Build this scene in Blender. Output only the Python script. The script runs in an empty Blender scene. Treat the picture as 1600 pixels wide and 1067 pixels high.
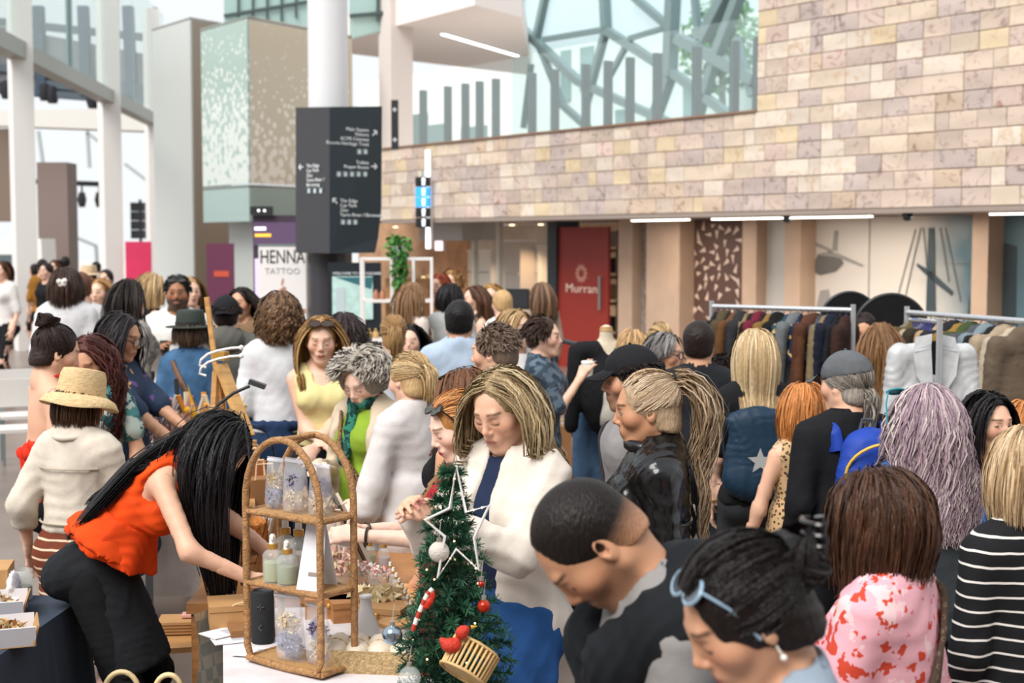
import bpy, bmesh, math, random
import numpy as np
from mathutils import Vector, Matrix, Euler

random.seed(7); RNG = np.random.default_rng(11)
scene = bpy.context.scene
COL = scene.collection
F_PX, HOR, CAM_H = 2222.0, 378.0, 2.1
PITCH = math.atan((533.5 - HOR) / F_PX)

# ------------------------------------------------------------------ camera
cam_d = bpy.data.cameras.new('camera'); cam = bpy.data.objects.new('camera', cam_d); COL.objects.link(cam)
cam.location = (0, 0, CAM_H); cam.rotation_euler = (math.pi / 2 - PITCH, 0, 0)
cam_d.sensor_width = 36; cam_d.lens = 36 * F_PX / 1600; cam_d.clip_end = 400; cam_d.clip_start = 0.05
cam_d.dof.use_dof = True; cam_d.dof.focus_distance = 4.7; cam_d.dof.aperture_fstop = 3.8
scene.camera = cam

# ------------------------------------------------------------------ world, sun, exposure
world = bpy.data.worlds.new('overcast_sky'); scene.world = world; world.use_nodes = True
bg = world.node_tree.nodes['Background']; bg.inputs[0].default_value = (0.93, 0.965, 1.0, 1); bg.inputs[1].default_value = 0.80
sun_d = bpy.data.lights.new('sun', 'SUN'); sun = bpy.data.objects.new('sun', sun_d); COL.objects.link(sun)
sun_d.energy = 3.1; sun_d.angle = math.radians(38); sun_d.color = (1.0, 0.965, 0.925)
sun.rotation_euler = (math.radians(33), math.radians(-27), 0)
scene.view_settings.view_transform = 'Standard'; scene.view_settings.look = 'None'
scene.view_settings.exposure = 0.37; scene.view_settings.gamma = 1.0
scene.view_settings.use_curve_mapping = False
scene.cycles.use_denoising = True; scene.cycles.max_bounces = 6; scene.cycles.transparent_max_bounces = 12
scene.cycles.diffuse_bounces = 3; scene.cycles.glossy_bounces = 3; scene.cycles.transmission_bounces = 4

# ------------------------------------------------------------------ geometry from measured photo positions
cp, sp = math.cos(PITCH), math.sin(PITCH)
def ray(px, py):
    a = (px - 800) / F_PX; b = -(py - 533.5) / F_PX
    return Vector((a, cp + b * sp, -sp + b * cp))
def at(px, py, Y):
    r = ray(px, py); return Vector((0, 0, CAM_H)) + r * (Y / r.y)
def at_z(px, py, z):
    r = ray(px, py); return Vector((0, 0, CAM_H)) + r * ((z - CAM_H) / r.z)
WU = Vector((-math.sin(math.radians(36.3)), math.cos(math.radians(36.3)), 0))   # along the stone wall, away from us
WN = Vector((WU.y, -WU.x, 0))                                                   # into the wall, away from the hall
W0 = at(1180, 378, 19.0); W0.z = 0
def on_wall(px, py, off=0.0):
    r = ray(px, py); o = Vector((0, 0, CAM_H)); q = W0 + WN * off
    return o + r * ((q - o).dot(WN) / r.dot(WN))
def wall_t(px, off=0.0):
    return (on_wall(px, HOR, off) - W0).dot(WU)
def wall_pt(t, z, off=0.0):
    p = W0 + WU * t + WN * off; return Vector((p.x, p.y, z))

# ------------------------------------------------------------------ materials
MATS = {}
def mat(name, col=(.5, .5, .5), rough=.6, metal=0.0, vary=0.0, vscale=6.0, bump=0.0, bscale=30.0, emit=0.0,
        alpha=1.0, spec=0.5, coords='Object', sheen=0.0, trans=0.0, stretch=None, col2=None):
    if name in MATS: return MATS[name]
    m = bpy.data.materials.new(name); m.use_nodes = True; MATS[name] = m
    nt = m.node_tree; N = nt.nodes; L = nt.links; b = N['Principled BSDF']
    c = (*col, 1); b.inputs['Base Color'].default_value = c; b.inputs['Roughness'].default_value = rough
    b.inputs['Metallic'].default_value = metal; b.inputs['Specular IOR Level'].default_value = spec
    if alpha < 1: b.inputs['Alpha'].default_value = alpha
    if trans: b.inputs['Transmission Weight'].default_value = trans
    if sheen: b.inputs['Sheen Weight'].default_value = sheen
    if emit:
        b.inputs['Emission Color'].default_value = c; b.inputs['Emission Strength'].default_value = emit
    if vary or bump:
        tc = N.new('ShaderNodeTexCoord'); src = tc.outputs[coords]
        if stretch:
            mp = N.new('ShaderNodeMapping'); mp.inputs['Scale'].default_value = stretch
            L.new(src, mp.inputs[0]); src = mp.outputs[0]
    if vary:
        n = N.new('ShaderNodeTexNoise'); n.inputs['Scale'].default_value = vscale; n.inputs['Detail'].default_value = 4
        L.new(src, n.inputs['Vector'])
        mx = N.new('ShaderNodeMix'); mx.data_type = 'RGBA'
        mx.inputs[6].default_value = (*[max(0, x * (1 - vary)) for x in col], 1)
        mx.inputs[7].default_value = (*(col2 if col2 else [min(1, x * (1 + vary)) for x in col]), 1)
        cr = N.new('ShaderNodeMapRange'); cr.inputs[1].default_value = .3; cr.inputs[2].default_value = .7
        L.new(n.outputs[0], cr.inputs[0]); L.new(cr.outputs[0], mx.inputs[0]); L.new(mx.outputs[2], b.inputs['Base Color'])
    if bump:
        n2 = N.new('ShaderNodeTexNoise'); n2.inputs['Scale'].default_value = bscale; n2.inputs['Detail'].default_value = 3
        L.new(src, n2.inputs['Vector'])
        bp = N.new('ShaderNodeBump'); bp.inputs['Strength'].default_value = bump; bp.inputs['Distance'].default_value = .008
        L.new(n2.outputs[0], bp.inputs['Height']); L.new(bp.outputs[0], b.inputs['Normal'])
    return m
def srgb(h):
    h = h.lstrip('#'); v = [int(h[i:i + 2], 16) / 255 for i in (0, 2, 4)]
    return tuple(x / 12.92 if x <= .04045 else ((x + .055) / 1.055) ** 2.4 for x in v)
def cloth(h, rough=.85, vary=.12, bump=.3, bscale=26, vscale=9, **k):
    return mat('cloth_' + h.lstrip('#') + f'_{rough}_{bump}', srgb(h), rough, vary=vary, vscale=vscale, bump=bump, bscale=bscale, spec=.22, **k)
def plain(h, rough=.5, metal=0, **k):
    return mat('plain_' + h.lstrip('#') + f'_{rough}_{metal}_' + '_'.join(f'{a}{b}' for a, b in sorted(k.items())), srgb(h), rough, metal, **k)
def glow(h, e): return mat(f'glow_{h}_{e}', srgb(h), .5, emit=e)
def wood(h, name=None):
    return mat('wood_' + h.lstrip('#'), srgb(h), .55, vary=.22, vscale=7, bump=.1, bscale=20, stretch=(1, 1, 8))
def glass_mat(name, tint, opacity=.25, rough=.03):
    if name in MATS: return MATS[name]
    m = bpy.data.materials.new(name); m.use_nodes = True; MATS[name] = m
    nt = m.node_tree; N = nt.nodes; L = nt.links; N.remove(N['Principled BSDF'])
    out = N['Material Output']; tr = N.new('ShaderNodeBsdfTransparent'); gl = N.new('ShaderNodeBsdfPrincipled')
    gl.inputs['Base Color'].default_value = (*tint, 1); gl.inputs['Roughness'].default_value = rough; gl.inputs['Specular IOR Level'].default_value = .6
    tr.inputs[0].default_value = (*[.55 + .45 * min(1, t * 1.2) for t in tint], 1)
    mx = N.new('ShaderNodeMixShader'); mx.inputs[0].default_value = opacity
    L.new(tr.outputs[0], mx.inputs[1]); L.new(gl.outputs[0], mx.inputs[2]); L.new(mx.outputs[0], out.inputs[0])
    return m
def pattern_mat(name, kind, cols, scale=20.0, rough=.8, width=.5, thr=.5, bump=.25):
    """cloth prints that belong to the fabric: stripes, leopard spots, floral blotches"""
    if name in MATS: return MATS[name]
    m = bpy.data.materials.new(name); m.use_nodes = True; MATS[name] = m
    nt = m.node_tree; N = nt.nodes; L = nt.links; b = N['Principled BSDF']; b.inputs['Roughness'].default_value = rough
    b.inputs['Specular IOR Level'].default_value = .25
    tc = N.new('ShaderNodeTexCoord'); cs = [(*srgb(c), 1) for c in cols]
    def mix(fac, a, bb):
        x = N.new('ShaderNodeMix'); x.data_type = 'RGBA'; L.new(fac, x.inputs[0])
        for i, v in ((6, a), (7, bb)):
            if isinstance(v, tuple): x.inputs[i].default_value = v
            else: L.new(v, x.inputs[i])
        return x.outputs[2]
    def math_(op, a, bb=None):
        x = N.new('ShaderNodeMath'); x.operation = op
        for i, v in ((0, a), (1, bb)):
            if v is None: continue
            if isinstance(v, (int, float)): x.inputs[i].default_value = v
            else: L.new(v, x.inputs[i])
        return x.outputs[0]
    def noise(sc, det=3, off=0):
        n = N.new('ShaderNodeTexNoise'); n.inputs['Scale'].default_value = sc; n.inputs['Detail'].default_value = det
        mp = N.new('ShaderNodeMapping'); mp.inputs['Location'].default_value = (off, off * 2, off)
        L.new(tc.outputs['Object'], mp.inputs[0]); L.new(mp.outputs[0], n.inputs['Vector']); return n.outputs[0]
    if kind == 'stripe':
        sx = N.new('ShaderNodeSeparateXYZ'); L.new(tc.outputs['Object'], sx.inputs[0])
        w = math_('ADD', sx.outputs[2], math_('MULTIPLY', noise(5), .03))
        f = math_('FRACT', math_('MULTIPLY', w, scale)); col = mix(math_('LESS_THAN', f, width), cs[0], cs[1])
    elif kind == 'leopard':
        v = N.new('ShaderNodeTexVoronoi'); v.inputs['Scale'].default_value = scale; L.new(tc.outputs['Object'], v.inputs['Vector'])
        d = math_('ADD', v.outputs['Distance'], math_('MULTIPLY', noise(scale * 2), .25))
        ring = mix(math_('LESS_THAN', d, .50), cs[0], cs[1]); col = mix(math_('LESS_THAN', d, .30), ring, cs[2])
    else:                                                     # blotch: base + 1..3 noise-thresholded colours
        col = cs[0]
        for i, c in enumerate(cs[1:]):
            col = mix(math_('GREATER_THAN', noise(scale * (1 + .3 * i), 4, 3.7 * (i + 1)), thr + .02 * i), col, c)
    L.new(col, b.inputs['Base Color'])
    bp = N.new('ShaderNodeBump'); bp.inputs['Strength'].default_value = bump; bp.inputs['Distance'].default_value = .008
    L.new(noise(22), bp.inputs['Height']); L.new(bp.outputs[0], b.inputs['Normal'])
    return m

# ------------------------------------------------------------------ object helpers
def tag(o, label=None, cat=None, group=None, kind=None):
    if label: o['label'] = label
    if cat: o['category'] = cat
    if group: o['group'] = group
    if kind: o['kind'] = kind
    return o
def empty(name, loc=(0, 0, 0), rz=0.0):
    o = bpy.data.objects.new(name, None); COL.objects.link(o); o.location = loc; o.rotation_euler = (0, 0, rz)
    o.empty_display_size = .05; return o
def thing(name, label, cat, loc=(0, 0, 0), rz=0.0, group=None):
    return tag(empty(name, loc, rz), label, cat, group)
def mesh_from(verts, faces, smooth=False):
    me = bpy.data.meshes.new('m'); me.from_pydata([tuple(v) for v in verts], [], faces); me.update()
    if smooth: me.polygons.foreach_set('use_smooth', [True] * len(me.polygons))
    return me
def mesh_np(V, Q, smooth=True):
    """verts (n,3) and faces (m,3|4) arrays -> mesh, fast"""
    me = bpy.data.meshes.new('m'); V = np.ascontiguousarray(V, np.float32); Q = np.ascontiguousarray(Q, np.int32)
    n, k = Q.shape
    me.vertices.add(len(V)); me.vertices.foreach_set('co', V.ravel())
    me.loops.add(n * k); me.loops.foreach_set('vertex_index', Q.ravel())
    me.polygons.add(n); me.polygons.foreach_set('loop_start', np.arange(0, n * k, k, dtype=np.int32))
    me.polygons.foreach_set('use_smooth', np.full(n, smooth)); me.update(calc_edges=True)
    return me
def put(name, me, m=None, parent=None, loc=None, rot=None):
    o = bpy.data.objects.new(name, me); COL.objects.link(o)
    if m is not None and not me.materials: me.materials.append(m)
    if parent: o.parent = parent
    if loc is not None: o.location = loc
    if rot is not None: o.rotation_euler = rot
    return o
class MB:
    """collects boxes, bars, tubes, lathes of ONE part into one mesh"""
    def __init__(s): s.v = []; s.f = []; s.smooth = False
    def add(s, v, f):
        n = len(s.v); s.v += [Vector(p) for p in v]; s.f += [[i + n for i in q] for q in f]; return s
    def box(s, c, d, rz=0.0, R=None, taper=1.0):
        R = R or Matrix.Rotation(rz, 3, 'Z'); c = Vector(c); v = []
        for z in (-.5, .5):
            k = taper if z > 0 else 1
            for x, y in ((-.5, -.5), (.5, -.5), (.5, .5), (-.5, .5)): v.append(c + R @ Vector((x * d[0] * k, y * d[1] * k, z * d[2])))
        return s.add(v, [[3, 2, 1, 0], [4, 5, 6, 7], [0, 1, 5, 4], [1, 2, 6, 5], [2, 3, 7, 6], [3, 0, 4, 7]])
    def bar(s, a, b, w, h=None):
        a, b = Vector(a), Vector(b); d = b - a; h = h or w
        q = d.to_track_quat('Z', 'Y').to_matrix(); return s.box((a + b) / 2, (w, h, d.length), R=q)
    def tube(s, pts, r, n=8, closed=False, cap=True):
        s.smooth = True; pts = [Vector(p) for p in pts]; N = len(pts); v = []; prev = None
        for i, p in enumerate(pts):
            t = (pts[(i + 1) % N] - pts[i - 1]) if closed else (pts[min(i + 1, N - 1)] - pts[max(i - 1, 0)])
            t = t.normalized() if t.length > 1e-9 else Vector((0, 0, 1))
            if prev is None: u = t.orthogonal().normalized()
            else:
                u = prev - t * prev.dot(t); u = u.normalized() if u.length > 1e-6 else t.orthogonal().normalized()
            prev = u; w = t.cross(u); rr = r[i] if isinstance(r, (list, tuple)) else r
            v += [p + (u * math.cos(2 * math.pi * k / n) + w * math.sin(2 * math.pi * k / n)) * rr for k in range(n)]
        f = [[i * n + k, i * n + (k + 1) % n, ((i + 1) % N) * n + (k + 1) % n, ((i + 1) % N) * n + k]
             for i in range(N if closed else N - 1) for k in range(n)]
        if cap and not closed: f += [list(range(n))[::-1], [(N - 1) * n + k for k in range(n)]]
        return s.add(v, f)
    def lathe(s, prof, n=16, c=(0, 0, 0), R=None, sx=1.0, sy=1.0):
        s.smooth = True; c = Vector(c); R = R or Matrix.Identity(3); v = []
        for r, z in prof: v += [c + R @ Vector((r * sx * math.cos(2 * math.pi * k / n), r * sy * math.sin(2 * math.pi * k / n), z)) for k in range(n)]
        P = len(prof)
        f = [[i * n + k, i * n + (k + 1) % n, (i + 1) * n + (k + 1) % n, (i + 1) * n + k] for i in range(P - 1) for k in range(n)]
        f += [list(range(n))[::-1], [(P - 1) * n + k for k in range(n)]]
        return s.add(v, f)
    def ball(s, c, r, n=12, m=8, R=None):
        rr = (r, r, r) if isinstance(r, (int, float)) else r
        prof = [(math.sin(math.pi * i / m) + 1e-4, -math.cos(math.pi * i / m)) for i in range(m + 1)]
        k = len(s.v); s.lathe(prof, n)
        R = R or Matrix.Identity(3)
        for i in range(k, len(s.v)): s.v[i] = Vector(c) + R @ Vector((s.v[i].x * rr[0], s.v[i].y * rr[1], s.v[i].z * rr[2]))
        return s
    def prism(s, poly, d):
        """poly: list of 3D points, extruded by vector d"""
        n = len(poly); d = Vector(d); v = [Vector(p) for p in poly] + [Vector(p) + d for p in poly]
        return s.add(v, [list(range(n))[::-1], list(range(n, 2 * n))] + [[i, (i + 1) % n, n + (i + 1) % n, n + i] for i in range(n)])
    def mesh(s):
        me = mesh_from(s.v, s.f, False)
        if s.smooth:
            me.polygons.foreach_set('use_smooth', [len(p.vertices) <= 4 for p in me.polygons])
            try: me.set_sharp_from_angle(angle=math.radians(50))
            except Exception: pass
        return me
    def build(s, name, m, parent=None, loc=None, rot=None): return put(name, s.mesh(), m, parent, loc, rot)
def struct(o, label=None, cat=None): return tag(o, label, cat, kind='structure')
def copy_tree(o, parent=None):
    c = o.copy(); COL.objects.link(c)
    if parent: c.parent = parent
    for ch in list(o.children): copy_tree(ch, c)
    return c
def text_mesh(txt, size, align='LEFT', extrude=.002, spacing=1.0):
    cu = bpy.data.curves.new('t', 'FONT'); cu.body = txt; cu.size = size; cu.align_x = align; cu.extrude = extrude; cu.resolution_u = 2
    cu.space_line = spacing
    o = bpy.data.objects.new('t', cu); me = bpy.data.meshes.new_from_object(o)
    bpy.data.objects.remove(o); bpy.data.curves.remove(cu); return me
def frame_mat(origin, xdir, zdir=(0, 0, 1)):
    """4x4 whose local X runs along xdir, local Y along zdir, local Z out of the face"""
    x = Vector(xdir).normalized(); y = Vector(zdir).normalized(); z = x.cross(y).normalized()
    return Matrix(((x.x, y.x, z.x, origin[0]), (x.y, y.y, z.y, origin[1]), (x.z, y.z, z.z, origin[2]), (0, 0, 0, 1)))
def letters(name, txt, size, M, m, parent, align='LEFT', sx=1.0, spacing=1.0):
    me = text_mesh(txt, size, align, .002, spacing); me.transform(M @ Matrix.Diagonal((sx, 1, 1, 1))); return put(name, me, m, parent)
# =================================================================== THE HALL
stone_grout = mat('stone_joint', srgb('#8d7d70'), .9)
m_white = plain('#e9e6e2', .6); m_grey = plain('#b9b8b4', .55); m_taupe = mat('taupe_metal', srgb('#a8917f'), .5, vary=.05)
m_teal = plain('#7c9092', .35, .3); m_dark = plain('#23272b', .45); m_charcoal = plain('#2b3136', .5)
m_steel = plain('#8c9a9c', .35, .5); m_cream = plain('#cdbfae', .7)

floor = struct(MB().box((0, 25, -.1), (160, 110, .2)).build('floor', mat('floor_stone', srgb('#7d6f66'), .3, vary=.25, vscale=.8, bump=.08, bscale=6)))
outside = struct(MB().box((-70, 60, -.13), (120, 200, .2)).build('plaza_ground', plain('#c9c4bc', .8)))

# ---- sandstone wall: core slab + single stones
HC = 0.2185; SOFF = CAM_H + (HOR - 330.5) * 19.0 / F_PX     # course height, soffit height
T_L, T_R = wall_t(597), wall_t(2150)                         # t grows to the left / away
LEDGE = SOFF + 6 * HC; T_STEP = wall_t(1180)
def wall_box(t0, t1, z0, z1, o0, o1):
    return [wall_pt(t, z, o) for z in (z0, z1) for t, o in ((t0, o0), (t1, o0), (t1, o1), (t0, o1))]
BOXF = [[3, 2, 1, 0], [4, 5, 6, 7], [0, 1, 5, 4], [1, 2, 6, 5], [2, 3, 7, 6], [3, 0, 4, 7]]
core = MB(); core.add(wall_box(T_R, T_L, SOFF, LEDGE - .004, .012, .5), BOXF)
core.add(wall_box(T_R, T_STEP, LEDGE, SOFF + 14 * HC, .012, .5), BOXF)
stone_wall = struct(core.build('wall_right', stone_grout), 'pinkish sandstone block wall running above the shopfronts', 'wall')
def stone_mat(i, base, streak):
    m = bpy.data.materials.new(f'sandstone_{i}'); m.use_nodes = True; N = m.node_tree.nodes; L = m.node_tree.links; b = N['Principled BSDF']
    b.inputs['Roughness'].default_value = .75; b.inputs['Specular IOR Level'].default_value = .25
    tc = N.new('ShaderNodeTexCoord'); oi = N.new('ShaderNodeObjectInfo'); ad = N.new('ShaderNodeVectorMath'); ad.operation = 'ADD'
    sc = N.new('ShaderNodeVectorMath'); sc.operation = 'SCALE'; L.new(oi.outputs['Random'], sc.inputs[3]); sc.inputs[0].default_value = (37, 11, 53)
    L.new(tc.outputs['Object'], ad.inputs[0]); L.new(sc.outputs[0], ad.inputs[1])
    w = N.new('ShaderNodeTexWave'); w.wave_type = 'RINGS'; w.inputs['Scale'].default_value = .9; w.inputs['Distortion'].default_value = 5; w.inputs['Detail'].default_value = 3; w.inputs['Detail Scale'].default_value = 1.2
    L.new(ad.outputs[0], w.inputs[0])
    n = N.new('ShaderNodeTexNoise'); n.inputs['Scale'].default_value = 4.2; n.inputs['Detail'].default_value = 5; n.inputs['Distortion'].default_value = 2.6; L.new(ad.outputs[0], n.inputs[0])
    mr = N.new('ShaderNodeMapRange'); mr.inputs[1].default_value = .54; mr.inputs[2].default_value = .74; L.new(n.outputs[0], mr.inputs[0])
    m1 = N.new('ShaderNodeMix'); m1.data_type = 'RGBA'; m1.inputs[6].default_value = (*srgb(base), 1)
    m1.inputs[7].default_value = (*[c * .87 for c in srgb(base)], 1); L.new(w.outputs[0], m1.inputs[0])
    m2 = N.new('ShaderNodeMix'); m2.data_type = 'RGBA'; L.new(m1.outputs[2], m2.inputs[6]); m2.inputs[7].default_value = (*srgb(streak), 1)
    k = N.new('ShaderNodeMath'); k.operation = 'MULTIPLY'; k.inputs[1].default_value = .85 if i % 3 else .5; L.new(mr.outputs[0], k.inputs[0]); L.new(k.outputs[0], m2.inputs[0])
    hs = N.new('ShaderNodeHueSaturation'); v = N.new('ShaderNodeMapRange'); v.inputs[3].default_value = .92; v.inputs[4].default_value = 1.12
    L.new(oi.outputs['Random'], v.inputs[0]); L.new(v.outputs[0], hs.inputs['Value']); L.new(m2.outputs[2], hs.inputs['Color']); L.new(hs.outputs[0], b.inputs['Base Color'])
    return m
STONES = [stone_mat(i, a, s) for i, (a, s) in enumerate((('#d6c5b2', '#b08a5e'), ('#cab8ac', '#8f7268'), ('#d0beae', '#9a807a'), ('#d8c5a6', '#a8763e'),
          ('#c3b3ac', '#7f6a66'), ('#d3beb2', '#96604e'), ('#c9b7a9', '#4c3430'), ('#dccfc0', '#c0a080'), ('#cdb8a3', '#7c5a44')))]
BW = 0.385; stones = []
for row in range(14):
    t = T_R + (0 if row % 2 else BW / 2) - BW
    tmax = T_L if row < 6 else T_STEP
    while t < tmax - .02:
        w = BW * random.choice((1,) * 9 + (.5, 1.5)); t1 = min(t + w, tmax); t0 = max(t, T_R)
        if t1 - t0 > .05: stones.append((t0, t1, row))
        t += w
vis = []; far = MB()
for t0, t1, row in stones:
    p = wall_pt((t0 + t1) / 2, SOFF + (row + .5) * HC); px = 800 + F_PX * p.x / p.y
    py = HOR - F_PX * (p.z - CAM_H) / p.y
    vis.append((-(t1 - t0) * HC / p.y ** 2 * (1 if (px < 1625 and py > -18) else 1e-4), t0, t1, row))
vis.sort()
stone_cache = {}
def stone_mesh(w, k):
    key = (round(w, 3), k)
    if key in stone_cache: return stone_cache[key]
    g = .004; b = .006; h = HC / 2 - g; x = w / 2 - g; d = .035
    v = [(-x, d, -h), (x, d, -h), (x, d, h), (-x, d, h), (-x, b, -h), (x, b, -h), (x, b, h), (-x, b, h), (-x + b, 0, -h + b), (x - b, 0, -h + b), (x - b, 0, h - b), (-x + b, 0, h - b)]
    f = [[8, 9, 10, 11]] + [[4 + i, 4 + (i + 1) % 4, 8 + (i + 1) % 4, 8 + i] for i in range(4)] + [[i, (i + 1) % 4, 4 + (i + 1) % 4, 4 + i] for i in range(4)]
    me = mesh_from(v, f); me.materials.append(STONES[k]); stone_cache[key] = me; return me
RZ_WALL = math.atan2(-WU.y, -WU.x)
for n, (a, t0, t1, row) in enumerate(vis):
    c = wall_pt((t0 + t1) / 2, SOFF + (row + .5) * HC, random.uniform(-.008, .004))
    if n < 300: put('stone_block', stone_mesh(t1 - t0, random.choice((0, 0, 1, 1, 2, 2, 3, 4, 4, 5, 6, 7, 7, 8))), None, stone_wall, c, (0, 0, RZ_WALL))
    elif t1 - t0 > .05:
        far.add(wall_box(t0 + .004, t1 - .004, c.z - HC / 2 + .004, c.z + HC / 2 - .004, 0, .03), BOXF)
if far.v: tag(far.build('stone_block_rest', STONES[2], stone_wall), kind='stuff')
# coping on ledge and soffit under the stones
cop = MB(); cop.add(wall_box(T_STEP, T_L, LEDGE, LEDGE + .03, -.03, .55), BOXF)
struct(cop.build('trim_1', mat('coping', srgb('#8d6f5c'), .7)), 'thin brown coping along the ledge', 'trim')
sof = MB(); sof.add(wall_box(T_R, T_L, SOFF - .06, SOFF - .003, .0, 2.6), BOXF)
soffit = struct(sof.build('ceiling', plain('#9a8c83', .7)), 'soffit over the shopfronts', 'ceiling')
m_tube = glow('#fff4e2', 5.0)
for k, (a, b) in enumerate(((988, 1076), (1113, 1218), (1222, 1362), (1546, 1625))):
    ta, tb = wall_t(a, .12), wall_t(b, .12)
    th = thing('strip_light', ['short glowing strip light under soffit above beige columns', 'glowing strip light under soffit above the perforated panel', 'long glowing strip light above the helicopter mural', 'glowing strip light above the dark teal mural at right edge'][k], 'light', wall_pt((ta + tb) / 2, SOFF - .085, .12), RZ_WALL, 'soffit strip lights')
    MB().box((0, 0, .012), (abs(tb - ta), .09, .024)).build('housing', m_white, th); MB().box((0, 0, -.008), (abs(tb - ta) - .03, .07, .016)).build('diffuser', m_tube, th)
for px, lab in ((1230, 'small black dome camera on soffit beside beige column'), (1417, 'black dome camera on soffit above the ship mast mural')):
    p = wall_pt(wall_t(px, .1), SOFF - .06, .1); th = thing('security_camera', lab, 'camera', p)
    MB().lathe([(.06, -.0), (.065, -.03)], 14).build('mount', m_dark, th); MB().ball((0, 0, -.05), (.06, .06, .05)).build('dome', plain('#111417', .15), th)

# ---- shopfront wall, recessed 1.2 m behind the stones
RC = 1.2
def wpanel(name, px0, px1, z0, z1, m, off=RC, thick=.12, lab=None, cat=None, kind='structure', parent=None):
    t0, t1 = wall_t(px0, off), wall_t(px1, off)
    b = MB(); b.add(wall_box(t1, t0, z0, z1, off, off + thick), BOXF); o = b.build(name, m, parent)
    if parent is None: tag(o, lab, cat, kind=kind)
    return o
m_beige = mat('beige_cladding', srgb('#b79c86'), .5, vary=.06, vscale=3)
for i, (a, b, off) in enumerate(((966, 988, 1.0), (1010, 1062, .9), (1160, 1182, 1.0), (1226, 1251, .9), (1519, 1544, .9))):
    wpanel(f'trim_{i + 2}', a, b, 0, SOFF - .06, m_beige, off, .32, 'beige clad upright between shopfront panels', 'trim')
wpanel('wall_patterned', 988, 1010, 0, SOFF - .06, mat('grey_pattern', srgb('#8f857e'), .5, vary=.35, vscale=14), RC, .1, 'narrow grey patterned panel', 'wall')
# perforated brown screen with light triangles
t0, t1 = wall_t(1160, RC), wall_t(1062, RC); scr = empty('perforated_screen', wall_pt((t0 + t1) / 2, 0, RC), RZ_WALL)
tag(scr, 'dark brown screen pierced by scattered light triangles', 'screen')
SW = abs(t1 - t0); MB().box((0, .03, SOFF / 2 - .03), (SW, .05, SOFF - .08)).build('panel', mat('brown_screen', srgb('#5a4138'), .6), scr)
m_tri = mat('triangle_inlay', srgb('#d6bfae'), .6); rr = random.Random(5); pts = []
for k in range(900):
    x, z = rr.uniform(-SW / 2 + .06, SW / 2 - .06), rr.uniform(.5, SOFF - .14)
    if all((x - a) ** 2 + (z - b) ** 2 > .016 for a, b in pts): pts.append((x, z))
for x, z in pts[:150]:
    a = rr.uniform(0, 6.28); l = rr.uniform(.085, .15); w = rr.uniform(.022, .042)
    tri = [(x + l * .6 * math.cos(a), 0, z + l * .6 * math.sin(a)), (x - l * .5 * math.cos(a) + w * math.sin(a), 0, z - l * .5 * math.sin(a) - w * math.cos(a)), (x - l * .5 * math.cos(a) - w * math.sin(a), 0, z - l * .5 * math.sin(a) + w * math.cos(a))]
    MB().prism(tri, (0, .012, 0)).build('triangle', m_tri, scr)
# murals (flat printed panels): a pale sheet, then foggy ship/helicopter panel, then dark teal sheet
def mural_mat(name, c0, c1, x0, x1):
    m = bpy.data.materials.new(name); m.use_nodes = True; N = m.node_tree.nodes; L = m.node_tree.links; b = N['Principled BSDF']; b.inputs['Roughness'].default_value = .4
    tc = N.new('ShaderNodeTexCoord'); s = N.new('ShaderNodeSeparateXYZ'); L.new(tc.outputs['Object'], s.inputs[0]); n = N.new('ShaderNodeTexNoise'); n.inputs['Scale'].default_value = 1.3; L.new(tc.outputs['Object'], n.inputs[0])
    a = N.new('ShaderNodeMath'); a.operation = 'MULTIPLY_ADD'; a.inputs[1].default_value = .9; L.new(n.outputs[0], a.inputs[0]); L.new(s.outputs[0], a.inputs[2])
    mr = N.new('ShaderNodeMapRange'); mr.inputs[1].default_value = x0 + .45; mr.inputs[2].default_value = x1 + .45; L.new(a.outputs[0], mr.inputs[0])
    mx = N.new('ShaderNodeMix'); mx.data_type = 'RGBA'; mx.inputs[6].default_value = (*srgb(c0), 1); mx.inputs[7].default_value = (*srgb(c1), 1); L.new(mr.outputs[0], mx.inputs[0]); L.new(mx.outputs[2], b.inputs['Base Color'])
    return m
def mural(px0, px1, m, lab):
    t0, t1 = wall_t(px0, RC), wall_t(px1, RC); w = abs(t1 - t0)
    e = thing('mural_panel', lab, 'mural', wall_pt((t0 + t1) / 2, 0, RC), RZ_WALL)
    MB().box((0, .05, SOFF / 2 - .03), (w, .08, SOFF - .09)).build('printed_sheet', m, e); return e, w
mural(1180, 1228, mural_mat('mural_pale', '#cfc8c0', '#b9bab8', -.5, .6), 'pale blank mural strip between two beige uprights')
mu, mw = mural(1249, 1520, mural_mat('mural_fog', '#d8d0c6', '#4d6873', .55, 1.35), 'foggy mural printed with a helicopter and a ship mast')
m_print = mat('print_grey', srgb('#6d6a68'), .5); m_print2 = mat('print_slate', srgb('#39454b'), .5); m_print3 = mat('print_fade', srgb('#9c9894'), .5)
def mpt(px, py):                                   # point on the mural face in its own coordinates
    p = on_wall(px + 20, py, RC) - wall_pt((wall_t(1249, RC) + wall_t(1520, RC)) / 2, 0, RC); return Vector((-p.dot(WU), -.002, p.z))
def flat(poly, name, m, y=-.004):
    MB().prism([mpt(*q) + Vector((0, y, 0)) for q in poly], (0, .004, 0)).build(name, m, mu)
flat([(1252, 412), (1258, 398), (1278, 392), (1294, 400), (1298, 412), (1286, 424), (1262, 430), (1252, 424)], 'helicopter_print', m_print)
flat([(1254, 398), (1268, 394), (1290, 396), (1330, 414), (1328, 417), (1288, 402)], 'helicopter_boom', m_print3, -.006)
flat([(1280, 392), (1284, 360), (1290, 360), (1288, 392)], 'rotor_blade', m_print3, -.003); flat([(1250, 376), (1280, 390), (1278, 394), (1250, 382)], 'rotor_blade', m_print3, -.003)
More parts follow.
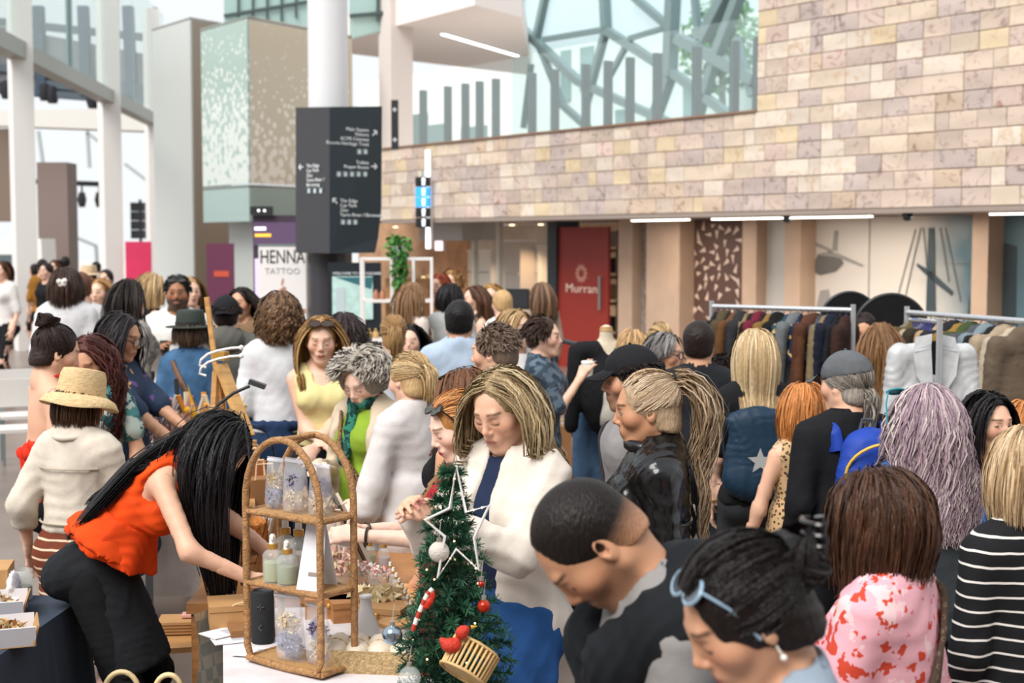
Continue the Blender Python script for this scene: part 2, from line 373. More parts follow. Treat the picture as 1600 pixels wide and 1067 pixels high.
flat([(1258, 470), (1262, 454), (1275, 452), (1280, 478), (1256, 480)], 'wheelhouse_print', m_print3)
flat([(1431, 356), (1440, 356), (1442, 486), (1427, 486)], 'mast_print', m_print2)
flat([(1413, 411), (1436, 424), (1470, 456), (1467, 462), (1434, 436), (1413, 416)], 'yard_print', m_print2)
for a, b in (((1418, 356), (1394, 462)), ((1422, 356), (1428, 420)), ((1448, 356), (1462, 440)), ((1440, 412), (1518, 412)), ((1456, 356), (1480, 470)), ((1410, 358), (1380, 470))):
    flat([a, (a[0] + 1.6, a[1]), (b[0] + 1.6, b[1]), (b[0], b[1] + 1.2)], 'rigging_print', m_print)
flat([(1494, 470), (1498, 456), (1512, 452), (1517, 490), (1492, 492)], 'bollard_print', m_print2)
MB().box((mpt(1338, 400).x, -.002, SOFF / 2), (.012, .008, SOFF - .2)).build('sheet_seam', m_print3, mu)
mu2, mw2 = mural(1542, 2100, mural_mat('mural_teal', '#5d7983', '#35505c', -1, 1), 'dark teal mural with pier posts at the right edge')
for dx, h in ((.3 - mw2 / 2, 2.05), (.75 - mw2 / 2, 2.25), (1.3 - mw2 / 2, 2.1), (.4, 2.2), (1.2, 2.0)):
    MB().prism([Vector((dx - .14, .004, 0)), Vector((dx + .14, .004, 0)), Vector((dx + .12, .004, h)), Vector((dx - .1, .004, h + .05))], (0, .005, 0)).build('pier_print', m_print2, mu2)

# red door panel and shop interior
m_red = mat('red_panel', srgb('#8e2a1f'), .5, vary=.04)
t0, t1 = wall_t(869, 1.0), wall_t(950, 1.0)
dr = struct(empty('door_1', wall_pt((t0 + t1) / 2, 0, 1.0), RZ_WALL), 'red shop door panel lettered Murran with a round flower emblem', 'door')
dw = abs(t1 - t0); MB().box((0, .03, SOFF / 2 - .08), (dw, .05, SOFF - .16)).build('panel', m_red, dr)
zl = on_wall(905, 449, 1.0).z; Md = Matrix(((1, 0, 0, 0), (0, 0, -1, -.002), (0, 1, 0, 0), (0, 0, 0, 1)))
m_let = plain('#e9cdbd', .6)
letters('lettering', 'Murran', .21, Matrix.Translation((0, 0, zl - .085)) @ Md, m_let, dr, 'CENTER', 1.35)
fl = MB(); zc = on_wall(905, 427, 1.0).z
for k in range(12):
    a = k * math.pi / 6; q = Vector((math.cos(a), 0, math.sin(a))); s_ = Vector((-math.sin(a), 0, math.cos(a)))
    fl.prism([Vector((0, -.003, zc)) + q * .05, Vector((0, -.003, zc)) + q * .11 + s_ * .03, Vector((0, -.003, zc)) + q * .17, Vector((0, -.003, zc)) + q * .11 - s_ * .03], (0, .004, 0))
tag(fl.build('flower_emblem', plain('#c98d7d', .6), dr), kind='stuff')
MB().tube([(dw / 2 - .14, -.06, 1.0), (dw / 2 - .14, -.06, 1.55)], .02).build('handle', m_steel, dr)
wpanel('trim_8', 855, 869, 0, SOFF - .06, m_charcoal, .95, .5, 'dark door jamb left of the red door', 'trim')
wpanel('wall_shop_back', 735, 975, 0, SOFF - .06, mat('shop_wall', srgb('#cdb79c'), .7, vary=.1), 3.2, .1, 'warm cream back wall inside the shop', 'wall')
shelf = thing('shop_shelf', 'tall wooden shelf inside the shop right of the red door', 'shelf', wall_pt(wall_t(957, 1.9), 0, 1.9), RZ_WALL)
for z in (.5, 1.05, 1.5, 1.95): MB().box((0, 0, z), (.6, .3, .04)).build('shelf_board', wood('#b0825a'), shelf)
MB().box((-.3, 0, 1.15), (.04, .3, 2.3)).build('side_panel', wood('#8a6244'), shelf); MB().box((.3, 0, 1.15), (.04, .3, 2.3)).build('side_panel', wood('#8a6244'), shelf)
for i, (z, c) in enumerate(((.54, '#2b2b2f'), (1.09, '#c6a27a'), (1.54, '#3a3230'), (1.99, '#d8d0c4'))):
    MB().box((-.08, -.02, z + .16), (.16, .2, .26)).build('folded_goods', plain(c, .8), shelf)
# shop windows
gl_shop = glass_mat('shop_glass', (.9, .93, .9), .12)
for i, (a, b, lab) in enumerate(((737, 777, 'narrow shop window pane left of the glazing post'), (778, 856, 'wide shop window pane left of the red door'))):
    wpanel(f'window_{i + 1}', a, b, 0, SOFF - .06, gl_shop, 1.0, .02, lab, 'window')
for k, px in enumerate((738, 777, 857)): wpanel(f'trim_{9 + k}', px - 2, px + 3, 0, SOFF - .06, plain('#c9c0b2', .5), .96, .1, 'slim pale glazing post of the shopfront', 'trim')
for i, (px, off, w, h, c, lab) in enumerate(((760, 2.6, .8, 1.9, '#e6dccb', 'pale display unit inside shop behind narrow pane'), (812, 2.4, .5, 2.1, '#b9a48e', 'taupe display column inside shop behind wide pane'), (838, 2.8, .6, 2.0, '#f1e4cf', 'bright cream display case inside shop near the red door'))):
    th = thing('display_unit', lab, 'display', wall_pt(wall_t(px, off), 0, off), RZ_WALL)
    MB().box((0, 0, h / 2), (w, .35, h)).build('cabinet', plain(c, .6), th); MB().box((0, 0, h + .02), (w + .04, .39, .04)).build('top', m_white, th)
    for z in (.7, 1.1, 1.5): MB().box((0, -.19, z), (w - .08, .03, .03)).build('ledge', wood('#a98c70'), th)
# left end: warm lit stone passage behind, timber shelves, grey bulkhead, exit box
wpanel('wall_passage', 560, 745, 0, SOFF + .3, mat('warm_stone', srgb('#c49a78'), .8, vary=.25, vscale=2.2, bump=.2, bscale=5), 3.4, .1, 'warm lit stone wall of the side passage', 'wall')
wpanel('trim_12', 655, 722, SOFF - .38, SOFF - .06, m_grey, .6, .8, 'grey bulkhead under the stone wall', 'trim')
ex = thing('exit_sign', 'small pale illuminated box sign under grey bulkhead', 'sign', on_wall(688, 374, .75), RZ_WALL); ex.location.z = SOFF - .38 - .096
MB().box((0, 0, 0), (.27, .06, .19)).build('housing', m_white, ex); MB().box((0, -.035, 0), (.25, .01, .17)).build('lit_face', glow('#ffe3ef', 1.1), ex)
for k, px in enumerate((618, 690, 800, 845)):
    d = bpy.data.lights.new('downlight', 'SPOT'); d.energy = 190; d.color = (1, .78, .55); d.spot_size = 1.9; d.spot_blend = .8; d.shadow_soft_size = .08
    o = bpy.data.objects.new('downlight', d); COL.objects.link(o); o.location = wall_pt(wall_t(px, 2.3), SOFF - .1, 2.3)
    can = thing('ceiling_spot', ['round recessed spot lighting the warm stone passage', 'round recessed spot over the passage beside the shop', 'round recessed spot inside shop behind the wide pane', 'round recessed spot inside shop next to red door'][k], 'light', (o.location.x, o.location.y, SOFF - .06))
    MB().lathe([(.06, -.02), (.07, 0)], 14).build('rim', m_white, can); MB().lathe([(.05, -.03), (.05, -.02)], 14).build('lens', glow('#ffe6c0', 6), can)
# downlight glow from the strip lights over the murals
for px in (1035, 1290, 1420):
    d = bpy.data.lights.new('strip_lamp', 'AREA'); d.energy = 22; d.color = (1, .9, .78); d.shape = 'RECTANGLE'; d.size = 1.6; d.size_y = .08
    o = bpy.data.objects.new('strip_lamp', d); COL.objects.link(o); o.location = wall_pt(wall_t(px, .12), SOFF - .11, .12); o.rotation_euler = (0, 0, RZ_WALL)

# ---- upper level: glass balustrade, steel atrium frame, ceiling slab
m_post = plain('#6f7a7c', .45, .3); gl_rail = glass_mat('rail_glass', (.8, .92, .92), .07)
POSTS = [(642, 150), (680, 146), (707, 142), (729, 136), (754, 131), (810, 121), (845, 115), (893, 106), (927, 100), (961, 94), (1003, 86), (1064, 80), (1122, 64), (1158, 56)]
bal = thing('glass_balustrade', 'glass balustrade with grey posts standing on the sandstone ledge', 'balustrade', wall_pt(wall_t(900), LEDGE + .03, .2), RZ_WALL)
o0 = wall_t(900)
for px, py in POSTS:
    x = -(wall_t(px) - o0); MB().box((x, .08, .5), (.07, .13, 1.0)).build('post', m_post, bal)
xs = [-(wall_t(p) - o0) for p, _ in POSTS] + [-(wall_t(1178) - o0)]
for a, b in zip(xs[:-1], xs[1:]): MB().box(((a + b) / 2, 0, .62), (abs(b - a) - .02, .018, 1.3)).build('glass_pane', gl_rail, bal)
upfl = MB(); upfl.add(wall_box(T_STEP - 6, T_L + 4, SOFF, LEDGE - .02, .5, 7.0), BOXF); struct(upfl.build('floor_upper', plain('#d5cdc4', .5)), 'upper level floor behind the ledge', 'floor')
# far wall and ceiling of the upper level, bright
ceil = [at_z(536, 62, 6.4), at_z(742, 8, 6.4), at_z(815, 27, 6.4), at_z(832, 118, 6.4), at_z(546, 84, 6.4)]
struct(MB().prism(ceil, (0, 0, .5)).build('ceiling_slab', plain('#f1e6e2', .7)), 'pale pink-white ceiling slab over the upper level', 'ceiling')
sl = thing('ceiling_light', 'long white light strip set into the upper ceiling slab', 'light', at_z(748, 68, 6.37)); a, b = at_z(692, 52, 6.38) - sl.location, at_z(808, 86, 6.38) - sl.location
MB().bar(a, b, .12, .03).build('housing', m_white, sl); MB().bar(a - Vector((0, 0, .02)), b - Vector((0, 0, .02)), .1, .02).build('diffuser', glow('#ffffff', 3.0), sl)
c2 = at(620, 378, 29); struct(MB().box((c2.x, c2.y, 5.0), (.5, .5, 4.0), .6).build('column_upper', plain('#d9cec8', .6)), 'pale square column on the upper level', 'column')
# steel frame of the glazed atrium beyond
AO = 6.0; gl_atr = glass_mat('atrium_glass', (.68, .84, .86), .12)
def A(px, py, o=AO): return on_wall(px, py, o)
atr = struct(empty('window_3', wall_pt(wall_t(1000, AO), 0, AO)), 'faceted glass atrium wall of slanted teal steel members', 'window')
def beam(p, q, w, m=m_teal, o=AO, dz=0.0):
    a, b = A(*p, o), A(*q, o); MB().bar(a - atr.location, b - atr.location, w, w * .8).build('steel_member', m, atr)
for p, q, w in (((800, 30), (905, 128), .2), ((905, 128), (1075, 205), .2), ((850, 62), (946, 46), .14), ((855, -20), (838, 60), .17), ((838, 60), (880, 165), .14), ((944, -20), (947, 47), .2),
                ((947, 47), (915, 165), .16), ((947, 47), (1060, 120), .2), ((1060, 120), (1160, 196), .2), ((985, -10), (1045, 42), .17), ((1045, 42), (985, 60), .12), ((1052, -20), (1046, 120), .26),
                ((1046, 120), (1015, 205), .24), ((1085, -10), (1092, 62), .14), ((1140, -20), (1098, 62), .26), ((1160, -20), (1118, 90), .22), ((1118, 90), (1085, 200), .2), ((1060, 60), (1180, 125), .26),
                ((812, -10), (812, 30), .16), ((830, 100), (818, 200), .12), ((880, 165), (930, 210), .16), ((1150, 60), (1175, 150), .15), ((985, 60), (947, 130), .12)):
    beam(p, q, w)
for quad in ([(805, -30), (945, -30), (947, 47), (905, 128), (800, 30)], [(945, -30), (1050, -30), (1046, 120), (947, 47)], [(1050, -30), (1185, -30), (1185, 125), (1046, 120)],
             [(800, 30), (905, 128), (880, 215), (800, 225)], [(905, 128), (947, 47), (1060, 120), (1015, 210), (880, 215)], [(1060, 120), (1185, 125), (1185, 200), (1015, 210)]):
    MB().prism([A(*q, AO + .15) - atr.location for q in quad], WN * .02).build('glass_pane', gl_atr, atr)
# building interior beyond: pale facade with dark slots
far2 = struct(MB().add(wall_box(wall_t(1250, 11), wall_t(560, 11), 2.5, 7.5, 11, 11.3), BOXF).build('wall_beyond', plain('#eeeeea', .8)), 'pale facade seen through the atrium glass', 'wall')
for k, (a, b, z0, z1) in enumerate(((640, 668, 4.0, 6.2), (668, 700, 4.4, 5.8), (720, 760, 4.0, 5.6), (905, 925, 6.2, 7.4), (960, 975, 4.3, 5.6), (1065, 1090, 4.4, 6.0), (875, 890, 6.0, 7.4))):
    b_ = MB(); b_.add(wall_box(wall_t(b, 10.95), wall_t(a, 10.95), z0, z1, 10.95, 11.02), BOXF); b_.build('window_slot', plain('#7f9391', .3), far2)

# ---- sign column
SY = 17.0
def cyl(px0, px1, Y): return at((px0 + px1) / 2, HOR, Y), (px1 - px0) / F_PX * Y / 2
c, r = cyl(484, 546, SY + .35); m_alu = plain('#e3e4e6', .35, .1)
col_o = struct(MB().lathe([(r, 0), (r, 12)], 28, (c.x, c.y, 0)).build('column_sign', m_alu), 'tall brushed metal column rising behind the dark sign', 'column')
sg = thing('wayfinding_sign', 'tall black folded direction sign wrapped around the metal column', 'sign', at(515, HOR, SY - .35).xy.to_3d())
sg.location.z = 0
def S(px, py, Y): return at(px, py, Y) - sg.location
mL = plain('#37363a', .35); mR = plain('#1f3038', .4)
YL, YM, YR = SY + .1, SY - .35, SY + .12
MB().prism([S(462, 395, YL), S(515, 396, YM), S(515, 167, YM), S(462, 168, YL)], (.01, .05, 0)).build('left_face', mL, sg)
MB().prism([S(515, 396, YM), S(586, 395, YR - .05), S(591, 372, YR), S(596, 325, YR), S(597, 166, YR), S(515, 167, YM)], (-.01, .05, 0)).build('right_face', mR, sg)
def face_frame(pa, Ya, pb, Yb, px, py, off=.006):
    a, b = S(pa, HOR, Ya), S(pb, HOR, Yb); d = (b - a); tpar = None
    r_ = ray(px, py); o = Vector((0, 0, CAM_H)) - sg.location; n = Vector((d.y, -d.x, 0)).normalized()
    p = o + r_ * ((a - o).dot(n) / r_.dot(n)); p += n * off
    return frame_mat(p, d)
m_sl = mat('sign_lettering', srgb('#e8eef0'), .5)
def sign_lines(lines, px, py, side, align, lh=10.2, size=.093):
    for i, l in enumerate(lines):
        M = face_frame(462, YL, 515, YM, px, py + i * lh) if side == 'L' else face_frame(515, YM, 597, YR, px, py + i * lh)
        letters('lettering', l, size, M, m_sl, sg, align, 1.08)
sign_lines(['The Edge', 'Car Park', 'Zinc', 'Yarra River /', 'Birrarung'], 479.5, 262, 'L', 'LEFT', 7.4, .06)
sign_lines(['Main Square', 'Visitors', 'ACMI Cinemas', 'Koorie Heritage Trust'], 576, 206, 'R', 'RIGHT', 7.4, .06)
sign_lines(['Toilets', 'Prayer Room'], 576, 257, 'R', 'RIGHT', 7.4, .06)
sign_lines(['The Edge', 'Car Park', 'Zinc', 'Yarra River / Birrarung'], 531, 316, 'R', 'LEFT', 7.4, .06)
def arrow(px, py, ang, side):
    M = face_frame(462, YL, 515, YM, px, py) if side == 'L' else face_frame(515, YM, 597, YR, px, py)
    s = .04; b = MB(); R2 = Matrix.Rotation(ang, 4, 'Z')
    for seg in (((-s, 0), (s, 0)), ((s, 0), (.2 * s, .8 * s)), ((s, 0), (.2 * s, -.8 * s))):
        b.bar(Vector((*seg[0], 0)), Vector((*seg[1], 0)), .014, .004)
    me = b.mesh(); me.transform(M @ R2); put('arrow', me, m_sl, sg)
arrow(471, 261, math.pi, 'L'); arrow(585, 208, math.pi / 4, 'R'); arrow(584, 260, 0, 'R'); arrow(523, 314, 3 * math.pi / 4, 'R')
def icons(n, px, py, side, step):
    for i in range(n):
        M = face_frame(462, YL, 515, YM, px + i * step, py) if side == 'L' else face_frame(515, YM, 597, YR, px + i * step, py)
        b = MB().box((0, 0, 0), (.062, .062, .003)); me = b.mesh(); me.transform(M); put('icon_tile', plain('#9fb0b4', .5), sg and me and None or plain('#9fb0b4', .5), sg) if False else put('icon_tile', me, plain('#8d9da2', .5), sg)
        b = MB().ball((0, .014, .004), (.009, .009, .003), 8, 5).box((0, -.008, .004), (.02, .03, .004)); me = b.mesh(); me.transform(M); put('icon_figure', me, m_sl, sg)
icons(3, 483.5, 298, 'L', 9.2); icons(2, 561, 237, 'R', 9.6); icons(5, 529, 272, 'R', 10.3); icons(3, 535.5, 347, 'R', 9.6)
# dark shaft and map screen below
MB().lathe([(r + .03, 0), (r + .03, 2.0)], 24, (c.x - sg.location.x, c.y - sg.location.y, 0)).build('column_wrap', mL, sg)
ks = thing('map_kiosk', 'black kiosk showing a lit floor map below the direction sign', 'kiosk', at(553, HOR, SY - .42).xy.to_3d())
kw = 80 / F_PX * SY
MB().box((0, .06, .93), (kw, .1, 1.86)).build('panel', plain('#1b2329', .4), ks)
MB().box((-.02, 0, 1.45), (kw - .14, .02, .5)).build('map_screen', mat('map_screen', srgb('#9fbab4'), .4, emit=.35, vary=.2, vscale=9), ks)
MB().prism([Vector((-.22, -.013, 1.69)), Vector((.2, -.013, 1.55)), Vector((.22, -.013, 1.69))], (0, .003, 0)).build('map_water', plain('#2f6a73', .4), ks)
MB().box((-.16, -.014, 1.42), (.1, .006, .3)).build('map_block', plain('#b9c8cc', .4), ks)
letters('lettering', 'WELCOME TO FED SQUARE', .045, Matrix.Translation((-.25, -.012, 1.72)) @ Md, m_sl, ks)
# blade sign with icons and white light strip on the stones
ls = thing('light_strip', 'vertical white light strip on the sandstone wall', 'light', on_wall(671, HOR, -.035).xy.to_3d() + Vector((0, 0, 2.1)), RZ_WALL)
MB().box((0, 0, .75), (.13, .05, 1.75)).build('housing', m_white, ls); MB().box((0, -.03, .75), (.12, .015, 1.73)).build('diffuser', glow('#ffffff', 1.6), ls)
bs = thing('icon_sign', 'narrow hanging sign of stacked black and blue icon tiles', 'sign', on_wall(661, 316, -.16)); bs.rotation_euler = (0, 0, RZ_WALL + .5)
for k in range(5):
    z = .36 - k * .18; MB().box((0, 0, z), (.25, .1, .17)).build('tile', plain('#15181b', .4) if k in (0, 3, 4) else glow('#2b8fd8', .9), bs)
    MB().ball((.04, -.055, z + .03), (.035, .008, .04)).box((.04, -.055, z - .03), (.05, .01, .06)).build('icon', glow('#f4fbff', .8), bs)
MB().box((0, 0, .5), (.03, .03, .12)).build('hanger', m_steel, bs)
bk = thing('door_number_plate', 'tall black plate with two white crosses on the pale upper column', 'sign', at(617, 195, 24.0)); MB().box((0, 0, 0), (.12, .05, .82)).build('plate', m_dark, bk)
for z in (.25, -.25): MB().box((0, -.03, z), (.07, .01, .02)).box((0, -.03, z), (.02, .01, .07)).build('cross_mark', m_sl, bk)

# ---- left: tall glazed facade
FU = Vector((-.0844, .9964, 0)); FC = at(45, HOR, 28.0); FC.z = 0
def fac_t(px):
    r_ = (px - 800) / F_PX; return (r_ * FC.y - FC.x) / (FU.x - r_ * FU.y)
m_colw = plain('#e6e3df', .45); ZT = CAM_H + (HOR - 92) * 28.0 / F_PX
for k, (px, w) in enumerate(((40, .52), (176, .6), (243, .5), (-140, .55))):
    p = FC + FU * fac_t(px); o = MB().box((p.x, p.y, 4.5), (w * .75, w * 1.0, 9), .5).build(f'column_{k + 1}', m_colw)
    struct(o, ['white square facade column at far left', 'white square facade column beside the crimson banner', 'slim white facade column against the grey wall', 'white facade column'][k], 'column')
def fac_box(t0, t1, z0, z1, d=.2):
    n = Vector((FU.y, -FU.x, 0)) * d / 2; a, b = FC + FU * t0, FC + FU * t1
    return [Vector((p.x, p.y, z)) for z in (z0, z1) for p in (a - n, b - n, b + n, a + n)]
tA, tB = fac_t(-300), fac_t(262)
struct(MB().add(fac_box(tA, tB, ZT - .12, ZT + .2, .35), BOXF).build('trim_20', plain('#9a9c96', .5)), 'grey metal transom of the tall facade', 'trim')
fac = struct(empty('window_4', FC), 'tall glazed facade with bright daylight behind', 'window'); gl_fac = glass_mat('facade_glass', (.72, .8, .78), .22)
edges = [tA, fac_t(40), fac_t(116), fac_t(176), fac_t(215), tB]
for a, b in zip(edges[:-1], edges[1:]):
    me = MB(); me.add([v - FC for v in fac_box(a, b, ZT + .2, ZT + 3.5, .03)], BOXF); me.build('glass_pane', gl_fac, fac)
for px in (36, 116, 190, 250):
    t = fac_t(px); me = MB(); me.add([v - FC for v in fac_box(t, t + .12, ZT + .2, ZT + 3.5, .12)], BOXF); me.build('mullion', m_teal, fac)
# structures outside: dark truss, lighting rig, brown blocks
rig = thing('lighting_rig', 'dark roof truss with hanging stage lights beyond the left columns', 'rig', at(120, 150, 44))
gl = lambda px, py, Y=44: at(px, py, Y) - rig.location
MB().prism([gl(-60, 30), gl(246, 88), gl(246, 158), gl(-60, 126)], (0, 1.5, 0)).build('roof_edge', mat('grey_roof', srgb('#6f7073'), .7, vary=.3, vscale=.6), rig)
for p, q in (((-40, 100), (240, 140)), ((-40, 30), (240, 60)), ((60, 130), (240, 150)), ((-40, 138), (240, 160))): MB().bar(gl(*p), gl(*q), .22).build('truss_chord', plain('#4a5660', .6), rig)
for px in (-20, 60, 130, 200): MB().bar(gl(px, 10), gl(px + 6, 150), .3).build('truss_post', plain('#2f4356', .6), rig)
for px, py in ((10, 140), (70, 143), (82, 147), (145, 155), (203, 162)):
    b = MB().lathe([(.14, -.28), (.2, -.1), (.2, .2), (.08, .28)], 10, gl(px, py)); b.build('stage_light', plain('#22242a', .5), rig)
rg2 = thing('stage_truss', 'long black truss with a row of stage lights outside', 'rig', at(110, 283, 48)); g2 = lambda px, py: at(px, py, 48) - rg2.location
MB().bar(g2(-20, 281), g2(164, 288), .25, .16).build('truss_chord', plain('#3a3d40', .6), rg2)
for px in (12, 75, 103, 128, 155): MB().lathe([(.1, -.25), (.16, 0), (.1, .25)], 10, g2(px, 312)).build('stage_light', plain('#4a4d50', .5), rg2); MB().bar(g2(px, 286), g2(px, 308), .05).build('clamp', m_dark, rg2)
struct(MB().prism([at(-120, 175, 52), at(270, 168, 52), at(270, 206, 52), at(-120, 192, 52)], (0, 1, 0)).build('canopy', plain('#dcd9d2', .8)), 'pale canopy outside the facade', 'canopy')
struct(MB().box((at(-8, 350, 45).x, 45.5, 4.2), (1.9, 1, 2.9)).build('wall_outside', plain('#7b6a5d', .8)), 'brown wall block outside, far left', 'wall')
struct(MB().box((at(83, 350, 45).x, 45.5, 2.3), (.95, 1, 4.6)).build('wall_outside_2', plain('#80706a', .8)), 'brown wall block outside between the columns', 'wall')
van = thing('white_van', 'white rounded vehicle end outside behind the far left column', 'vehicle', at(30, HOR, 43).xy.to_3d())
MB().box((0, 0, 1.1), (1.85, 1.4, 2.2), taper=.95).build('body', m_white, van); MB().box((0, -.72, 1.45), (1.3, .03, .55)).build('rear_window', plain('#5d6669', .2), van)
for x in (-.6, .6): MB().lathe([(.3, -.12), (.3, .12)], 14, (x, -.5, .3), Matrix.Rotation(math.pi / 2, 3, 'X')).build('wheel', m_dark, van)
for p, q in (((136, 200), (140, 262)), ((106, 366), (150, 384)), ((150, 384), (152, 420)), ((60, 205), (70, 275)), ((195, 256), (240, 290)), ((137, 208), (168, 232))):
    struct(MB().bar(at(*p, 58), at(*q, 58), .12).build('trim_outside', plain('#a7b0ae', .6)), 'thin steel member of the facade beyond', 'trim')
sp_t = thing('speaker_tower', 'black loudspeaker stack on a dark pole outside above crimson banner', 'speaker', at(217, 378, 47).xy.to_3d() + Vector((0, 0, 2.1)))
for k in range(4): MB().box((0, 0, .25 + k * .3), (.42, .4, .28)).build('speaker_box', plain('#2a2a2d', .6), sp_t)
MB().bar((0, .25, -2.1), (0, .25, 1.4), .08).build('pole', m_dark, sp_t)
bn = thing('crimson_banner', 'tall plain crimson banner standing between facade columns', 'banner', at(216, HOR, 36).xy.to_3d())
bw = 40 / F_PX * 36
MB().box((0, 0, 1.08), (bw, .06, 2.06)).build('fabric', mat('crimson', srgb('#cf2a58'), .6, vary=.08, vscale=1.5), bn); MB().box((0, 0, .03), (bw + .1, .4, .06)).build('base', m_dark, bn)
# grey jamb and glass box
JY = 31.0
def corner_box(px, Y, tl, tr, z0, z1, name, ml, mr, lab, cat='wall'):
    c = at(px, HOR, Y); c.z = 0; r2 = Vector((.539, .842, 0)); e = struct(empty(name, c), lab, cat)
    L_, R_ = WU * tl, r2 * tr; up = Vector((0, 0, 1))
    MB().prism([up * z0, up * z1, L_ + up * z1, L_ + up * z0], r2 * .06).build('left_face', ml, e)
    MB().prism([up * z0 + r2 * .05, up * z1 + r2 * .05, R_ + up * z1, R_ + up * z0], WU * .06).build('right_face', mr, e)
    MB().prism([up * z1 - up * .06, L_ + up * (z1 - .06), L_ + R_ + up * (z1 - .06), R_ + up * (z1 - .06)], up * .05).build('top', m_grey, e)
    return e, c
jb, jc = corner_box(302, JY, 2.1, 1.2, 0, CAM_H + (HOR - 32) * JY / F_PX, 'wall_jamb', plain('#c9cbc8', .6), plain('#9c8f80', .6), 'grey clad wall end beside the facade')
def etched(name, base, dots, s, zmid):
    m = bpy.data.materials.new(name); m.use_nodes = True; N = m.node_tree.nodes; L = m.node_tree.links; b = N['Principled BSDF']; b.inputs['Roughness'].default_value = .25
    tc = N.new('ShaderNodeTexCoord'); v = N.new('ShaderNodeTexVoronoi'); v.inputs['Scale'].default_value = s; L.new(tc.outputs['Object'], v.inputs[0])
    z = N.new('ShaderNodeSeparateXYZ'); L.new(tc.outputs['Object'], z.inputs[0]); mr = N.new('ShaderNodeMapRange'); mr.inputs[1].default_value = zmid - 1.2; mr.inputs[2].default_value = zmid + 1.9; mr.inputs[3].default_value = .75; mr.inputs[4].default_value = .12
    L.new(z.outputs[2], mr.inputs[0]); lt = N.new('ShaderNodeMath'); lt.operation = 'LESS_THAN'; L.new(v.outputs['Distance'], lt.inputs[0]); L.new(mr.outputs[0], lt.inputs[1])
    mx = N.new('ShaderNodeMix'); mx.data_type = 'RGBA'; mx.inputs[6].default_value = (*srgb(base), 1); mx.inputs[7].default_value = (*srgb(dots), 1); L.new(lt.outputs[0], mx.inputs[0]); L.new(mx.outputs[2], b.inputs['Base Color']); return m
BY = 26.0; zb = CAM_H + (HOR - 287) * BY / F_PX; zt = CAM_H + (HOR - 30) * BY / F_PX
gb, gc = corner_box(390, BY, 2.0, 3.0, zb, zt, 'wall_etched', etched('etched_green', '#a9bdb5', '#d9e0da', 8, zb + 1.4), etched('etched_beige', '#cbbfa9', '#e8e0d4', 7, zb + .6), 'projecting box of dotted etched glass', 'wall')
lb, lc = corner_box(390, BY, 2.0, 3.0, CAM_H + (HOR - 346) * BY / F_PX, zb - .02, 'wall_lower_glass', plain('#a3b8b3', .2), plain('#93a39d', .25), 'plain green glass band under the etched box', 'wall')
pb = struct(MB().prism([gc + WU * .25 + Vector((.3, .3, 0)), gc + WU * 1.7 + Vector((.3, .3, 0)), gc + WU * 1.7 + Vector((1.2, 1.6, 0)), gc + WU * .25 + Vector((1.2, 1.6, 0))], (0, 0, 2.5)).build('wall_portal', plain('#c3c6c3', .6)), 'pale grey portal wall under the glass box', 'wall')
pp = thing('purple_poster', 'plum poster with an orange text block on the pale portal wall', 'poster', at(344, HOR, 24.6).xy.to_3d())
MB().box((0, 0, 1.04), (.47, .05, 2.07)).build('sheet', plain('#6d3350', .6), pp); MB().box((.02, -.03, 1.55), (.26, .01, .1)).build('text_block', plain('#d5583f', .6), pp)
scn = thing('digital_screen', 'purple digital screen with white and yellow text behind the henna banner', 'screen', at(430, HOR, 21.5).xy.to_3d())
MB().box((.05, 0, 1.25), (.75, .1, 2.5)).build('housing', plain('#3c3040', .5), scn); MB().box((.05, -.06, 2.22), (.72, .02, .35)).build('lit_panel', glow('#54405c', .35), scn)
MB().box((-.21, -.075, 2.3), (.17, .008, .05)).build('text_white', glow('#f4eefc', .9), scn); MB().box((-.17, -.075, 2.2), (.24, .008, .045)).build('text_yellow', glow('#f2b63c', .8), scn)
MB().box((-.2, -.06, 1.5), (.2, .02, .7)).build('lit_panel', glow('#c9b4d8', .6), scn)
mon = thing('departure_display', 'small black display with two white dots above purple screen', 'screen', at(409, 338, 21.4)); mon.location.z = 2.567; MB().box((0, 0, 0), (.34, .06, .13)).build('case', m_dark, mon)
for x in (-.04, .05): MB().ball((x, -.035, 0), .02, 8, 6).build('lit_dot', glow('#ffffff', 1), mon)
# glass bands high up: greenish glazing with mullions
gg = glass_mat('green_glass', (.42, .58, .54), .55)
for nm, quad, Y, lab in (('window_5', [(350, -30), (485, -30), (485, 50), (390, 33), (350, 42)], 34, 'green glazed band above the etched box'), ('window_6', [(546, -40), (810, -40), (810, 26), (742, 8), (546, 62)], 29, 'blue green glazed band above the ceiling slab')):
    e = struct(empty(nm, at(quad[0][0], quad[0][1], Y)), lab, 'window'); MB().prism([at(*q, Y) - e.location for q in quad], (0, .04, 0)).build('glass_pane', gg, e)
    x0, x1 = quad[0][0], quad[1][0]
    for k in range(1, 6): MB().bar(at(x0 + (x1 - x0) * k / 6, -30, Y - .05) - e.location, at(x0 + (x1 - x0) * k / 6, 38 - 5 * (k % 3), Y - .05) - e.location, .05).build('mullion', plain('#3d4d4c', .5), e)
    MB().bar(at(x0, 25, Y - .06) - e.location, at(x1, 2, Y - .06) - e.location, .07).build('transom', plain('#3d4d4c', .5), e)
struct(MB().prism([at(300, -40, 38), at(1200, -40, 38), at(1200, 60, 38), at(300, 60, 38)], (0, .3, 0)).build('wall_high', plain('#8fa6a4', .5)), 'far glazed wall', 'wall') if False else None
struct(MB().box((0, -9, 5), (60, .3, 10)).build('wall_back', plain('#b8afa6', .8)), 'hall wall behind the viewpoint', 'wall')
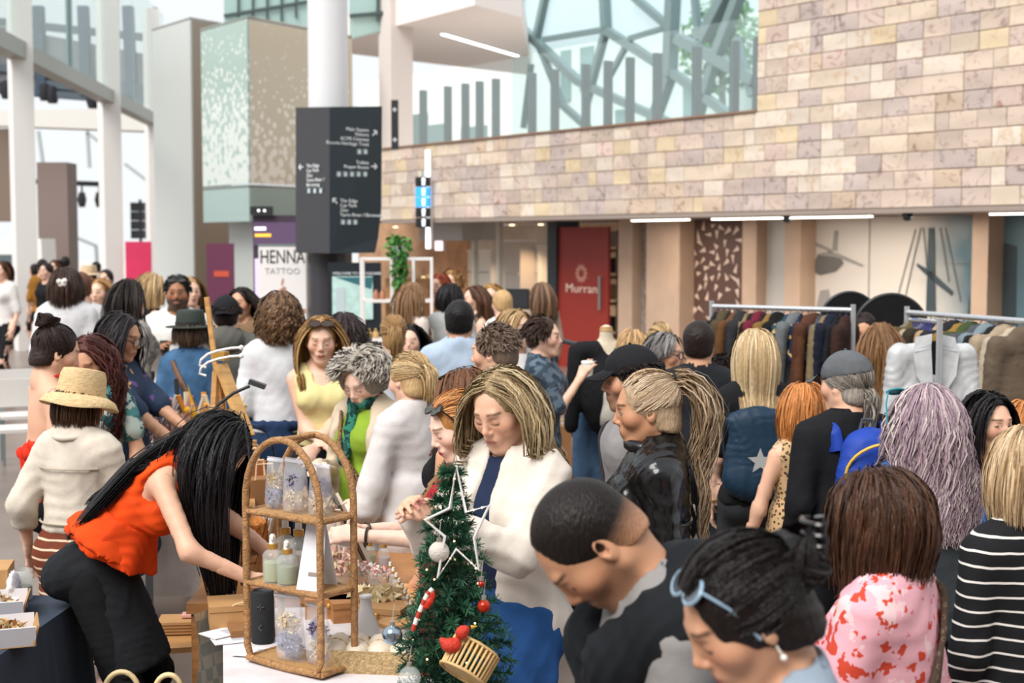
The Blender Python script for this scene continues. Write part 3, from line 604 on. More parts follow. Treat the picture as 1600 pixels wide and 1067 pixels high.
# tree foliage glimpsed through the atrium
def leaf_cloud(name, c, r, n, m, parent, s=.12, seed=1):
    g = np.random.default_rng(seed); d = g.normal(size=(n, 3)); d /= np.linalg.norm(d, axis=1)[:, None]; P = d * (g.random((n, 1)) ** .4) * r
    a = g.normal(size=(n, 3)); a /= np.linalg.norm(a, axis=1)[:, None]; b = np.cross(a, g.normal(size=(n, 3))); b /= np.linalg.norm(b, axis=1)[:, None]
    V = np.concatenate([P + a * s, P + b * s * .45, P - a * s, P - b * s * .45]); Q = np.stack([np.arange(n) + k * n for k in range(4)], 1)
    o = put(name, mesh_np(V, Q, False), m, parent, c); return o
tr = thing('plane_tree', 'green tree crown seen through the atrium glass', 'tree', wall_pt(wall_t(1125, 9.5), 0, 9.5)); tag(leaf_cloud('foliage', (0, 0, 6.6), np.array([1.0, 1.0, 1.1]), 900, mat('leaf_green', srgb('#5c8a4a'), .6, vary=.4, vscale=3), tr), kind='stuff')
MB().tube([(0, 0, 0), (.1, 0, 3), (0, .1, 6.4)], [.16, .13, .06]).build('trunk', plain('#5d4c3e', .8), tr)
# =================================================================== PEOPLE ENGINE: bodies and clothes grown from smooth distance fields
def A3(v): return np.array(v, float)
def rotx(a): c, s = math.cos(a), math.sin(a); return np.array([[1, 0, 0], [0, c, -s], [0, s, c]])
def roty(a): c, s = math.cos(a), math.sin(a); return np.array([[c, 0, s], [0, 1, 0], [-s, 0, c]])
def rotz(a): c, s = math.cos(a), math.sin(a); return np.array([[c, -s, 0], [s, c, 0], [0, 0, 1]])
D2R = math.pi / 180
def nrm(v): v = A3(v); n = np.linalg.norm(v); return v / n if n > 1e-9 else v
class Prim: pass
def ell(c, r, R=None, k=.03, sub=False):
    p = Prim(); p.t = 'e'; p.c = A3(c); p.r = A3(r if hasattr(r, '__len__') else (r, r, r)); p.R = np.eye(3) if R is None else R; p.k = k; p.sub = sub
    e = np.sqrt(((p.R * p.r) ** 2).sum(1)); p.lo = p.c - e; p.hi = p.c + e; return p
def cone(a, b, ra, rb, k=.03, n=None, s=1.0, sub=False):
    p = Prim(); p.t = 'c'; p.a = A3(a); p.b = A3(b); p.ra = ra; p.rb = rb; p.k = k; p.n = None if n is None else nrm(n); p.s = s; p.sub = sub
    m = max(ra, rb); p.lo = np.minimum(p.a, p.b) - m; p.hi = np.maximum(p.a, p.b) + m; return p
def drum(a, b, ra, rb, X, k=.02, pleat=0.0, np_=0, sub=False):
    """elliptical truncated cone with flat caps: ra, rb = (rx, ry); X = side axis"""
    p = Prim(); p.t = 'd'; p.a = A3(a); p.b = A3(b); p.ra = A3(ra); p.rb = A3(rb); ax = p.b - p.a; p.L = np.linalg.norm(ax); p.ax = ax / p.L
    x = A3(X) - p.ax * np.dot(X, p.ax); p.X = nrm(x); p.Yv = np.cross(p.ax, p.X); p.k = k; p.pleat = pleat; p.np = np_; p.sub = sub
    m = max(p.ra.max(), p.rb.max()) * 1.05; p.lo = np.minimum(p.a, p.b) - m; p.hi = np.maximum(p.a, p.b) + m; return p
def plane(pt, n):                      # keeps the side that n points to
    p = Prim(); p.t = 'p'; p.pt = A3(pt); p.n = nrm(n); p.k = 0; p.sub = 'clip'; return p
def shift(p, d):                       # inflated copy
    import copy as _c
    q = _c.copy(p)
    if q.t == 'e': q.r = q.r + d
    elif q.t == 'c': q.ra += d; q.rb += d
    else: q.ra = q.ra + d; q.rb = q.rb + d
    q.lo = q.lo - d; q.hi = q.hi + d; return q
def dist(p, x, y, z):
    if p.t == 'e':
        dx, dy, dz = x - p.c[0], y - p.c[1], z - p.c[2]; R = p.R; r = p.r
        u = [(R[0, i] * dx + R[1, i] * dy + R[2, i] * dz) / r[i] for i in range(3)]
        k0 = np.sqrt(u[0] ** 2 + u[1] ** 2 + u[2] ** 2); k1 = np.sqrt((u[0] / r[0]) ** 2 + (u[1] / r[1]) ** 2 + (u[2] / r[2]) ** 2)
        return k0 * (k0 - 1) / np.maximum(k1, 1e-6)
    if p.t == 'c':
        ba = p.b - p.a; L2 = max((ba ** 2).sum(), 1e-9); dx, dy, dz = x - p.a[0], y - p.a[1], z - p.a[2]
        t = np.clip((dx * ba[0] + dy * ba[1] + dz * ba[2]) / L2, 0, 1)
        qx, qy, qz = dx - t * ba[0], dy - t * ba[1], dz - t * ba[2]
        if p.n is not None:
            h = (qx * p.n[0] + qy * p.n[1] + qz * p.n[2]) * (1 / p.s - 1); qx = qx + h * p.n[0]; qy = qy + h * p.n[1]; qz = qz + h * p.n[2]
        return (np.sqrt(qx * qx + qy * qy + qz * qz) - (p.ra + (p.rb - p.ra) * t)) * (p.s if p.n is not None else 1)
    if p.t == 'd':
        dx, dy, dz = x - p.a[0], y - p.a[1], z - p.a[2]
        h = dx * p.ax[0] + dy * p.ax[1] + dz * p.ax[2]; t = np.clip(h / p.L, 0, 1)
        u = dx * p.X[0] + dy * p.X[1] + dz * p.X[2]; v = dx * p.Yv[0] + dy * p.Yv[1] + dz * p.Yv[2]
        rx = p.ra[0] + (p.rb[0] - p.ra[0]) * t; ry = p.ra[1] + (p.rb[1] - p.ra[1]) * t
        if p.pleat:
            m = 1 + p.pleat * t * np.sin(np.arctan2(v, u) * p.np); rx = rx * m; ry = ry * m
        d = (np.sqrt((u / rx) ** 2 + (v / ry) ** 2) - 1) * np.minimum(rx, ry)
        return np.maximum(d, np.maximum(-h, h - p.L))
    return -((x - p.pt[0]) * p.n[0] + (y - p.pt[1]) * p.n[1] + (z - p.pt[2]) * p.n[2])
def field(prims, lo, hi, h):
    n = np.maximum(np.ceil((hi - lo) / h).astype(int) + 1, 2)
    ax = [(lo[i] + h * np.arange(n[i])).astype(np.float32) for i in range(3)]
    Fd = np.full(n, .5, np.float32)
    for p in prims:
        if p.t == 'p':
            sl = (slice(None),) * 3
        else:
            pad = p.k + 2.5 * h + .004
            i0 = np.clip(((p.lo - pad - lo) / h).astype(int), 0, n); i1 = np.clip(((p.hi + pad - lo) / h).astype(int) + 2, 0, n)
            if (i1 <= i0).any(): continue
            sl = tuple(slice(i0[i], i1[i]) for i in range(3))
        d = dist(p, ax[0][sl[0]][:, None, None], ax[1][sl[1]][None, :, None], ax[2][sl[2]][None, None, :]).astype(np.float32)
        f = Fd[sl]
        if p.sub == 'clip': Fd[sl] = np.maximum(f, d)
        elif p.sub:
            d = -d; q = np.clip(.5 - .5 * (f - d) / max(p.k, 1e-5), 0, 1); Fd[sl] = f + (d - f) * q + p.k * q * (1 - q)
        else:
            q = np.clip(.5 + .5 * (f - d) / max(p.k, 1e-5), 0, 1); Fd[sl] = f + (d - f) * q - p.k * q * (1 - q)
    return Fd
def surf_net(Fd, lo, h):
    ins = Fd < 0; n = Fd.shape
    c = np.zeros((n[0] - 1, n[1] - 1, n[2] - 1), np.int8)
    offs = [(i, j, k) for i in (0, 1) for j in (0, 1) for k in (0, 1)]
    for i, j, k in offs: c += ins[i:n[0] - 1 + i, j:n[1] - 1 + j, k:n[2] - 1 + k]
    act = (c > 0) & (c < 8); I, J, K = np.nonzero(act); m = len(I)
    if m == 0: return np.zeros((0, 3)), np.zeros((0, 4), int)
    idx = np.full(act.shape, -1, np.int32); idx[I, J, K] = np.arange(m)
    val = np.stack([Fd[I + i, J + j, K + k] for i, j, k in offs], 1); P = np.zeros((m, 3)); cnt = np.zeros(m)
    for a in range(8):
        for b in range(a + 1, 8):
            if sum(x != y for x, y in zip(offs[a], offs[b])) != 1: continue
            va, vb = val[:, a], val[:, b]; s = (va < 0) != (vb < 0); t = np.where(s, va / np.where(s, va - vb, 1), 0)[:, None]
            oa, ob = np.array(offs[a]), np.array(offs[b]); P += np.where(s[:, None], oa + t * (ob - oa), 0); cnt += s
    V = lo + h * (np.stack([I, J, K], 1) + P / cnt[:, None]); Q = []
    for axis in range(3):
        s0 = [slice(1, n[d] - 1) for d in range(3)]; s1 = list(s0); s0[axis] = slice(0, n[axis] - 1); s1[axis] = slice(1, n[axis])
        a, b = ins[tuple(s0)], ins[tuple(s1)]; ch = np.stack(np.nonzero(a != b), 1)
        if len(ch) == 0: continue
        flip = a[tuple(ch.T)]; g = ch + 1; g[:, axis] -= 1
        u, v = [(1, 2), (2, 0), (0, 1)][axis]; eu = np.zeros(3, int); ev = np.zeros(3, int); eu[u] = 1; ev[v] = 1
        q = np.stack([idx[tuple((g - eu - ev).T)], idx[tuple((g - ev).T)], idx[tuple(g.T)], idx[tuple((g - eu).T)]], 1)
        q = np.where(flip[:, None], q, q[:, ::-1]); Q.append(q)
    Q = np.concatenate(Q); return V, Q[(Q >= 0).all(1)]
def vnormals(V, Q):
    fn = np.cross(V[Q[:, 2]] - V[Q[:, 0]], V[Q[:, 3]] - V[Q[:, 1]]); N = np.zeros_like(V)
    for k in range(4):
        for d in range(3): N[:, d] += np.bincount(Q[:, k], fn[:, d], len(V))
    return N / np.maximum(np.linalg.norm(N, axis=1), 1e-12)[:, None]
def smooth_v(V, Q):
    S = np.zeros_like(V); n = np.zeros(len(V))
    for a, b in ((0, 1), (1, 2), (2, 3), (3, 0)):
        for x, y in ((a, b), (b, a)):
            for d in range(3): S[:, d] += np.bincount(Q[:, x], V[Q[:, y], d], len(V))
            n += np.bincount(Q[:, x], minlength=len(V))
    return V * .4 + .6 * S / np.maximum(n, 1)[:, None]
def wrinkle(V, amp, f=1.0, seed=0.0):
    x, y, z = V.T * f * 1.6; s = seed
    w1 = np.sin(24 * x + 13 * y + 6 * z + s + 1.7 * np.sin(6 * z + 4 * x + s)); w2 = np.sin(14 * x - 25 * z + 6 * y + 2 * s + 1.8 * np.sin(9 * x + 5 * z)); w3 = np.sin(9 * z + 7 * x - 6 * y + s)
    m = .5 + .5 * np.sin(5 * x + 7 * z + 3 * s)
    return amp * ((.64 - np.abs(w1)) * (.35 + .65 * m) + (.64 - np.abs(w2)) * (1.15 - m) + .25 * w3)
def blob_np(prims, h, wr=0.0, wf=1.0, seed=0.0, box=None):
    lo = np.min([p.lo for p in prims if p.t != 'p' and not p.sub], 0) - 2.2 * h - .012; hi = np.max([p.hi for p in prims if p.t != 'p' and not p.sub], 0) + 2.2 * h + .012
    if box is not None: lo = np.maximum(lo, box[0]); hi = np.minimum(hi, box[1])
    V, Q = surf_net(field(prims, lo, hi, h), lo, h)
    if wr and len(V):
        for _ in range(2): V = smooth_v(V, Q)
    if wr and len(V): V = V + vnormals(V, Q) * wrinkle(V, wr, wf, seed)[:, None]
    return V, Q
def blob(name, prims, h, m, parent, wr=0.0, wf=1.0, seed=0.0):
    V, Q = blob_np(prims, h, wr, wf, seed)
    return put(name, mesh_np(V, Q), m, parent)
def set_col(me, C):
    a = me.color_attributes.new('Col', 'FLOAT_COLOR', 'POINT'); a.data.foreach_set('color', np.concatenate([C, np.ones((len(C), 1))], 1).astype(np.float32).ravel())
def attr_mat(name, rough, spec, sss=0.0, bump=0.0, bs=60, aniso=0.0, stretch=(1, 1, 1)):
    m = bpy.data.materials.new(name); m.use_nodes = True; N = m.node_tree.nodes; L = m.node_tree.links; b = N['Principled BSDF']
    a = N.new('ShaderNodeAttribute'); a.attribute_name = 'Col'; L.new(a.outputs['Color'], b.inputs['Base Color'])
    b.inputs['Roughness'].default_value = rough; b.inputs['Specular IOR Level'].default_value = spec
    if sss: b.inputs['Subsurface Weight'].default_value = sss; b.inputs['Subsurface Radius'].default_value = (.012, .005, .003); b.inputs['Subsurface Scale'].default_value = 1
    if bump:
        tc = N.new('ShaderNodeTexCoord'); mp = N.new('ShaderNodeMapping'); mp.inputs['Scale'].default_value = stretch; n = N.new('ShaderNodeTexNoise'); n.inputs['Scale'].default_value = bs
        L.new(tc.outputs['Object'], mp.inputs[0]); L.new(mp.outputs[0], n.inputs[0]); bp = N.new('ShaderNodeBump'); bp.inputs['Strength'].default_value = bump; bp.inputs['Distance'].default_value = .01
        L.new(n.outputs[0], bp.inputs['Height']); L.new(bp.outputs[0], b.inputs['Normal'])
    return m
M_SKIN = attr_mat('skin', .5, .4, 0.0); M_HAIR = attr_mat('hair', .45, .25, bump=.5, bs=30, stretch=(6, 6, 1.2)); M_EYE = attr_mat('eye', .15, .6)
SKIN = {'fair': '#e3b8a0', 'pale': '#ecc6b2', 'tan': '#cf9c7c', 'olive': '#c08d6c', 'brown': '#9c6b4c', 'deep': '#7c5038', 'light': '#deae92'}

def ik(a, b, l1, l2, pole):
    a, b = A3(a), A3(b); d = b - a; L = np.linalg.norm(d); L2 = min(L, (l1 + l2) * .998); u = d / max(L, 1e-6); b = a + u * L2
    x = (l1 * l1 - l2 * l2 + L2 * L2) / (2 * L2); hgt = math.sqrt(max(l1 * l1 - x * x, 0)); w = A3(pole) - u * np.dot(pole, u); w = nrm(w) if np.linalg.norm(w) > 1e-6 else nrm(np.cross(u, [1, 0, 0]))
    return a + u * x + w * hgt, b
class Skel: pass
def skeleton(P):
    k = Skel(); s = k.s = P['H'] / 1.70; fem = k.fem = P.get('fem', True); b = k.b = P.get('build', 1.0)
    lean, bend, tw, side = [P.get(q, 0) * D2R for q in ('lean', 'bend', 'twist', 'side')]
    R0 = k.R0 = rotx(-lean) @ roty(side); k.pel = A3((P.get('hipx', 0) * s, -.45 * math.sin(lean) * s * P.get('hipback', .3), (.93 - P.get('crouch', 0)) * s))
    k.waist = k.pel + R0 @ A3((0, 0, .13)) * s; R1 = k.R1 = R0 @ rotx(-bend / 2); k.chest = k.waist + R1 @ A3((0, .008, .17)) * s
    R2 = k.R2 = R1 @ rotx(-bend / 2) @ rotz(tw); k.sc = k.chest + R2 @ A3((0, -.012, .165)) * s; k.nb = k.sc + R2 @ A3((0, -.012, .05)) * s
    hy, hp, hr = [q * D2R for q in P.get('head', (0, 0, 0))]
    k.hs = P.get('hs', 1.0) * (.72 + .28 * s) * (1.0 if fem else 1.03)
    Rn = R2 @ rotx(-hp * .45); k.Rh = R2 @ rotz(hy) @ rotx(-hp) @ roty(hr)
    k.C = k.nb + Rn @ A3((0, .022, .105)) * s + k.Rh @ A3((0, .008, .02))
    sw = P.get('sw', .148 if fem else .176) * s * (.6 + .4 * b); k.sw = sw; k.arm = {}
    for sd in (1, -1):
        sh = k.sc + R2 @ A3((sd * sw, 0, -.028 * s)); spec = P.get('armR' if sd > 0 else 'armL', 'down'); l1, l2 = .285 * s, .25 * s; pole = A3((sd * .35, -1, -.2))
        if isinstance(spec, str):
            if spec == 'down': tgt = sh + A3((sd * .05 * s, .06 * s, -.515 * s))
            elif spec == 'fold': tgt = k.waist + A3((-sd * .02, .24, .06)) * s
            elif spec == 'hold': tgt = k.chest + A3((sd * .06, .30, -.08)) * s
            elif spec == 'bent': tgt = k.waist + A3((sd * .14, .30, .02)) * s
            else: tgt = sh + A3((sd * .1, .1, -.5)) * s
            pl = None
        else: tgt = A3(spec[:3]) * s; pl = spec[3] if len(spec) > 3 else None
        if pl is not None: pole = A3(pl)
        el, wr = ik(sh, tgt, l1, l2, pole); d = nrm(wr - el); hang = d[2] < -.7
        pn = P.get('palmR' if sd > 0 else 'palmL'); n = A3(pn) if pn is not None else (A3((-sd, .0, 0)) if hang else A3((-sd * .7, 0, -.7)))
        n = nrm(n - d * np.dot(n, d)); k.arm[sd] = (sh, el, wr, d, n)
    k.leg = {}
    for sd in (1, -1):
        hip = k.pel + A3((sd * .085 * s, 0, -.04 * s)); ft = P.get('footR' if sd > 0 else 'footL', (sd * .095, .0))
        ank = A3((ft[0] * s, ft[1] * s - .02, (.085 + (ft[2] if len(ft) > 2 else 0)) * s)); kn, ank = ik(hip, ank, .435 * s, .425 * s, (sd * .05, 1, 0)); k.leg[sd] = (hip, kn, ank)
    return k
def torso_prims(k, i=0.0):
    s, b, f = k.s, k.b, k.fem; R0, R1, R2 = k.R0, k.R1, k.R2
    p = [ell(k.pel + R0 @ A3((0, -.005, -.03)) * s, A3(((.165 if f else .158) * b, .112 * b, .12)) * s, R0, .05), ell(k.waist + R0 @ A3((0, 0, .0)) * s, A3(((.128 if f else .145) * b, .1 * b, .14)) * s, R0, .06),
         ell(k.chest + R1 @ A3((0, 0, .03)) * s, A3(((.134 if f else .16) * b, .104 * b, .17)) * s, R1, .06)]
    w = k.sw * .82
    p += [cone(k.sc + R2 @ A3((w, 0, -.035 * s)), k.sc + R2 @ A3((-w, 0, -.035 * s)), .058 * s, .058 * s, .06, R2[:, 1], 1.0), cone(k.nb, k.sc + R2 @ A3((.1, -.01, -.0)) * s, .05 * s, .045 * s, .04), cone(k.nb, k.sc + R2 @ A3((-.1, -.01, 0)) * s, .05 * s, .045 * s, .04)]
    if f: p += [ell(k.chest + R2 @ A3((sd * .07, .082, .035)) * s, A3((.062, .052, .06)) * s, R2, .045) for sd in (1, -1)]
    else: p += [ell(k.chest + R2 @ A3((sd * .07, .06, .075)) * s, A3((.075, .045, .06)) * s, R2, .05) for sd in (1, -1)]
    p += [ell(k.pel + R0 @ A3((sd * .078, -.065, -.06)) * s, A3((.088, .08, .095)) * s * (b ** .5), R0, .05) for sd in (1, -1)]
    return [shift(q, i) for q in p] if i else p
def arm_prims(k, sd, i=0.0, frac=1.0, flare=0.0):
    """frac: 0..1 of upper arm + forearm"""
    s = k.s; m = (1 if k.fem else 1.12) * (.5 + .5 * k.b); sh, el, wr, d, n = k.arm[sd]; f1 = min(frac * 2, 1); f2 = max(frac * 2 - 1, 0)
    p = [cone(sh, sh + (el - sh) * f1, .045 * s * m + i, (.045 + (.036 - .045) * f1) * s * m + i + (flare if f2 == 0 else flare * .4), .02)]
    if f2 > 0: p.append(cone(el, el + (wr - el) * f2, .038 * s * m + i, (.038 + (.025 - .038) * f2) * s * m + i + flare, .03))
    return p
def leg_prims(k, i=0.0, frac=1.0, flare=0.0):
    s = k.s; m = .4 + .6 * k.b; p = []
    for sd in (1, -1):
        hip, kn, an = k.leg[sd]; f1 = min(frac * 2, 1); f2 = max(frac * 2 - 1, 0)
        p.append(cone(hip, hip + (kn - hip) * f1, .09 * s * m + i, (.09 + (.057 - .09) * f1) * s * m + i + (flare if not f2 else flare * .5), .03))
        if f2: p.append(cone(kn, kn + (an - kn) * f2, .056 * s * m + i + flare * .5, (.056 + (.036 - .056) * f2) * s * m + i + flare, .03)); 
        if f2 > .5 and flare < .01: c = kn + (an - kn) * .3 + A3((0, -.018, 0)); p.append(ell(c, A3((.047, .05, .1)) * s * m + i, None, .03))
    return p
def head_prims(k, P):
    C, R, h = k.C, k.Rh, k.hs; f = k.fem; q = []
    def T(x, y, z): return C + R @ A3((x, y, z)) * h
    def E(c, r, kk=.012, sub=False, Rl=None): q.append(ell(T(*c), A3(r) * h, R if Rl is None else R @ Rl, kk * h, sub))
    def K(a, b, ra, rb, kk=.012, sub=False): q.append(cone(T(*a), T(*b), ra * h, rb * h, kk * h, sub=sub))
    E((0, -.014, .034), (.074, .096, .09), .02); E((0, .022, .002), (.064, .074, .083), .03)
    jw = .84 if f else 1.02
    K((0, .012, -.035), (0, .05, -.085), .058 * jw, .033 * jw, .03); E((0, .072, -.098), (.02 * jw, .018, .016), .018)
    for sd in (1, -1):
        E((sd * .043, .056, -.018), (.026, .026, .026), .025); K((sd * .058 * jw, .0, -.05), (sd * .02, .06, -.092), .018, .016, .025)
    K((-.03, .082, .03), (.03, .082, .03), .011 if f else .013, .011 if f else .013, .015)
    for sd in (1, -1): E((sd * .031, .098, .008), (.019, .013, .0125), .010, True)
    for sd in (1, -1): E((sd * .031, .0775, .006), (.0145, .0145, .0125), .005)
    K((0, .088, .022), (0, .106, -.016), .007, .009, .012); E((0, .107, -.022), (.010, .0105, .009), .008)
    for sd in (1, -1): E((sd * .0105, .099, -.027), (.007, .009, .006), .006)
    E((0, .078, -.056), (.03, .022, .024), .02)
    if P.get('smile'): K((-.024, .086, -.052), (0, .097, -.058), .0055, .0065, .006); K((.024, .086, -.052), (0, .097, -.058), .0055, .0065, .006)
    K((-.016, .091, -.0545), (.016, .091, -.0545), .0045, .0045, .006); K((-.012, .0915, -.064), (.012, .0915, -.064), .0055, .0055, .006)
    E((0, .105, -.0595), (.022, .008, .0016), .003, True)
    for sd in (1, -1):
        Rl = rotz(-sd * .35) @ rotx(.2); E((sd * .077, -.008, -.004), (.007, .018, .031), .006, False, Rl); E((sd * .079, -.004, -.0), (.006, .009, .016), .004, True, Rl)
    nr = (.05 if f else .06) * (.8 + .2 * k.b)
    q.append(cone(T(0, -.028, -.05), k.nb + k.R2 @ A3((0, .0, -.01)), nr * k.s, (nr + .004) * k.s, .035))
    return q
def hand_prims(k, sd, curl):
    sh, el, wr, d, n = k.arm[sd]; s = k.s * (.97 if k.fem else 1.06); w = np.cross(d, n); w = w if np.dot(w, A3((0, 1, 0))) * 1 >= 0 or True else -w
    w = w * (1 if sd > 0 else -1)     # towards the thumb
    p = [cone(el + (wr - el) * .5, wr, .031 * s, .024 * s, .01, n, .85), cone(wr - d * .005, wr + d * .075 * s, .026 * s, .036 * s, .015, n, .42)]
    c0 = curl * D2R
    for j, (off, ln) in enumerate(((.030, .066), (.0105, .076), (-.0095, .071), (-.029, .056))):
        a = wr + (d * .082 + w * off) * s; ln *= s
        d1 = d * math.cos(c0 * .5) + n * math.sin(c0 * .5); d2 = d * math.cos(c0 * 1.15) + n * math.sin(c0 * 1.15); sp_ = w * off * .12 * s
        b = a + d1 * ln * .5 + sp_; e = b + d2 * ln * .52 + sp_
        p += [cone(a - d * .012, b, .0092 * s, .0085 * s, .005), cone(b, e, .0085 * s, .0068 * s, .003)]
    a = wr + (d * .02 + w * .02) * s; b = wr + (d * .058 + w * .05 + n * .018) * s; e = b + (d * .032 + w * .006 + n * .02) * s
    p += [cone(a, b, .016 * s, .0115 * s, .012), cone(b, e, .0108 * s, .008 * s, .004)]
    return p
def paint_skin(V, k, P, base):
    C = np.tile(base, (len(V), 1)); h = ((V - k.C) @ k.Rh) / k.hs; x, y, z = h.T; ax = np.abs(x)
    def bl(mask, col, a=1.0):
        m = np.clip(mask, 0, 1)[:, None] * a; C[:] = C * (1 - m) + A3(col) * m
    def sm(v, w): return np.clip(.5 - v / w, 0, 1)
    head = y > .02
    bl(sm(((ax - .045) / .03) ** 2 + ((z + .02) / .028) ** 2 - .8, 1.2) * head, base * A3((1.05, .72, .68)), .35)
    bl(sm((x / .012) ** 2 + ((z + .022) / .016) ** 2 - .8, 1.) * (y > .09), base * A3((1.03, .76, .72)), .3)
    if P.get('beard'):
        st = P['beard']; m = sm(-(z * -1) * 0 + (z + .035 - .5 * np.maximum(.03 - y, 0)), .02) * sm(-(y - .0), .02) * (z > -.13) * sm(-(h[:, 2] + .125), .01)
        bl(m, srgb(P.get('bcol', '#2a1d18')), st); bl(sm(((ax) / .028) ** 2 + ((z + .043) / .008) ** 2 - 1, .8) * (y > .07), srgb(P.get('bcol', '#2a1d18')), min(1, st * 1.5))
    lipc = srgb(P.get('lips', '#b5655c' if k.fem else '#a56f60'))
    bl(sm((x / .022) ** 2 + ((z + .0595) / .0098) ** 2 - 1, .5) * (y > .075), lipc, .85)
    bl(sm((x / .021) ** 2 + ((z + .0598) / .0025) ** 2 - 1, .9) * (y > .08), A3(lipc) * .35, .8)
    hc = A3(srgb(P.get('brow', P.get('haircol', ['#3a2a20'])[0] if not P.get('blondbrow') else '#7a5b3c'))) * .7
    zb_ = .034 - 5.5 * (ax - .03) ** 2; bl(sm(np.abs(z - zb_) - .0038, .004) * sm(np.abs(ax - .032) - .019, .006) * (y > .05), hc, .85)
    if P.get('eyes', 'open') == 'open':
        e = ((ax - .031) / .0145) ** 2 + ((z - .006) / .0062) ** 2; m = (y > .065)
        bl(sm(e - 1.15, .6) * m, (.025, .018, .015), .9); bl(sm(e - .62, .4) * m, (.55, .5, .48), .9)
        gx = P.get('gaze', 0.0) * .006
        bl(sm(((x - np.sign(x) * .031 - gx) / .0075) ** 2 + ((z - .006) / .0064) ** 2 - 1, .6) * m, srgb(P.get('iris', '#3b2618')), 1)
    else:
        zz = -.002 + 14 * (ax - .031) ** 2; bl(sm(np.abs(z - zz) - .0022, .003) * sm(np.abs(ax - .031) - .0145, .004) * (y > .06), (.03, .02, .018), .95)
        bl(sm(((ax - .031) / .017) ** 2 + ((z - .01) / .010) ** 2 - .9, .8) * (y > .06), base * A3((.72, .62, .6)), .45)
    return C
LOD = {0: dict(b=.02, h=.0042, d=.006, c=.0125, n=.9), 1: dict(b=.024, h=.0064, d=.0075, c=.0185, n=.58), 2: dict(b=.032, h=.0095, d=.010, c=.023, n=.42), 3: dict(b=.042, h=.0135, d=.014, c=.034, n=.18)}
def build_body(k, P, root, lod):
    L = dict(LOD[lod]); L['h'] *= 1.45 if abs(P.get('_yaw', 0)) < 55 else 1.0; base = A3(srgb(SKIN.get(P.get('skin', 'fair'), P.get('skin', 'fair')))); ph = head_prims(k, P); i = -.004 if P.get('slim') else 0
    body = torso_prims(k, -.004) + leg_prims(k, -.002)
    for sd in (1, -1): body += arm_prims(k, sd, 0)
    for sd in (1, -1):
        hip, kn, an = k.leg[sd]; body.append(cone(an + A3((0, -.03, -.05)) * k.s, an + A3((0, .14, -.062)) * k.s, .03 * k.s, .022 * k.s, .02))
    neck = [q for q in ph[-1:]]; zc = k.nb + k.R2 @ A3((0, 0, .02)); parts = []
    allp = body + ph; hb = (k.C - .155 * k.hs, k.C + .155 * k.hs); hb = (hb[0] - A3((0, 0, .03)), hb[1])
    V1, Q1 = blob_np(allp, L['b']); inb = ((V1 > hb[0] + .012) & (V1 < hb[1] - .012)).all(1)
    hands = {}
    for sd in (1, -1):
        hp = hand_prims(k, sd, P.get('curlR' if sd > 0 else 'curlL', 38)); wr, d = k.arm[sd][2], k.arm[sd][3]; hands[sd] = hp
        inb |= ((V1 - wr) @ d > -.012) & (np.linalg.norm(V1 - wr, axis=1) < .06)
    Q1 = Q1[~inb[Q1].all(1)]; parts.append((V1, Q1))
    parts.append(blob_np(allp, L['h'], box=hb))
    for sd in (1, -1): parts.append(blob_np(hands[sd], L['d']))
    V, Q, n = [], [], 0
    for v, q in parts: V.append(v); Q.append(q + n); n += len(v)
    V = np.concatenate(V); Q = np.concatenate(Q); used = np.unique(Q); mp = np.zeros(len(V), int); mp[used] = np.arange(len(used)); V = V[used]; Q = mp[Q]
    me = mesh_np(V, Q); set_col(me, paint_skin(V, k, P, base)); return put('body', me, M_SKIN, root)

# ---- hair
def locks(paths, width, out_c, col, taper=.25, flat=.42):
    """paths (N,S,3) -> flattened tubes; col (N,3)"""
    N, S, _ = paths.shape; T = np.gradient(paths, axis=1); T /= np.maximum(np.linalg.norm(T, axis=2, keepdims=True), 1e-9)
    O = paths - out_c; sd = np.cross(T, O); sd /= np.maximum(np.linalg.norm(sd, axis=2, keepdims=True), 1e-9); tw = (RNG.random((N, 1, 1)) - .5) * 1.5; sd = sd * np.cos(tw) + np.cross(T, sd) * np.sin(tw)
    t = np.linspace(0, 1, S)[None, :, None]; w = (width[:, None, None] if np.ndim(width) else width) * (.55 + .45 * np.minimum(t * 5, 1)) * (1 - (1 - taper) * t ** 3)
    ring = np.stack([paths + sd * w, paths - sd * w], 2)   # N,S,2,3
    V = ring.reshape(-1, 3); b = (np.arange(N) * S * 2)[:, None] + (np.arange(S - 1) * 2)[None, :]
    Q = np.stack([b, b + 1, b + 3, b + 2], -1).reshape(-1, 4); C = np.repeat(col, S * 2, 0); return V, Q, C
def hair_cap(k, th, front=.0, low=-.06, nape=-.02, vol=(1, 1, 1)):
    C, R, h = k.C, k.Rh, k.hs
    def T(x, y, z): return C + R @ A3((x, y, z)) * h
    p = [ell(T(0, -.014, .034), (A3((.077, .097, .091)) * A3(vol) + th) * h, R, .01), ell(T(0, -.05, low + .02), A3((.066 + th, .05 + th, .062)) * h, R, .03)]
    p += [ell(T(0, .128 + front, -.002), A3((.072, .092, .122)) * h, R, .01, True)]
    p += [plane(T(0, -.04, low), R @ A3((0, -.35, 1)))]
    return p
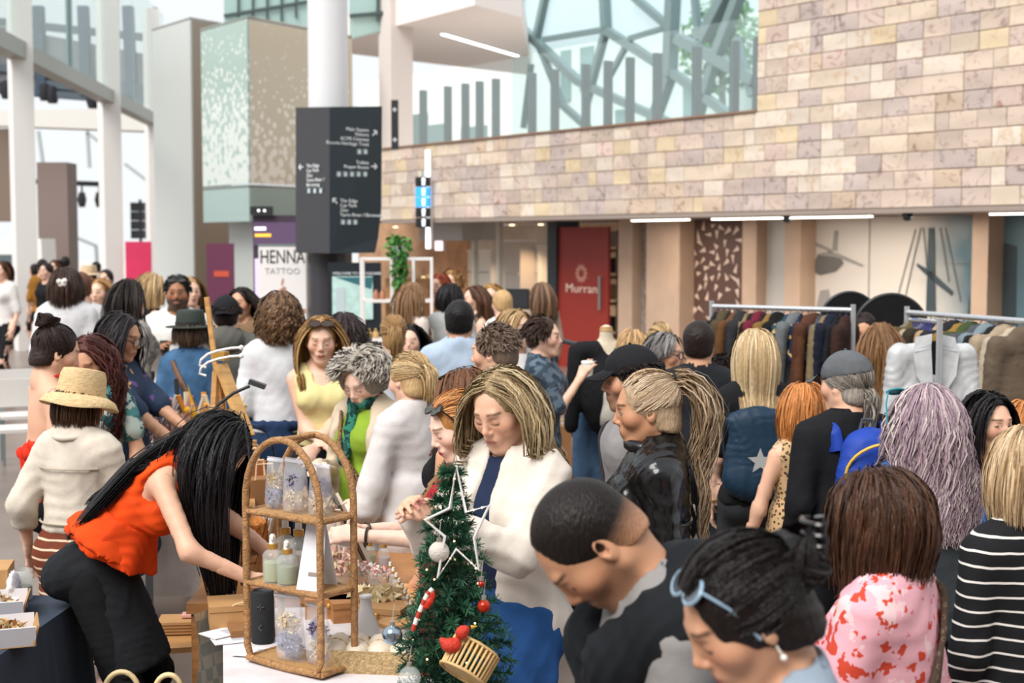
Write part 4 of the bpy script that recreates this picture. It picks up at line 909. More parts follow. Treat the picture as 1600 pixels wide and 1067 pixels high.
def make_hair(k, P, root, lod, rng):
    st = P.get('hair', 'short')
    if st == 'none': return
    cols = [A3(srgb(c)) for c in P.get('haircol', ['#2a1d16'])]; C, R, h, s = k.C, k.Rh, k.hs, k.s; Ld = LOD[lod]
    def T(x, y, z): return C + R @ A3((x, y, z)) * h
    def pick(n):
        i = rng.random(n); a = cols[0] + (cols[min(1, len(cols) - 1)] - cols[0]) * i[:, None]
        if len(cols) > 2: m = rng.random(n) < .25; a[m] = a[m] * .45 + cols[2] * .55
        return a * (.7 + .42 * rng.random((n, 1)))
    VS, QS, CS, n0 = [], [], [], 0
    def add(V, Q, Cc):
        nonlocal n0
        VS.append(V); QS.append(Q + n0); CS.append(Cc); n0 += len(V)
    vol = P.get('hvol', 0.0); fr = P.get('hfront', 0.0)
    long_ = st in ('long', 'curly', 'bob'); th = P.get('hth', {'short': .010, 'buzz': .003, 'long': .008, 'curly': .018, 'bob': .010, 'pony': .007, 'bun': .007}[st]) + vol
    V, Q = blob_np(hair_cap(k, th, fr, P.get('hlow', -.05 if st in ('short', 'buzz') else -.07)), max(Ld['h'] * 1.25, .0065), .0022 * h if st != 'buzz' else 0, 3.0, rng.random() * 9)
    hl = ((V - C) @ R) / h; aa = np.arctan2(hl[:, 0], hl[:, 1] + .03); strk = .45 + .16 * np.sin(aa * 23 + 5 * np.sin(11 * hl[:, 2])) + .14 * np.sin(aa * 57 + 9 * hl[:, 2]) + .12 * rng.random(len(V))
    cc = cols[0] * (1 - strk[:, None]) + cols[min(1, len(cols) - 1)] * strk[:, None]
    if st == 'buzz':
        f = np.clip((hl[:, 2] + .055 + .25 * np.maximum(hl[:, 1], 0)) / .06, 0, 1)[:, None]; sk = A3(srgb(SKIN.get(P.get('skin', 'fair'), '#e3b8a0'))); cc = cc * (.12 + .88 * f) + sk * .88 * (1 - f)
    add(V, Q, cc * (.8 + .35 * rng.random()))
    coll = [(k.chest + k.R1 @ A3((0, 0, .03)) * s, (A3((.15, .118, .185)) * s * k.b ** .5), k.R1), (k.sc + k.R2 @ A3((0, -.005, -.045)) * s, A3((k.sw / s + .03, .07, .06)) * s, k.R2), (k.waist, A3((.14, .12, .2)) * s, k.R0)]
    infl = P.get('hairout', .018)
    def march(p0, v0, length, S, stiff, down=A3((0, 0, -1)), lay=None, headpush=True):
        N = len(p0); ds = (length / (S - 1)) if np.ndim(length) == 0 else (length / (S - 1))[:, None]; p = p0.copy(); v = v0.copy(); out = [p.copy()]; pull = P.get('pull', .7); sgn = np.where(((p0 - T(0, P.get('hsplit', .03), 0)) @ R)[:, 1] > 0, 1.0, -1.0); lay = np.zeros(N) if lay is None else lay
        hc, hr = T(0, -.014, .03), A3((.077, .097, .092)) * h
        for i in range(S - 1):
            v = v * (1 - stiff) + down * stiff; v /= np.maximum(np.linalg.norm(v, axis=1, keepdims=True), 1e-9); q = p + v * ds
            if headpush:
                u = ((q - hc) @ R) / (hr + .006 + lay[:, None]); r = np.linalg.norm(u, axis=1, keepdims=True); q = np.where(r < 1, hc + (u / np.maximum(r, 1e-6) * (hr + .006 + lay[:, None])) @ R.T, q)
            o_h = q[:, :2] - C[:2]; rh = np.linalg.norm(o_h, axis=1, keepdims=True); low = (q[:, 2:3] < C[2] - .03 * h) & (rh > .06); q[:, :2] -= np.where(low, o_h * np.minimum(.5, pull * ds), 0)
            for c, rr_, Rr in coll:
                e_ = rr_ + infl + lay[:, None] * .5; u = ((q - c) @ Rr) / e_; g = 1 - u[:, 0] ** 2 - u[:, 2] ** 2; ym = np.sqrt(np.maximum(g, 0)); bad = (g > 0) & (np.abs(u[:, 1]) < ym)
                u[:, 1] = np.where(bad, sgn * ym, u[:, 1]); q = np.where(bad[:, None], c + (u * e_) @ Rr.T, q)
            v = q - p; v /= np.maximum(np.linalg.norm(v, axis=1, keepdims=True), 1e-9); p = q; out.append(p.copy())
        return np.stack(out, 1)
    def wave(paths, amp, freq, grow=.3):
        N, S, _ = paths.shape; t = np.linspace(0, 1, S)[None, :]; ln = np.linalg.norm(np.diff(paths, axis=1), axis=2).sum(1)[:, None]
        ph = rng.random((N, 1)) * .9 * 6.28; a = amp * np.clip((t - .05) / grow, 0, 1) * (.7 + .6 * rng.random((N, 1)))
        d1 = nrm(R @ A3((1, 0, 0))); d2 = nrm(R @ A3((0, 1, 0)))
        return paths + (a * np.sin(freq * ln * t + ph))[..., None] * d1 + (a * np.cos(freq * ln * t * 1.03 + ph))[..., None] * d2
    wv = P.get('wave', (0.004, 25)); nl = int(P.get('nlocks', 900) * 1.35 * Ld['n']); lw = P.get('lockw', .0027) / Ld['n'] ** .85
    if long_:
        part = P.get('part', 0.0); length = P.get('hlen', .45) * s; az = rng.uniform(-math.pi, math.pi, nl * 2); el_ = np.arcsin(np.clip(rng.uniform(-.15, 1, nl * 2), -1, 1))
        dirs = np.stack([np.sin(az) * np.cos(el_), -np.cos(az) * np.cos(el_), np.sin(el_)], 1)
        dirs = dirs[(dirs[:, 2] > -.15 + 1.02 * np.maximum(dirs[:, 1] + .05, 0)) & ((dirs[:, 2] < .32) if P.get('hatted') else True)][:nl]; nl = len(dirs); az = az[:nl]
        lay = rng.random(nl) ** .7 * (th + .012)
        p0 = T(0, -.014, .03) + (dirs * (A3((.077, .097, .092)) + lay[:, None])) * h @ R.T
        sx = np.sign(dirs[:, 0] - part); front = np.clip(dirs[:, 1] + .25, 0, 1)
        v0 = np.stack([sx * (.08 + 1.3 * front) + rng.normal(size=nl) * .12, -.3 - front * .35 + 0 * az, -.35 + 0 * az], 1) @ R.T
        ln = np.maximum(length * (.9 + .16 * rng.random(nl)) - .1 * h * np.arccos(np.clip(dirs[:, 2], -1, 1)), .05); dn = P.get('hdown'); dn = A3((0, 0, -1)) if dn is None else nrm(A3(dn))
        paths = march(p0, v0, ln, P.get('hseg', (13 if lod < 1 else 11) if lod < 2 else 8), P.get('stiff', .35), dn, lay)
        paths = wave(paths, *wv)
        V, Q, Cc = locks(paths, lw * (.7 + .6 * rng.random(nl)), T(0, 0, -.05), pick(nl)); add(V, Q, Cc)
    elif st == 'pony':
        tie = A3(P.get('tie', (0, -.115, .06))); n = int(nl * .6); g = rng.normal(size=(n, 3)) * .012; p0 = T(*tie) + g @ R.T
        v0 = (rng.normal(size=(n, 3)) * .13 + A3(P.get('tdir', (0, -1, .35)))) @ R.T; paths = march(p0, v0, P.get('hlen', .3) * s * (.75 + .3 * rng.random(n)), 14, P.get('stiff', .35), A3((0, 0, -1)), rng.random(n) * .03)
        V, Q, Cc = locks(wave(paths, *wv), lw * (.7 + .6 * rng.random(n)), T(0, 0, -.1), pick(n)); add(V, Q, Cc)
        n = int(nl * .5); az = rng.uniform(-2.9, 2.9, n); el_ = rng.uniform(-.25, .35 if P.get('hatted') else 1.2, n); dirs = np.stack([np.sin(az) * np.cos(el_), -np.cos(az) * np.cos(el_), np.sin(el_)], 1)
        keep = ~((dirs[:, 1] > .55) & (dirs[:, 2] < .55)); dirs = dirs[keep]; n = len(dirs); t = np.linspace(0, 1, 8)[None, :, None]; td = nrm(tie - A3((0, -.014, .034)))
        dd = dirs[:, None, :] * (1 - t) + td * t; dd /= np.maximum(np.linalg.norm(dd, axis=2, keepdims=True), 1e-6); rad = (A3((.077, .097, .092)) + th + .003)
        V, Q, Cc = locks(T(0, -.014, .034) + (dd * rad) * h @ R.T, lw, T(0, 0, 0), pick(n), .8); add(V, Q, Cc)
    elif st == 'bun':
        tie = A3(P.get('tie', (0, -.08, .12))); br = P.get('bunr', .042); pr = [ell(T(*tie), A3((br, br, br * .8)) * h, R, .01), ell(T(*(tie + A3((.02, -.01, .015)))), A3((br * .6,) * 3) * h, R, .006), ell(T(*(tie + A3((-.025, .01, .005)))), A3((br * .55,) * 3) * h, R, .006)]
        V, Q = blob_np(pr, max(Ld['h'], .007), .004, 2.0); add(V, Q, np.tile(cols[0], (len(V), 1)))
        n = int(nl * .35); ang = rng.random(n) * 6.28; t = np.linspace(0, 1, 10)[None, :]; a = ang[:, None] + t * 2.4; ph = rng.random((n, 1)) * 6.28; rr_ = br * (1 + .12 * rng.random((n, 1)))
        paths = np.stack([rr_ * np.cos(a) * np.cos(.5 * np.sin(ph + a)), rr_ * np.sin(a), rr_ * .85 * np.sin(ph + 2 * a) * .7], 2); paths = T(*tie) + paths * h @ R.T
        V, Q, Cc = locks(paths, lw, T(*tie), pick(n), .6); add(V, Q, Cc)
        n = int(nl * .5); az = rng.uniform(-2.9, 2.9, n); el_ = rng.uniform(-.4, 1.2, n); dirs = np.stack([np.sin(az) * np.cos(el_), -np.cos(az) * np.cos(el_), np.sin(el_)], 1)
        keep = ~((dirs[:, 1] > .5) & (dirs[:, 2] < .5)); dirs = dirs[keep]; n = len(dirs); t = np.linspace(0, 1, 8)[None, :, None]; td = nrm(tie - A3((0, -.014, .034)))
        dd = dirs[:, None, :] * (1 - t) + td * t; dd /= np.maximum(np.linalg.norm(dd, axis=2, keepdims=True), 1e-6)
        V, Q, Cc = locks(T(0, -.014, .034) + (dd * (A3((.077, .097, .092)) + th + .002)) * h @ R.T, lw, T(0, 0, 0), pick(n), .8); add(V, Q, Cc)
    elif st == 'short' and lod < 3 and not P.get('fade'):
        n = int(nl * 1.2); az = rng.uniform(-2.2, 2.2, n); el_ = np.arcsin(rng.uniform(-.1, .3 if P.get('hatted') else 1, n)); dirs = np.stack([np.sin(az) * np.cos(el_), -np.cos(az) * np.cos(el_), np.sin(el_)], 1)
        p0 = T(0, -.014, .034) + (dirs * (A3((.077, .097, .092)) + th * .7)) * h @ R.T; ln = P.get('hlen', .032); v0 = (dirs * .05 + A3(P.get('comb', (.25, -.6, -.35))) + rng.normal(size=(n, 3)) * .3) @ R.T
        V, Q, Cc = locks(wave(march(p0, v0, ln * (.6 + .6 * rng.random(n)), 6, .15, A3((0, 0, -1)), np.full(n, th)), *P.get('wave', (.001, 20))), lw * .8, T(0, 0, 0), pick(n), .1); add(V, Q, Cc)
    me = mesh_np(np.concatenate(VS), np.concatenate(QS)); set_col(me, np.clip(np.concatenate(CS), 0, 1)); return put('hair', me, M_HAIR, root)

# ---- clothes
def make_top(k, t, root, lod, name='top'):
    L = LOD[lod]; s = k.s; i = t.get('loose', .014); p = torso_prims(k, i); zax = k.R0 @ A3((0, 0, 1)); hem = t.get('hem', -.04)
    if t.get('flare') or hem < -.14:
        f = t.get('flare', .02); w = (.165 if k.fem else .16) * k.b * s + i; b = k.pel + k.R0 @ A3((0, 0, hem)) * s; p.append(drum(k.waist + k.R0 @ A3((0, 0, .05)) * s, b, (w * .9, .115 * k.b * s + i), (w + f, .13 * k.b * s + i + f), k.R0[:, 0], .05, t.get('pleat', 0), t.get('npl', 9)))
    sl = t.get('sleeve', .45)
    if sl > 0:
        for sd in (1, -1): p += arm_prims(k, sd, i * t.get('sli', .7) + .002, sl, t.get('slflare', .012 if sl < .6 else .006))
    p.append(plane(k.pel + k.R0 @ A3((0, 0, hem)) * s, zax))
    nr = t.get('neck', .07)
    if nr: p.append(cone(k.nb + k.R2 @ A3((0, t.get('neckf', .012), -.018)), k.nb + k.R2 @ A3((0, .03, .16)), nr * s, nr * 1.05 * s, .006, sub=True))
    if t.get('deep'): p.append(ell(k.nb + k.R2 @ A3((0, .09, -.06)) * s, A3((.05, .09, t['deep'])) * s, k.R2, .01, True))
    if sl == 0:
        for sd in (1, -1):
            sh = k.arm[sd][0]; p.append(cone(sh + k.R2 @ A3((sd * t.get('armcut', .035), 0, .06)) * s, sh + k.R2 @ A3((sd * .02, 0, -.07)) * s, .055 * s, .05 * s, .01, sub=True))
    if t.get('halter'): p.append(plane(k.chest + k.R2 @ A3((0, 0, t['halter'])) * s, -(k.R2 @ A3((0, -.25, 1)))))
    if t.get('open'):
        w = t['open']; p.append(drum(k.nb + k.R2 @ A3((0, .16, .05)) * s, k.pel + k.R0 @ A3((0, .22, hem - .05)) * s, (w, .12 * s), (w * 1.2, .14 * s), k.R2[:, 0], .008, sub=True))
    o = blob(name, p, L['c'], t['m'], root, t.get('wr', .0035), t.get('wf', 1.2), k.s * 7 + len(p)); 
    return o
def make_bottom(k, t, root, lod):
    L = LOD[lod]; s = k.s; ty = t.get('type', 'pants'); i = t.get('loose', .008)
    if ty == 'skirt':
        hem = t.get('hem', -.45); w = .165 * k.b * s + i; f = t.get('flare', .06); p = torso_prims(k, i)[:2] + [shift(q, i) for q in torso_prims(k)[-2:]]
        kn = (k.leg[1][1] + k.leg[-1][1]) / 2; d = nrm(kn - k.pel); b = k.pel + d * (-hem) * s
        p += [drum(k.pel + k.R0 @ A3((0, 0, .02)) * s, b, (w, .125 * k.b * s + i), (w + f, .13 * k.b * s + i + f), (1, 0, 0), .04, t.get('pleat', 0), t.get('npl', 11)), plane(k.waist + k.R0 @ A3((0, 0, t.get('rise', .03))) * s, -(k.R0 @ A3((0, 0, 1)))), plane(b, -d)]
        return blob(t.get('name', 'skirt'), p, L['c'], t['m'], root, t.get('wr', .003), t.get('wf', 1.0))
    p = [shift(q, i) for q in torso_prims(k)[:2] + torso_prims(k)[-2:]] + leg_prims(k, i, t.get('len', .97), t.get('flare', .004)) + [plane(k.waist + k.R0 @ A3((0, 0, t.get('rise', .0))) * s, -(k.R0 @ A3((0, 0, 1))))]
    return blob(t.get('name', 'trousers'), p, L['c'] * 1.4, t['m'], root, t.get('wr', .003), t.get('wf', 1.5))
def make_shoes(k, root, lod, m):
    for sd in (1, -1):
        hip, kn, an = k.leg[sd]; s = k.s; o = an - A3((0, 0, .085 * s))
        p = [cone(o + A3((0, -.035, .045)) * s, o + A3((0, .15, .035)) * s, .042 * s, .036 * s, .02), cone(o + A3((0, -.03, .04)) * s, an, .042 * s, .045 * s, .02), plane(o + A3((0, 0, .002)), (0, 0, 1))]
        blob('shoe', p, max(LOD[lod]['c'], .018), m, root)
PEOPLE = []
def person(label, px, py, Y, yaw, group=None, root_fix=None, **P):
    """head top at photo position (px, py) and distance Y; feet on the floor"""
    lod = P.get('lod', 1); top = at(px, py, Y).z - P.get('hat', .012)
    if 'H' not in P: P['H'] = top / (1.0 if not P.get('drop') else 1 - P['drop'])
    k = skeleton(P); topz = k.C[2] + .123 * k.hs
    if not P.get('fixH'):
        for _ in range(3): P['H'] = min(max(P['H'] * top / topz, P.get('minH', 1.3)), P.get('maxH', 1.95)); k = skeleton(P); topz = k.C[2] + .123 * k.hs
    yr = yaw * D2R; hx = at(px, py, Y).x; off = rotz(yr) @ k.C; loc = (hx - off[0], Y - off[1], 0)
    if root_fix: loc = root_fix
    root = thing('person', label, 'person', loc, yr, group); rng = np.random.default_rng(int(abs(px) * 7 + py))
    P['_yaw'] = yaw + P.get('head', (0,))[0]; k.root = root; k.P = P; k.lod = lod; k.yaw = yr; k.loc = A3(loc); build_body(k, P, root, lod); make_hair(k, P, root, lod, rng)
    for j, t in enumerate(P.get('tops', [P['top']] if 'top' in P else [])): make_top(k, t, root, lod, t.get('name', 'top'))
    if 'bottom' in P: make_bottom(k, P['bottom'], root, lod)
    if P.get('shoes'): make_shoes(k, root, lod, P['shoes'])
    PEOPLE.append((label, round(P['H'], 2), lod)); return k
def world(k, p):
    return Vector(rotz(k.yaw) @ A3(p) + k.loc)
def hp(k, x, y, z): return k.C + k.Rh @ A3((x, y, z)) * k.hs
# =================================================================== THE CROWD
BLK = cloth('#17181b'); BLK2 = cloth('#22252a'); WHT = cloth('#dcd9d6'); WHT2 = cloth('#e4e1de', bump=.45); DENIM = cloth('#46607e', vscale=14, vary=.2); DENIM_D = cloth('#2a3f5c', vscale=14, vary=.2); NAVY = cloth('#1d2d45')
GREYT = cloth('#8b8886'); CREAM = cloth('#d9cfc4'); BEIGE = cloth('#cbb89f'); KHAKI = cloth('#6d6a62'); PALEB = cloth('#b8c6d6'); SHOE_W = plain('#d8d5d0', .6); SHOE_D = plain('#26211f', .6); CHAR = cloth('#3b3e42')
BLOND = ['#c9a878', '#a07f55', '#e2c99c']; DARK = ['#1c1412', '#2b1f1a']; BROWN = ['#4a3022', '#6b4630']; GINGER = ['#b06a35', '#d08b4f']; BLACKH = ['#0e0c0d', '#1b1719']
def surf_y(k, x, zoff, back, infl=.02):
    """point on the torso at sideways x and height zoff from the chest; back or front"""
    pr = torso_prims(k, infl); sgn = -1 if back else 1
    for y in np.linspace(.34, 0, 69):
        p = k.chest + k.R2 @ A3((x, sgn * y, zoff)); d = min(float(dist(q, p[0], p[1], p[2])) for q in pr)
        if d < 0.004: return p
    return k.chest + k.R2 @ A3((x, 0, zoff))
def strap(k, pts, m, w=.022, name='strap', infl=.022, root=None, th=.006):
    P3 = [surf_y(k, x, z, b, infl) for x, z, b in pts]; n = 40; P3 = np.array(P3); t = np.linspace(0, len(P3) - 1, n); i = np.minimum(t.astype(int), len(P3) - 2); f = (t - i)[:, None]; C_ = P3[i] * (1 - f) + P3[i + 1] * f
    for _ in range(4): C_[1:-1] = .25 * C_[:-2] + .5 * C_[1:-1] + .25 * C_[2:]
    T_ = np.gradient(C_, axis=0); O = C_ - k.chest; O[:, 2] *= .2; sd = np.cross(T_, O); sd /= np.maximum(np.linalg.norm(sd, axis=1, keepdims=True), 1e-9); nn = np.cross(sd, T_); nn /= np.maximum(np.linalg.norm(nn, axis=1, keepdims=True), 1e-9)
    ring = np.stack([C_ + sd * w + nn * th, C_ - sd * w + nn * th, C_ - sd * w - nn * th, C_ + sd * w - nn * th], 1).reshape(-1, 3); Q = []
    for a in range(n - 1):
        for b in range(4): Q.append((a * 4 + b, a * 4 + (b + 1) % 4, a * 4 + 4 + (b + 1) % 4, a * 4 + 4 + b))
    return put(name, mesh_np(ring, np.array(Q)), m, root or k.root)
def sunglasses(k, y=.045, z=.105, tilt=50, frame='#1a1512', lens='#2c2622', name='sunglasses', w=.066):
    R = Matrix((k.Rh @ rotx(tilt * D2R)).tolist()); c = Vector(hp(k, 0, y, z)); e = bpy.data.objects.new(name, None); COL.objects.link(e); e.parent = k.root; e.location = c; e.rotation_euler = R.to_euler(); mf = plain(frame, .25)
    for sd in (1, -1):
        rim = [Vector((sd * .033 + .03 * math.cos(a) * (1 + .12 * math.cos(2 * a)), .0, .024 * math.sin(a))) for a in np.linspace(0, 6.283, 17)[:-1]]; MB().tube(rim, .0035, 6, closed=True).build('rim', mf, e)
        MB().prism([p * .98 for p in rim], (0, .002, 0)).build('lens', plain(lens, .08) if lens else glass_mat('spectacle_glass', (.9, .92, .92), .1), e); MB().tube([(sd * .064, 0, .006), (sd * .082, -.05, .006), (sd * .084, -.12, -.012)], .003, 6).build('temple_arm', mf, e)
    MB().tube([(-.008, 0, .006), (.008, 0, .006)], .003, 6).build('bridge', mf, e); return e
def eyeglasses(k): return sunglasses(k, .112, .006, 0, '#2a2320', None, 'eyeglasses')
def cap(k, m, brim=True, back=False):
    R, h = k.Rh, k.hs
    p = [ell(hp(k, 0, -.012, .042), A3((.09, .11, .098)) * h, R, .01), plane(hp(k, 0, 0, .034), R @ A3((0, .1, 1)))]
    blob('cap_crown', p, .006, m, k.root, .001, 2)
    if brim:
        s = -1 if back else 1; bp = []; n = 10
        for a in np.linspace(-1.1, 1.1, n): bp.append((.078 * math.sin(a), s * (.06 + .115 * math.cos(a)), .044 - .012 * math.cos(a) * 1.5 - .02 * abs(math.sin(a))))
        V = [Vector(hp(k, *q)) for q in bp] + [Vector(hp(k, .083 * math.sin(a), s * (.06 + .03 * math.cos(a)), .046)) for a in np.linspace(-1.1, 1.1, n)]; up = Vector(R @ A3((0, 0, .005)))
        V2 = V + [v + up for v in V]; m2 = 2 * n; F = [[i, i + 1, n + i + 1, n + i] for i in range(n - 1)] + [[m2 + n + i, m2 + n + i + 1, m2 + i + 1, m2 + i] for i in range(n - 1)] + [[i + 1, i, m2 + i, m2 + i + 1] for i in range(n - 1)]
        put('cap_brim', mesh_from(V2, F, True), m, k.root)
    MB().ball(hp(k, 0, -.012, .14), .007 * h, 8, 6).build('cap_button', m, k.root)
def hat(k, m, brim=.165, hh=.1, droop=.02, band=None, cr=.1, zb=.05, wav=.0):
    R = Matrix(k.Rh.tolist()); c = hp(k, 0, -.012, zb); n = 32
    prof = [(cr * .98, 0), (cr, .02), (cr * .93, hh * .75), (cr * .84, hh * .96), (cr * .6, hh), (.004, hh * .97)]; b = MB(); b.lathe(prof, n, c, R, .94, 1.1); b.build('hat_crown', m, k.root)
    b = MB(); pr = [(cr * .95, .006), (cr * 1.1, .002), ((cr + brim) * .55, -droop * .35), (brim, -droop), (brim, -droop - .006), ((cr + brim) * .5, -droop * .45 - .006), (cr * .95, -.004)]; b.lathe(pr, n, c, R, 1, 1.08)
    if wav:
        for i in range(len(b.v)):
            q = R.transposed() @ (b.v[i] - Vector(c)); rr_ = math.hypot(q.x, q.y)
            if rr_ > cr * 1.15: b.v[i] += R @ Vector((0, 0, wav * math.sin(3 * math.atan2(q.y, q.x) + 1) * (rr_ - cr) / .08))
    b.build('hat_brim', m, k.root)
    if band: MB().lathe([(cr * 1.005, .004), (cr * 1.01, .03)], n, c, R, .945, 1.105).build('hat_band', band, k.root)
def wrist_ring(k, sd, m, name='bracelet', r=.032, back=.03):
    sh, el, wr, d, n = k.arm[sd]; c = wr - d * back * k.s; u, v = n, np.cross(d, n); MB().tube([c + (u * math.cos(a) * .85 + v * math.sin(a)) * r * k.s for a in np.linspace(0, 6.283, 15)[:-1]], .005, 6, closed=True).build(name, m, k.root)
def earring(k, sd, m, drop=.03):
    MB().tube([hp(k, sd * .078, -.004, -.036), hp(k, sd * .079, -.004, -.036 - drop)], .0022, 6).ball(hp(k, sd * .079, -.004, -.04 - drop), .006).build('earring', m, k.root)
def held(name, label, cat, k, sd, off=(0, .06, .0)):
    sh, el, wr, d, n = k.arm[sd]; p = world(k, wr + d * (.09 + off[1]) * k.s + n * (.03 + off[2])); return thing(name, label, cat, p)
def phone(k, sd, label):
    e = held('phone', label, 'phone', k, sd, (0, .0, .0)); e.rotation_euler = (.7, 0, k.yaw); MB().box((0, 0, 0), (.072, .15, .009)).build('case', plain('#1c1d20', .3), e); MB().box((0, 0, .006), (.066, .14, .002)).build('screen', plain('#39424a', .1), e); return e

P_ = person
# --- foreground, right
lap = dict(hair='buzz', haircol=['#120d0b', '#1d1512'], hth=.0045)
k1 = P_('man with shaved dark hair bowing, black sweater tied over grey tee', 926, 742, 2.75, 98, fem=False, skin='olive', head=(4, 38, 4), eyes='down', beard=.45, brow='#1a120e', **lap, lod=0, lean=8, bend=14, build=1.05, sw=.185,
        tops=[dict(m=GREYT, sleeve=.45, loose=.014)], bottom=dict(m=DENIM_D), shoes=SHOE_D, hfront=-.012, hlow=-.055)
# sweater over the shoulders, knotted in front
R2 = k1.R2; sc = k1.sc; Q_ = lambda x, y, z: sc + R2 @ A3((x, y, z)); pr = []
for sd in (1, -1): pr += [cone(Q_(sd * .155, -.01, -.03), Q_(0, -.09, .0), .085, .085, .04), cone(Q_(sd * .15, .01, -.02), Q_(sd * .09, .1, -.06), .085, .07, .04), cone(Q_(sd * .1, .1, -.05), Q_(sd * .01, .17, -.2), .07, .045, .04), cone(Q_(sd * .01, .18, -.21), Q_(sd * .07, .19, -.44), .042, .036, .02)]
pr += [ell(Q_(0, -.1, -.14), A3((.21, .075, .18)), R2, .05), ell(Q_(0, .185, -.2), A3((.05, .04, .045)), R2, .02), cone(k1.nb + R2 @ A3((0, .015, -.01)), k1.nb + R2 @ A3((0, .08, .14)), .072, .085, .015, sub=True)]
blob('draped_sweater', pr, .009, cloth('#15181c', bump=.4), k1.root, .005, 1.6)
sunglasses(k1, .0, .0, 0, '#3a2a28', '#5a5262', 'hanging_sunglasses'); e = [c for c in k1.root.children if c.name.startswith('hanging_sunglasses')][0]; e.location = k1.sc + R2 @ A3((.03, .135, -.1)); e.rotation_euler = Matrix((R2 @ roty(1.35)).tolist()).to_euler()
k2 = P_('woman with dark hair clipped up, sunglasses on head and pearl earring', 1168, 836, 2.32, 100, skin='tan', hair='bun', haircol=['#0f0b0b', '#241a18'], tie=(0, -.1, .035), bunr=.058, hth=.014, head=(0, 24, 0), eyes='down', brow='#150e0c', lod=0, bend=8, nlocks=1500, hs=1.02,
        top=dict(m=cloth('#8d9aa8', vscale=16), sleeve=.4, loose=.016, neck=.075), bottom=dict(m=BLK), shoes=SHOE_D)
sunglasses(k2, .058, .1, 62, '#8fa9bd', '#39424c'); earring(k2, 1, plain('#e8e4dc', .2), .02); earring(k2, -1, plain('#e8e4dc', .2), .02)
cl = empty('hair_clip'); cl.parent = k2.root; cl.location = hp(k2, .0, -.15, .045); cl.rotation_euler = (0, 0, 0)
for j in range(5): MB().tube([(.035 * math.cos(a), -.012 + .018 * math.sin(a), .036 - j * .018) for a in np.linspace(-.3, 3.4, 8)], .005, 6).build('clip_tooth', plain('#141214', .15), cl)
MB().tube([(0, -.02, .045), (0, -.028, 0), (0, -.02, -.045)], .009, 8).build('clip_spine', plain('#141214', .15), cl)
strap(k2, [(.10, -.2, True), (.115, .05, True), (.1, .16, True), (.1, .12, False), (.1, -.1, False)], BLK2, .014, 'bag_strap', .028)
pinkm = pattern_mat('pink_floral', 'blotch', ['#e3a9b4', '#e9c4c6', '#c8452f', '#c8452f'], 16, thr=.58)
k3 = P_('woman with brown bob in pink floral kimono wearing brown crossbody strap', 1372, 737, 3.3, 52, skin='fair', hair='bob', haircol=['#3a2418', '#5a3a28', '#2a1a14'], hlen=.36, wave=(.006, 22), head=(10, 14, 0), lod=0, nlocks=1500, part=.1, hth=.016, stiff=.45,
        top=dict(m=pinkm, sleeve=.8, loose=.022, hem=-.3, flare=.05, slflare=.03), bottom=dict(m=BLK), shoes=SHOE_D, armL='bent')
strap(k3, [(-.15, -.38, True), (-.05, -.15, True), (.06, .05, True), (.115, .16, True), (.10, .13, False)], pattern_mat('brown_weave', 'leopard', ['#4a3a30', '#6b5848', '#3a2c24'], 60), .026, 'bag_strap', .034)
stripe = pattern_mat('stripe_black', 'stripe', ['#17181b', '#e6e2dc'], 26, width=.15)
k4 = P_('blond bobbed woman in black and white striped long sleeve top', 1606, 668, 3.75, 12, skin='fair', hair='bob', haircol=['#cdb08a', '#9a7a54', '#e6d2b0'], hlen=.32, wave=(.004, 20), lod=0, top=dict(m=stripe, sleeve=1.0, loose=.014, hem=-.02), bottom=dict(type='skirt', m=BLK, hem=-.6, flare=.08), shoes=SHOE_D, nlocks=1100)
# --- middle right
lil = ['#b7a3a6', '#8f7484', '#d9cfc8']
k5 = P_('woman with long lilac grey hair in dark gilet over blue sleeves', 1447, 602, 5.0, 8, skin='fair', hair='long', haircol=lil, hlen=.62, pull=.25, hairout=.045, wave=(.010, 38), lod=0, nlocks=1400, hth=.016, tops=[dict(m=cloth('#1d63a8'), sleeve=1.0, loose=.010), dict(m=cloth('#2e3336', bump=.6), sleeve=0, loose=.03, hem=-.16, name='gilet', wr=.005, armcut=.05, neck=.062)], bottom=dict(m=BLK2), shoes=SHOE_D, build=1.08)
strap(k5, [(-.05, .17, True), (.0, .05, True), (.08, -.12, True), (.13, -.28, True)], plain('#5c5652', .5), .014, 'bag_strap', .045)
sunglasses(k5, .0, .0, 60, '#2a8a9a', '#3aa6b4', 'teal_sunglasses'); e = [c for c in k5.root.children if c.name.startswith('teal')][0]; e.location = hp(k5, -.06, .045, .11)
k6 = P_('man in grey cap with grey ponytail wearing bright blue backpack', 1322, 546, 5.75, 14, fem=False, skin='light', hair='pony', haircol=['#6f675f', '#a59c90'], tie=(0, -.1, -.035), tdir=(0, -1, -.4), hlen=.2, wave=(.008, 30), head=(28, 6, 0), lod=1, hat=.02, hatted=True, build=1.08, tops=[dict(m=BLK, sleeve=1.0, loose=.018, hem=-.1)], bottom=dict(m=BLK2), shoes=SHOE_D)
cap(k6, cloth('#5a5d60', vary=.25))
def backpack(k, label, w, hgt, d, m, trim, zoff=-.06):
    yb = surf_y(k, 0, zoff, True, .02); o = world(k, yb); e = thing('backpack', label, 'backpack', o, k.yaw + math.atan2(-k.R2[0, 1], k.R2[1, 1])); return e
e = backpack(k6, 'bright blue backpack with yellow piping on the man in black', .3, .45, .16, None, None); mb_ = cloth('#1f3f9a', rough=.55, bump=.3); my = plain('#e0b43a', .5); mgy = cloth('#4c5058', rough=.6)
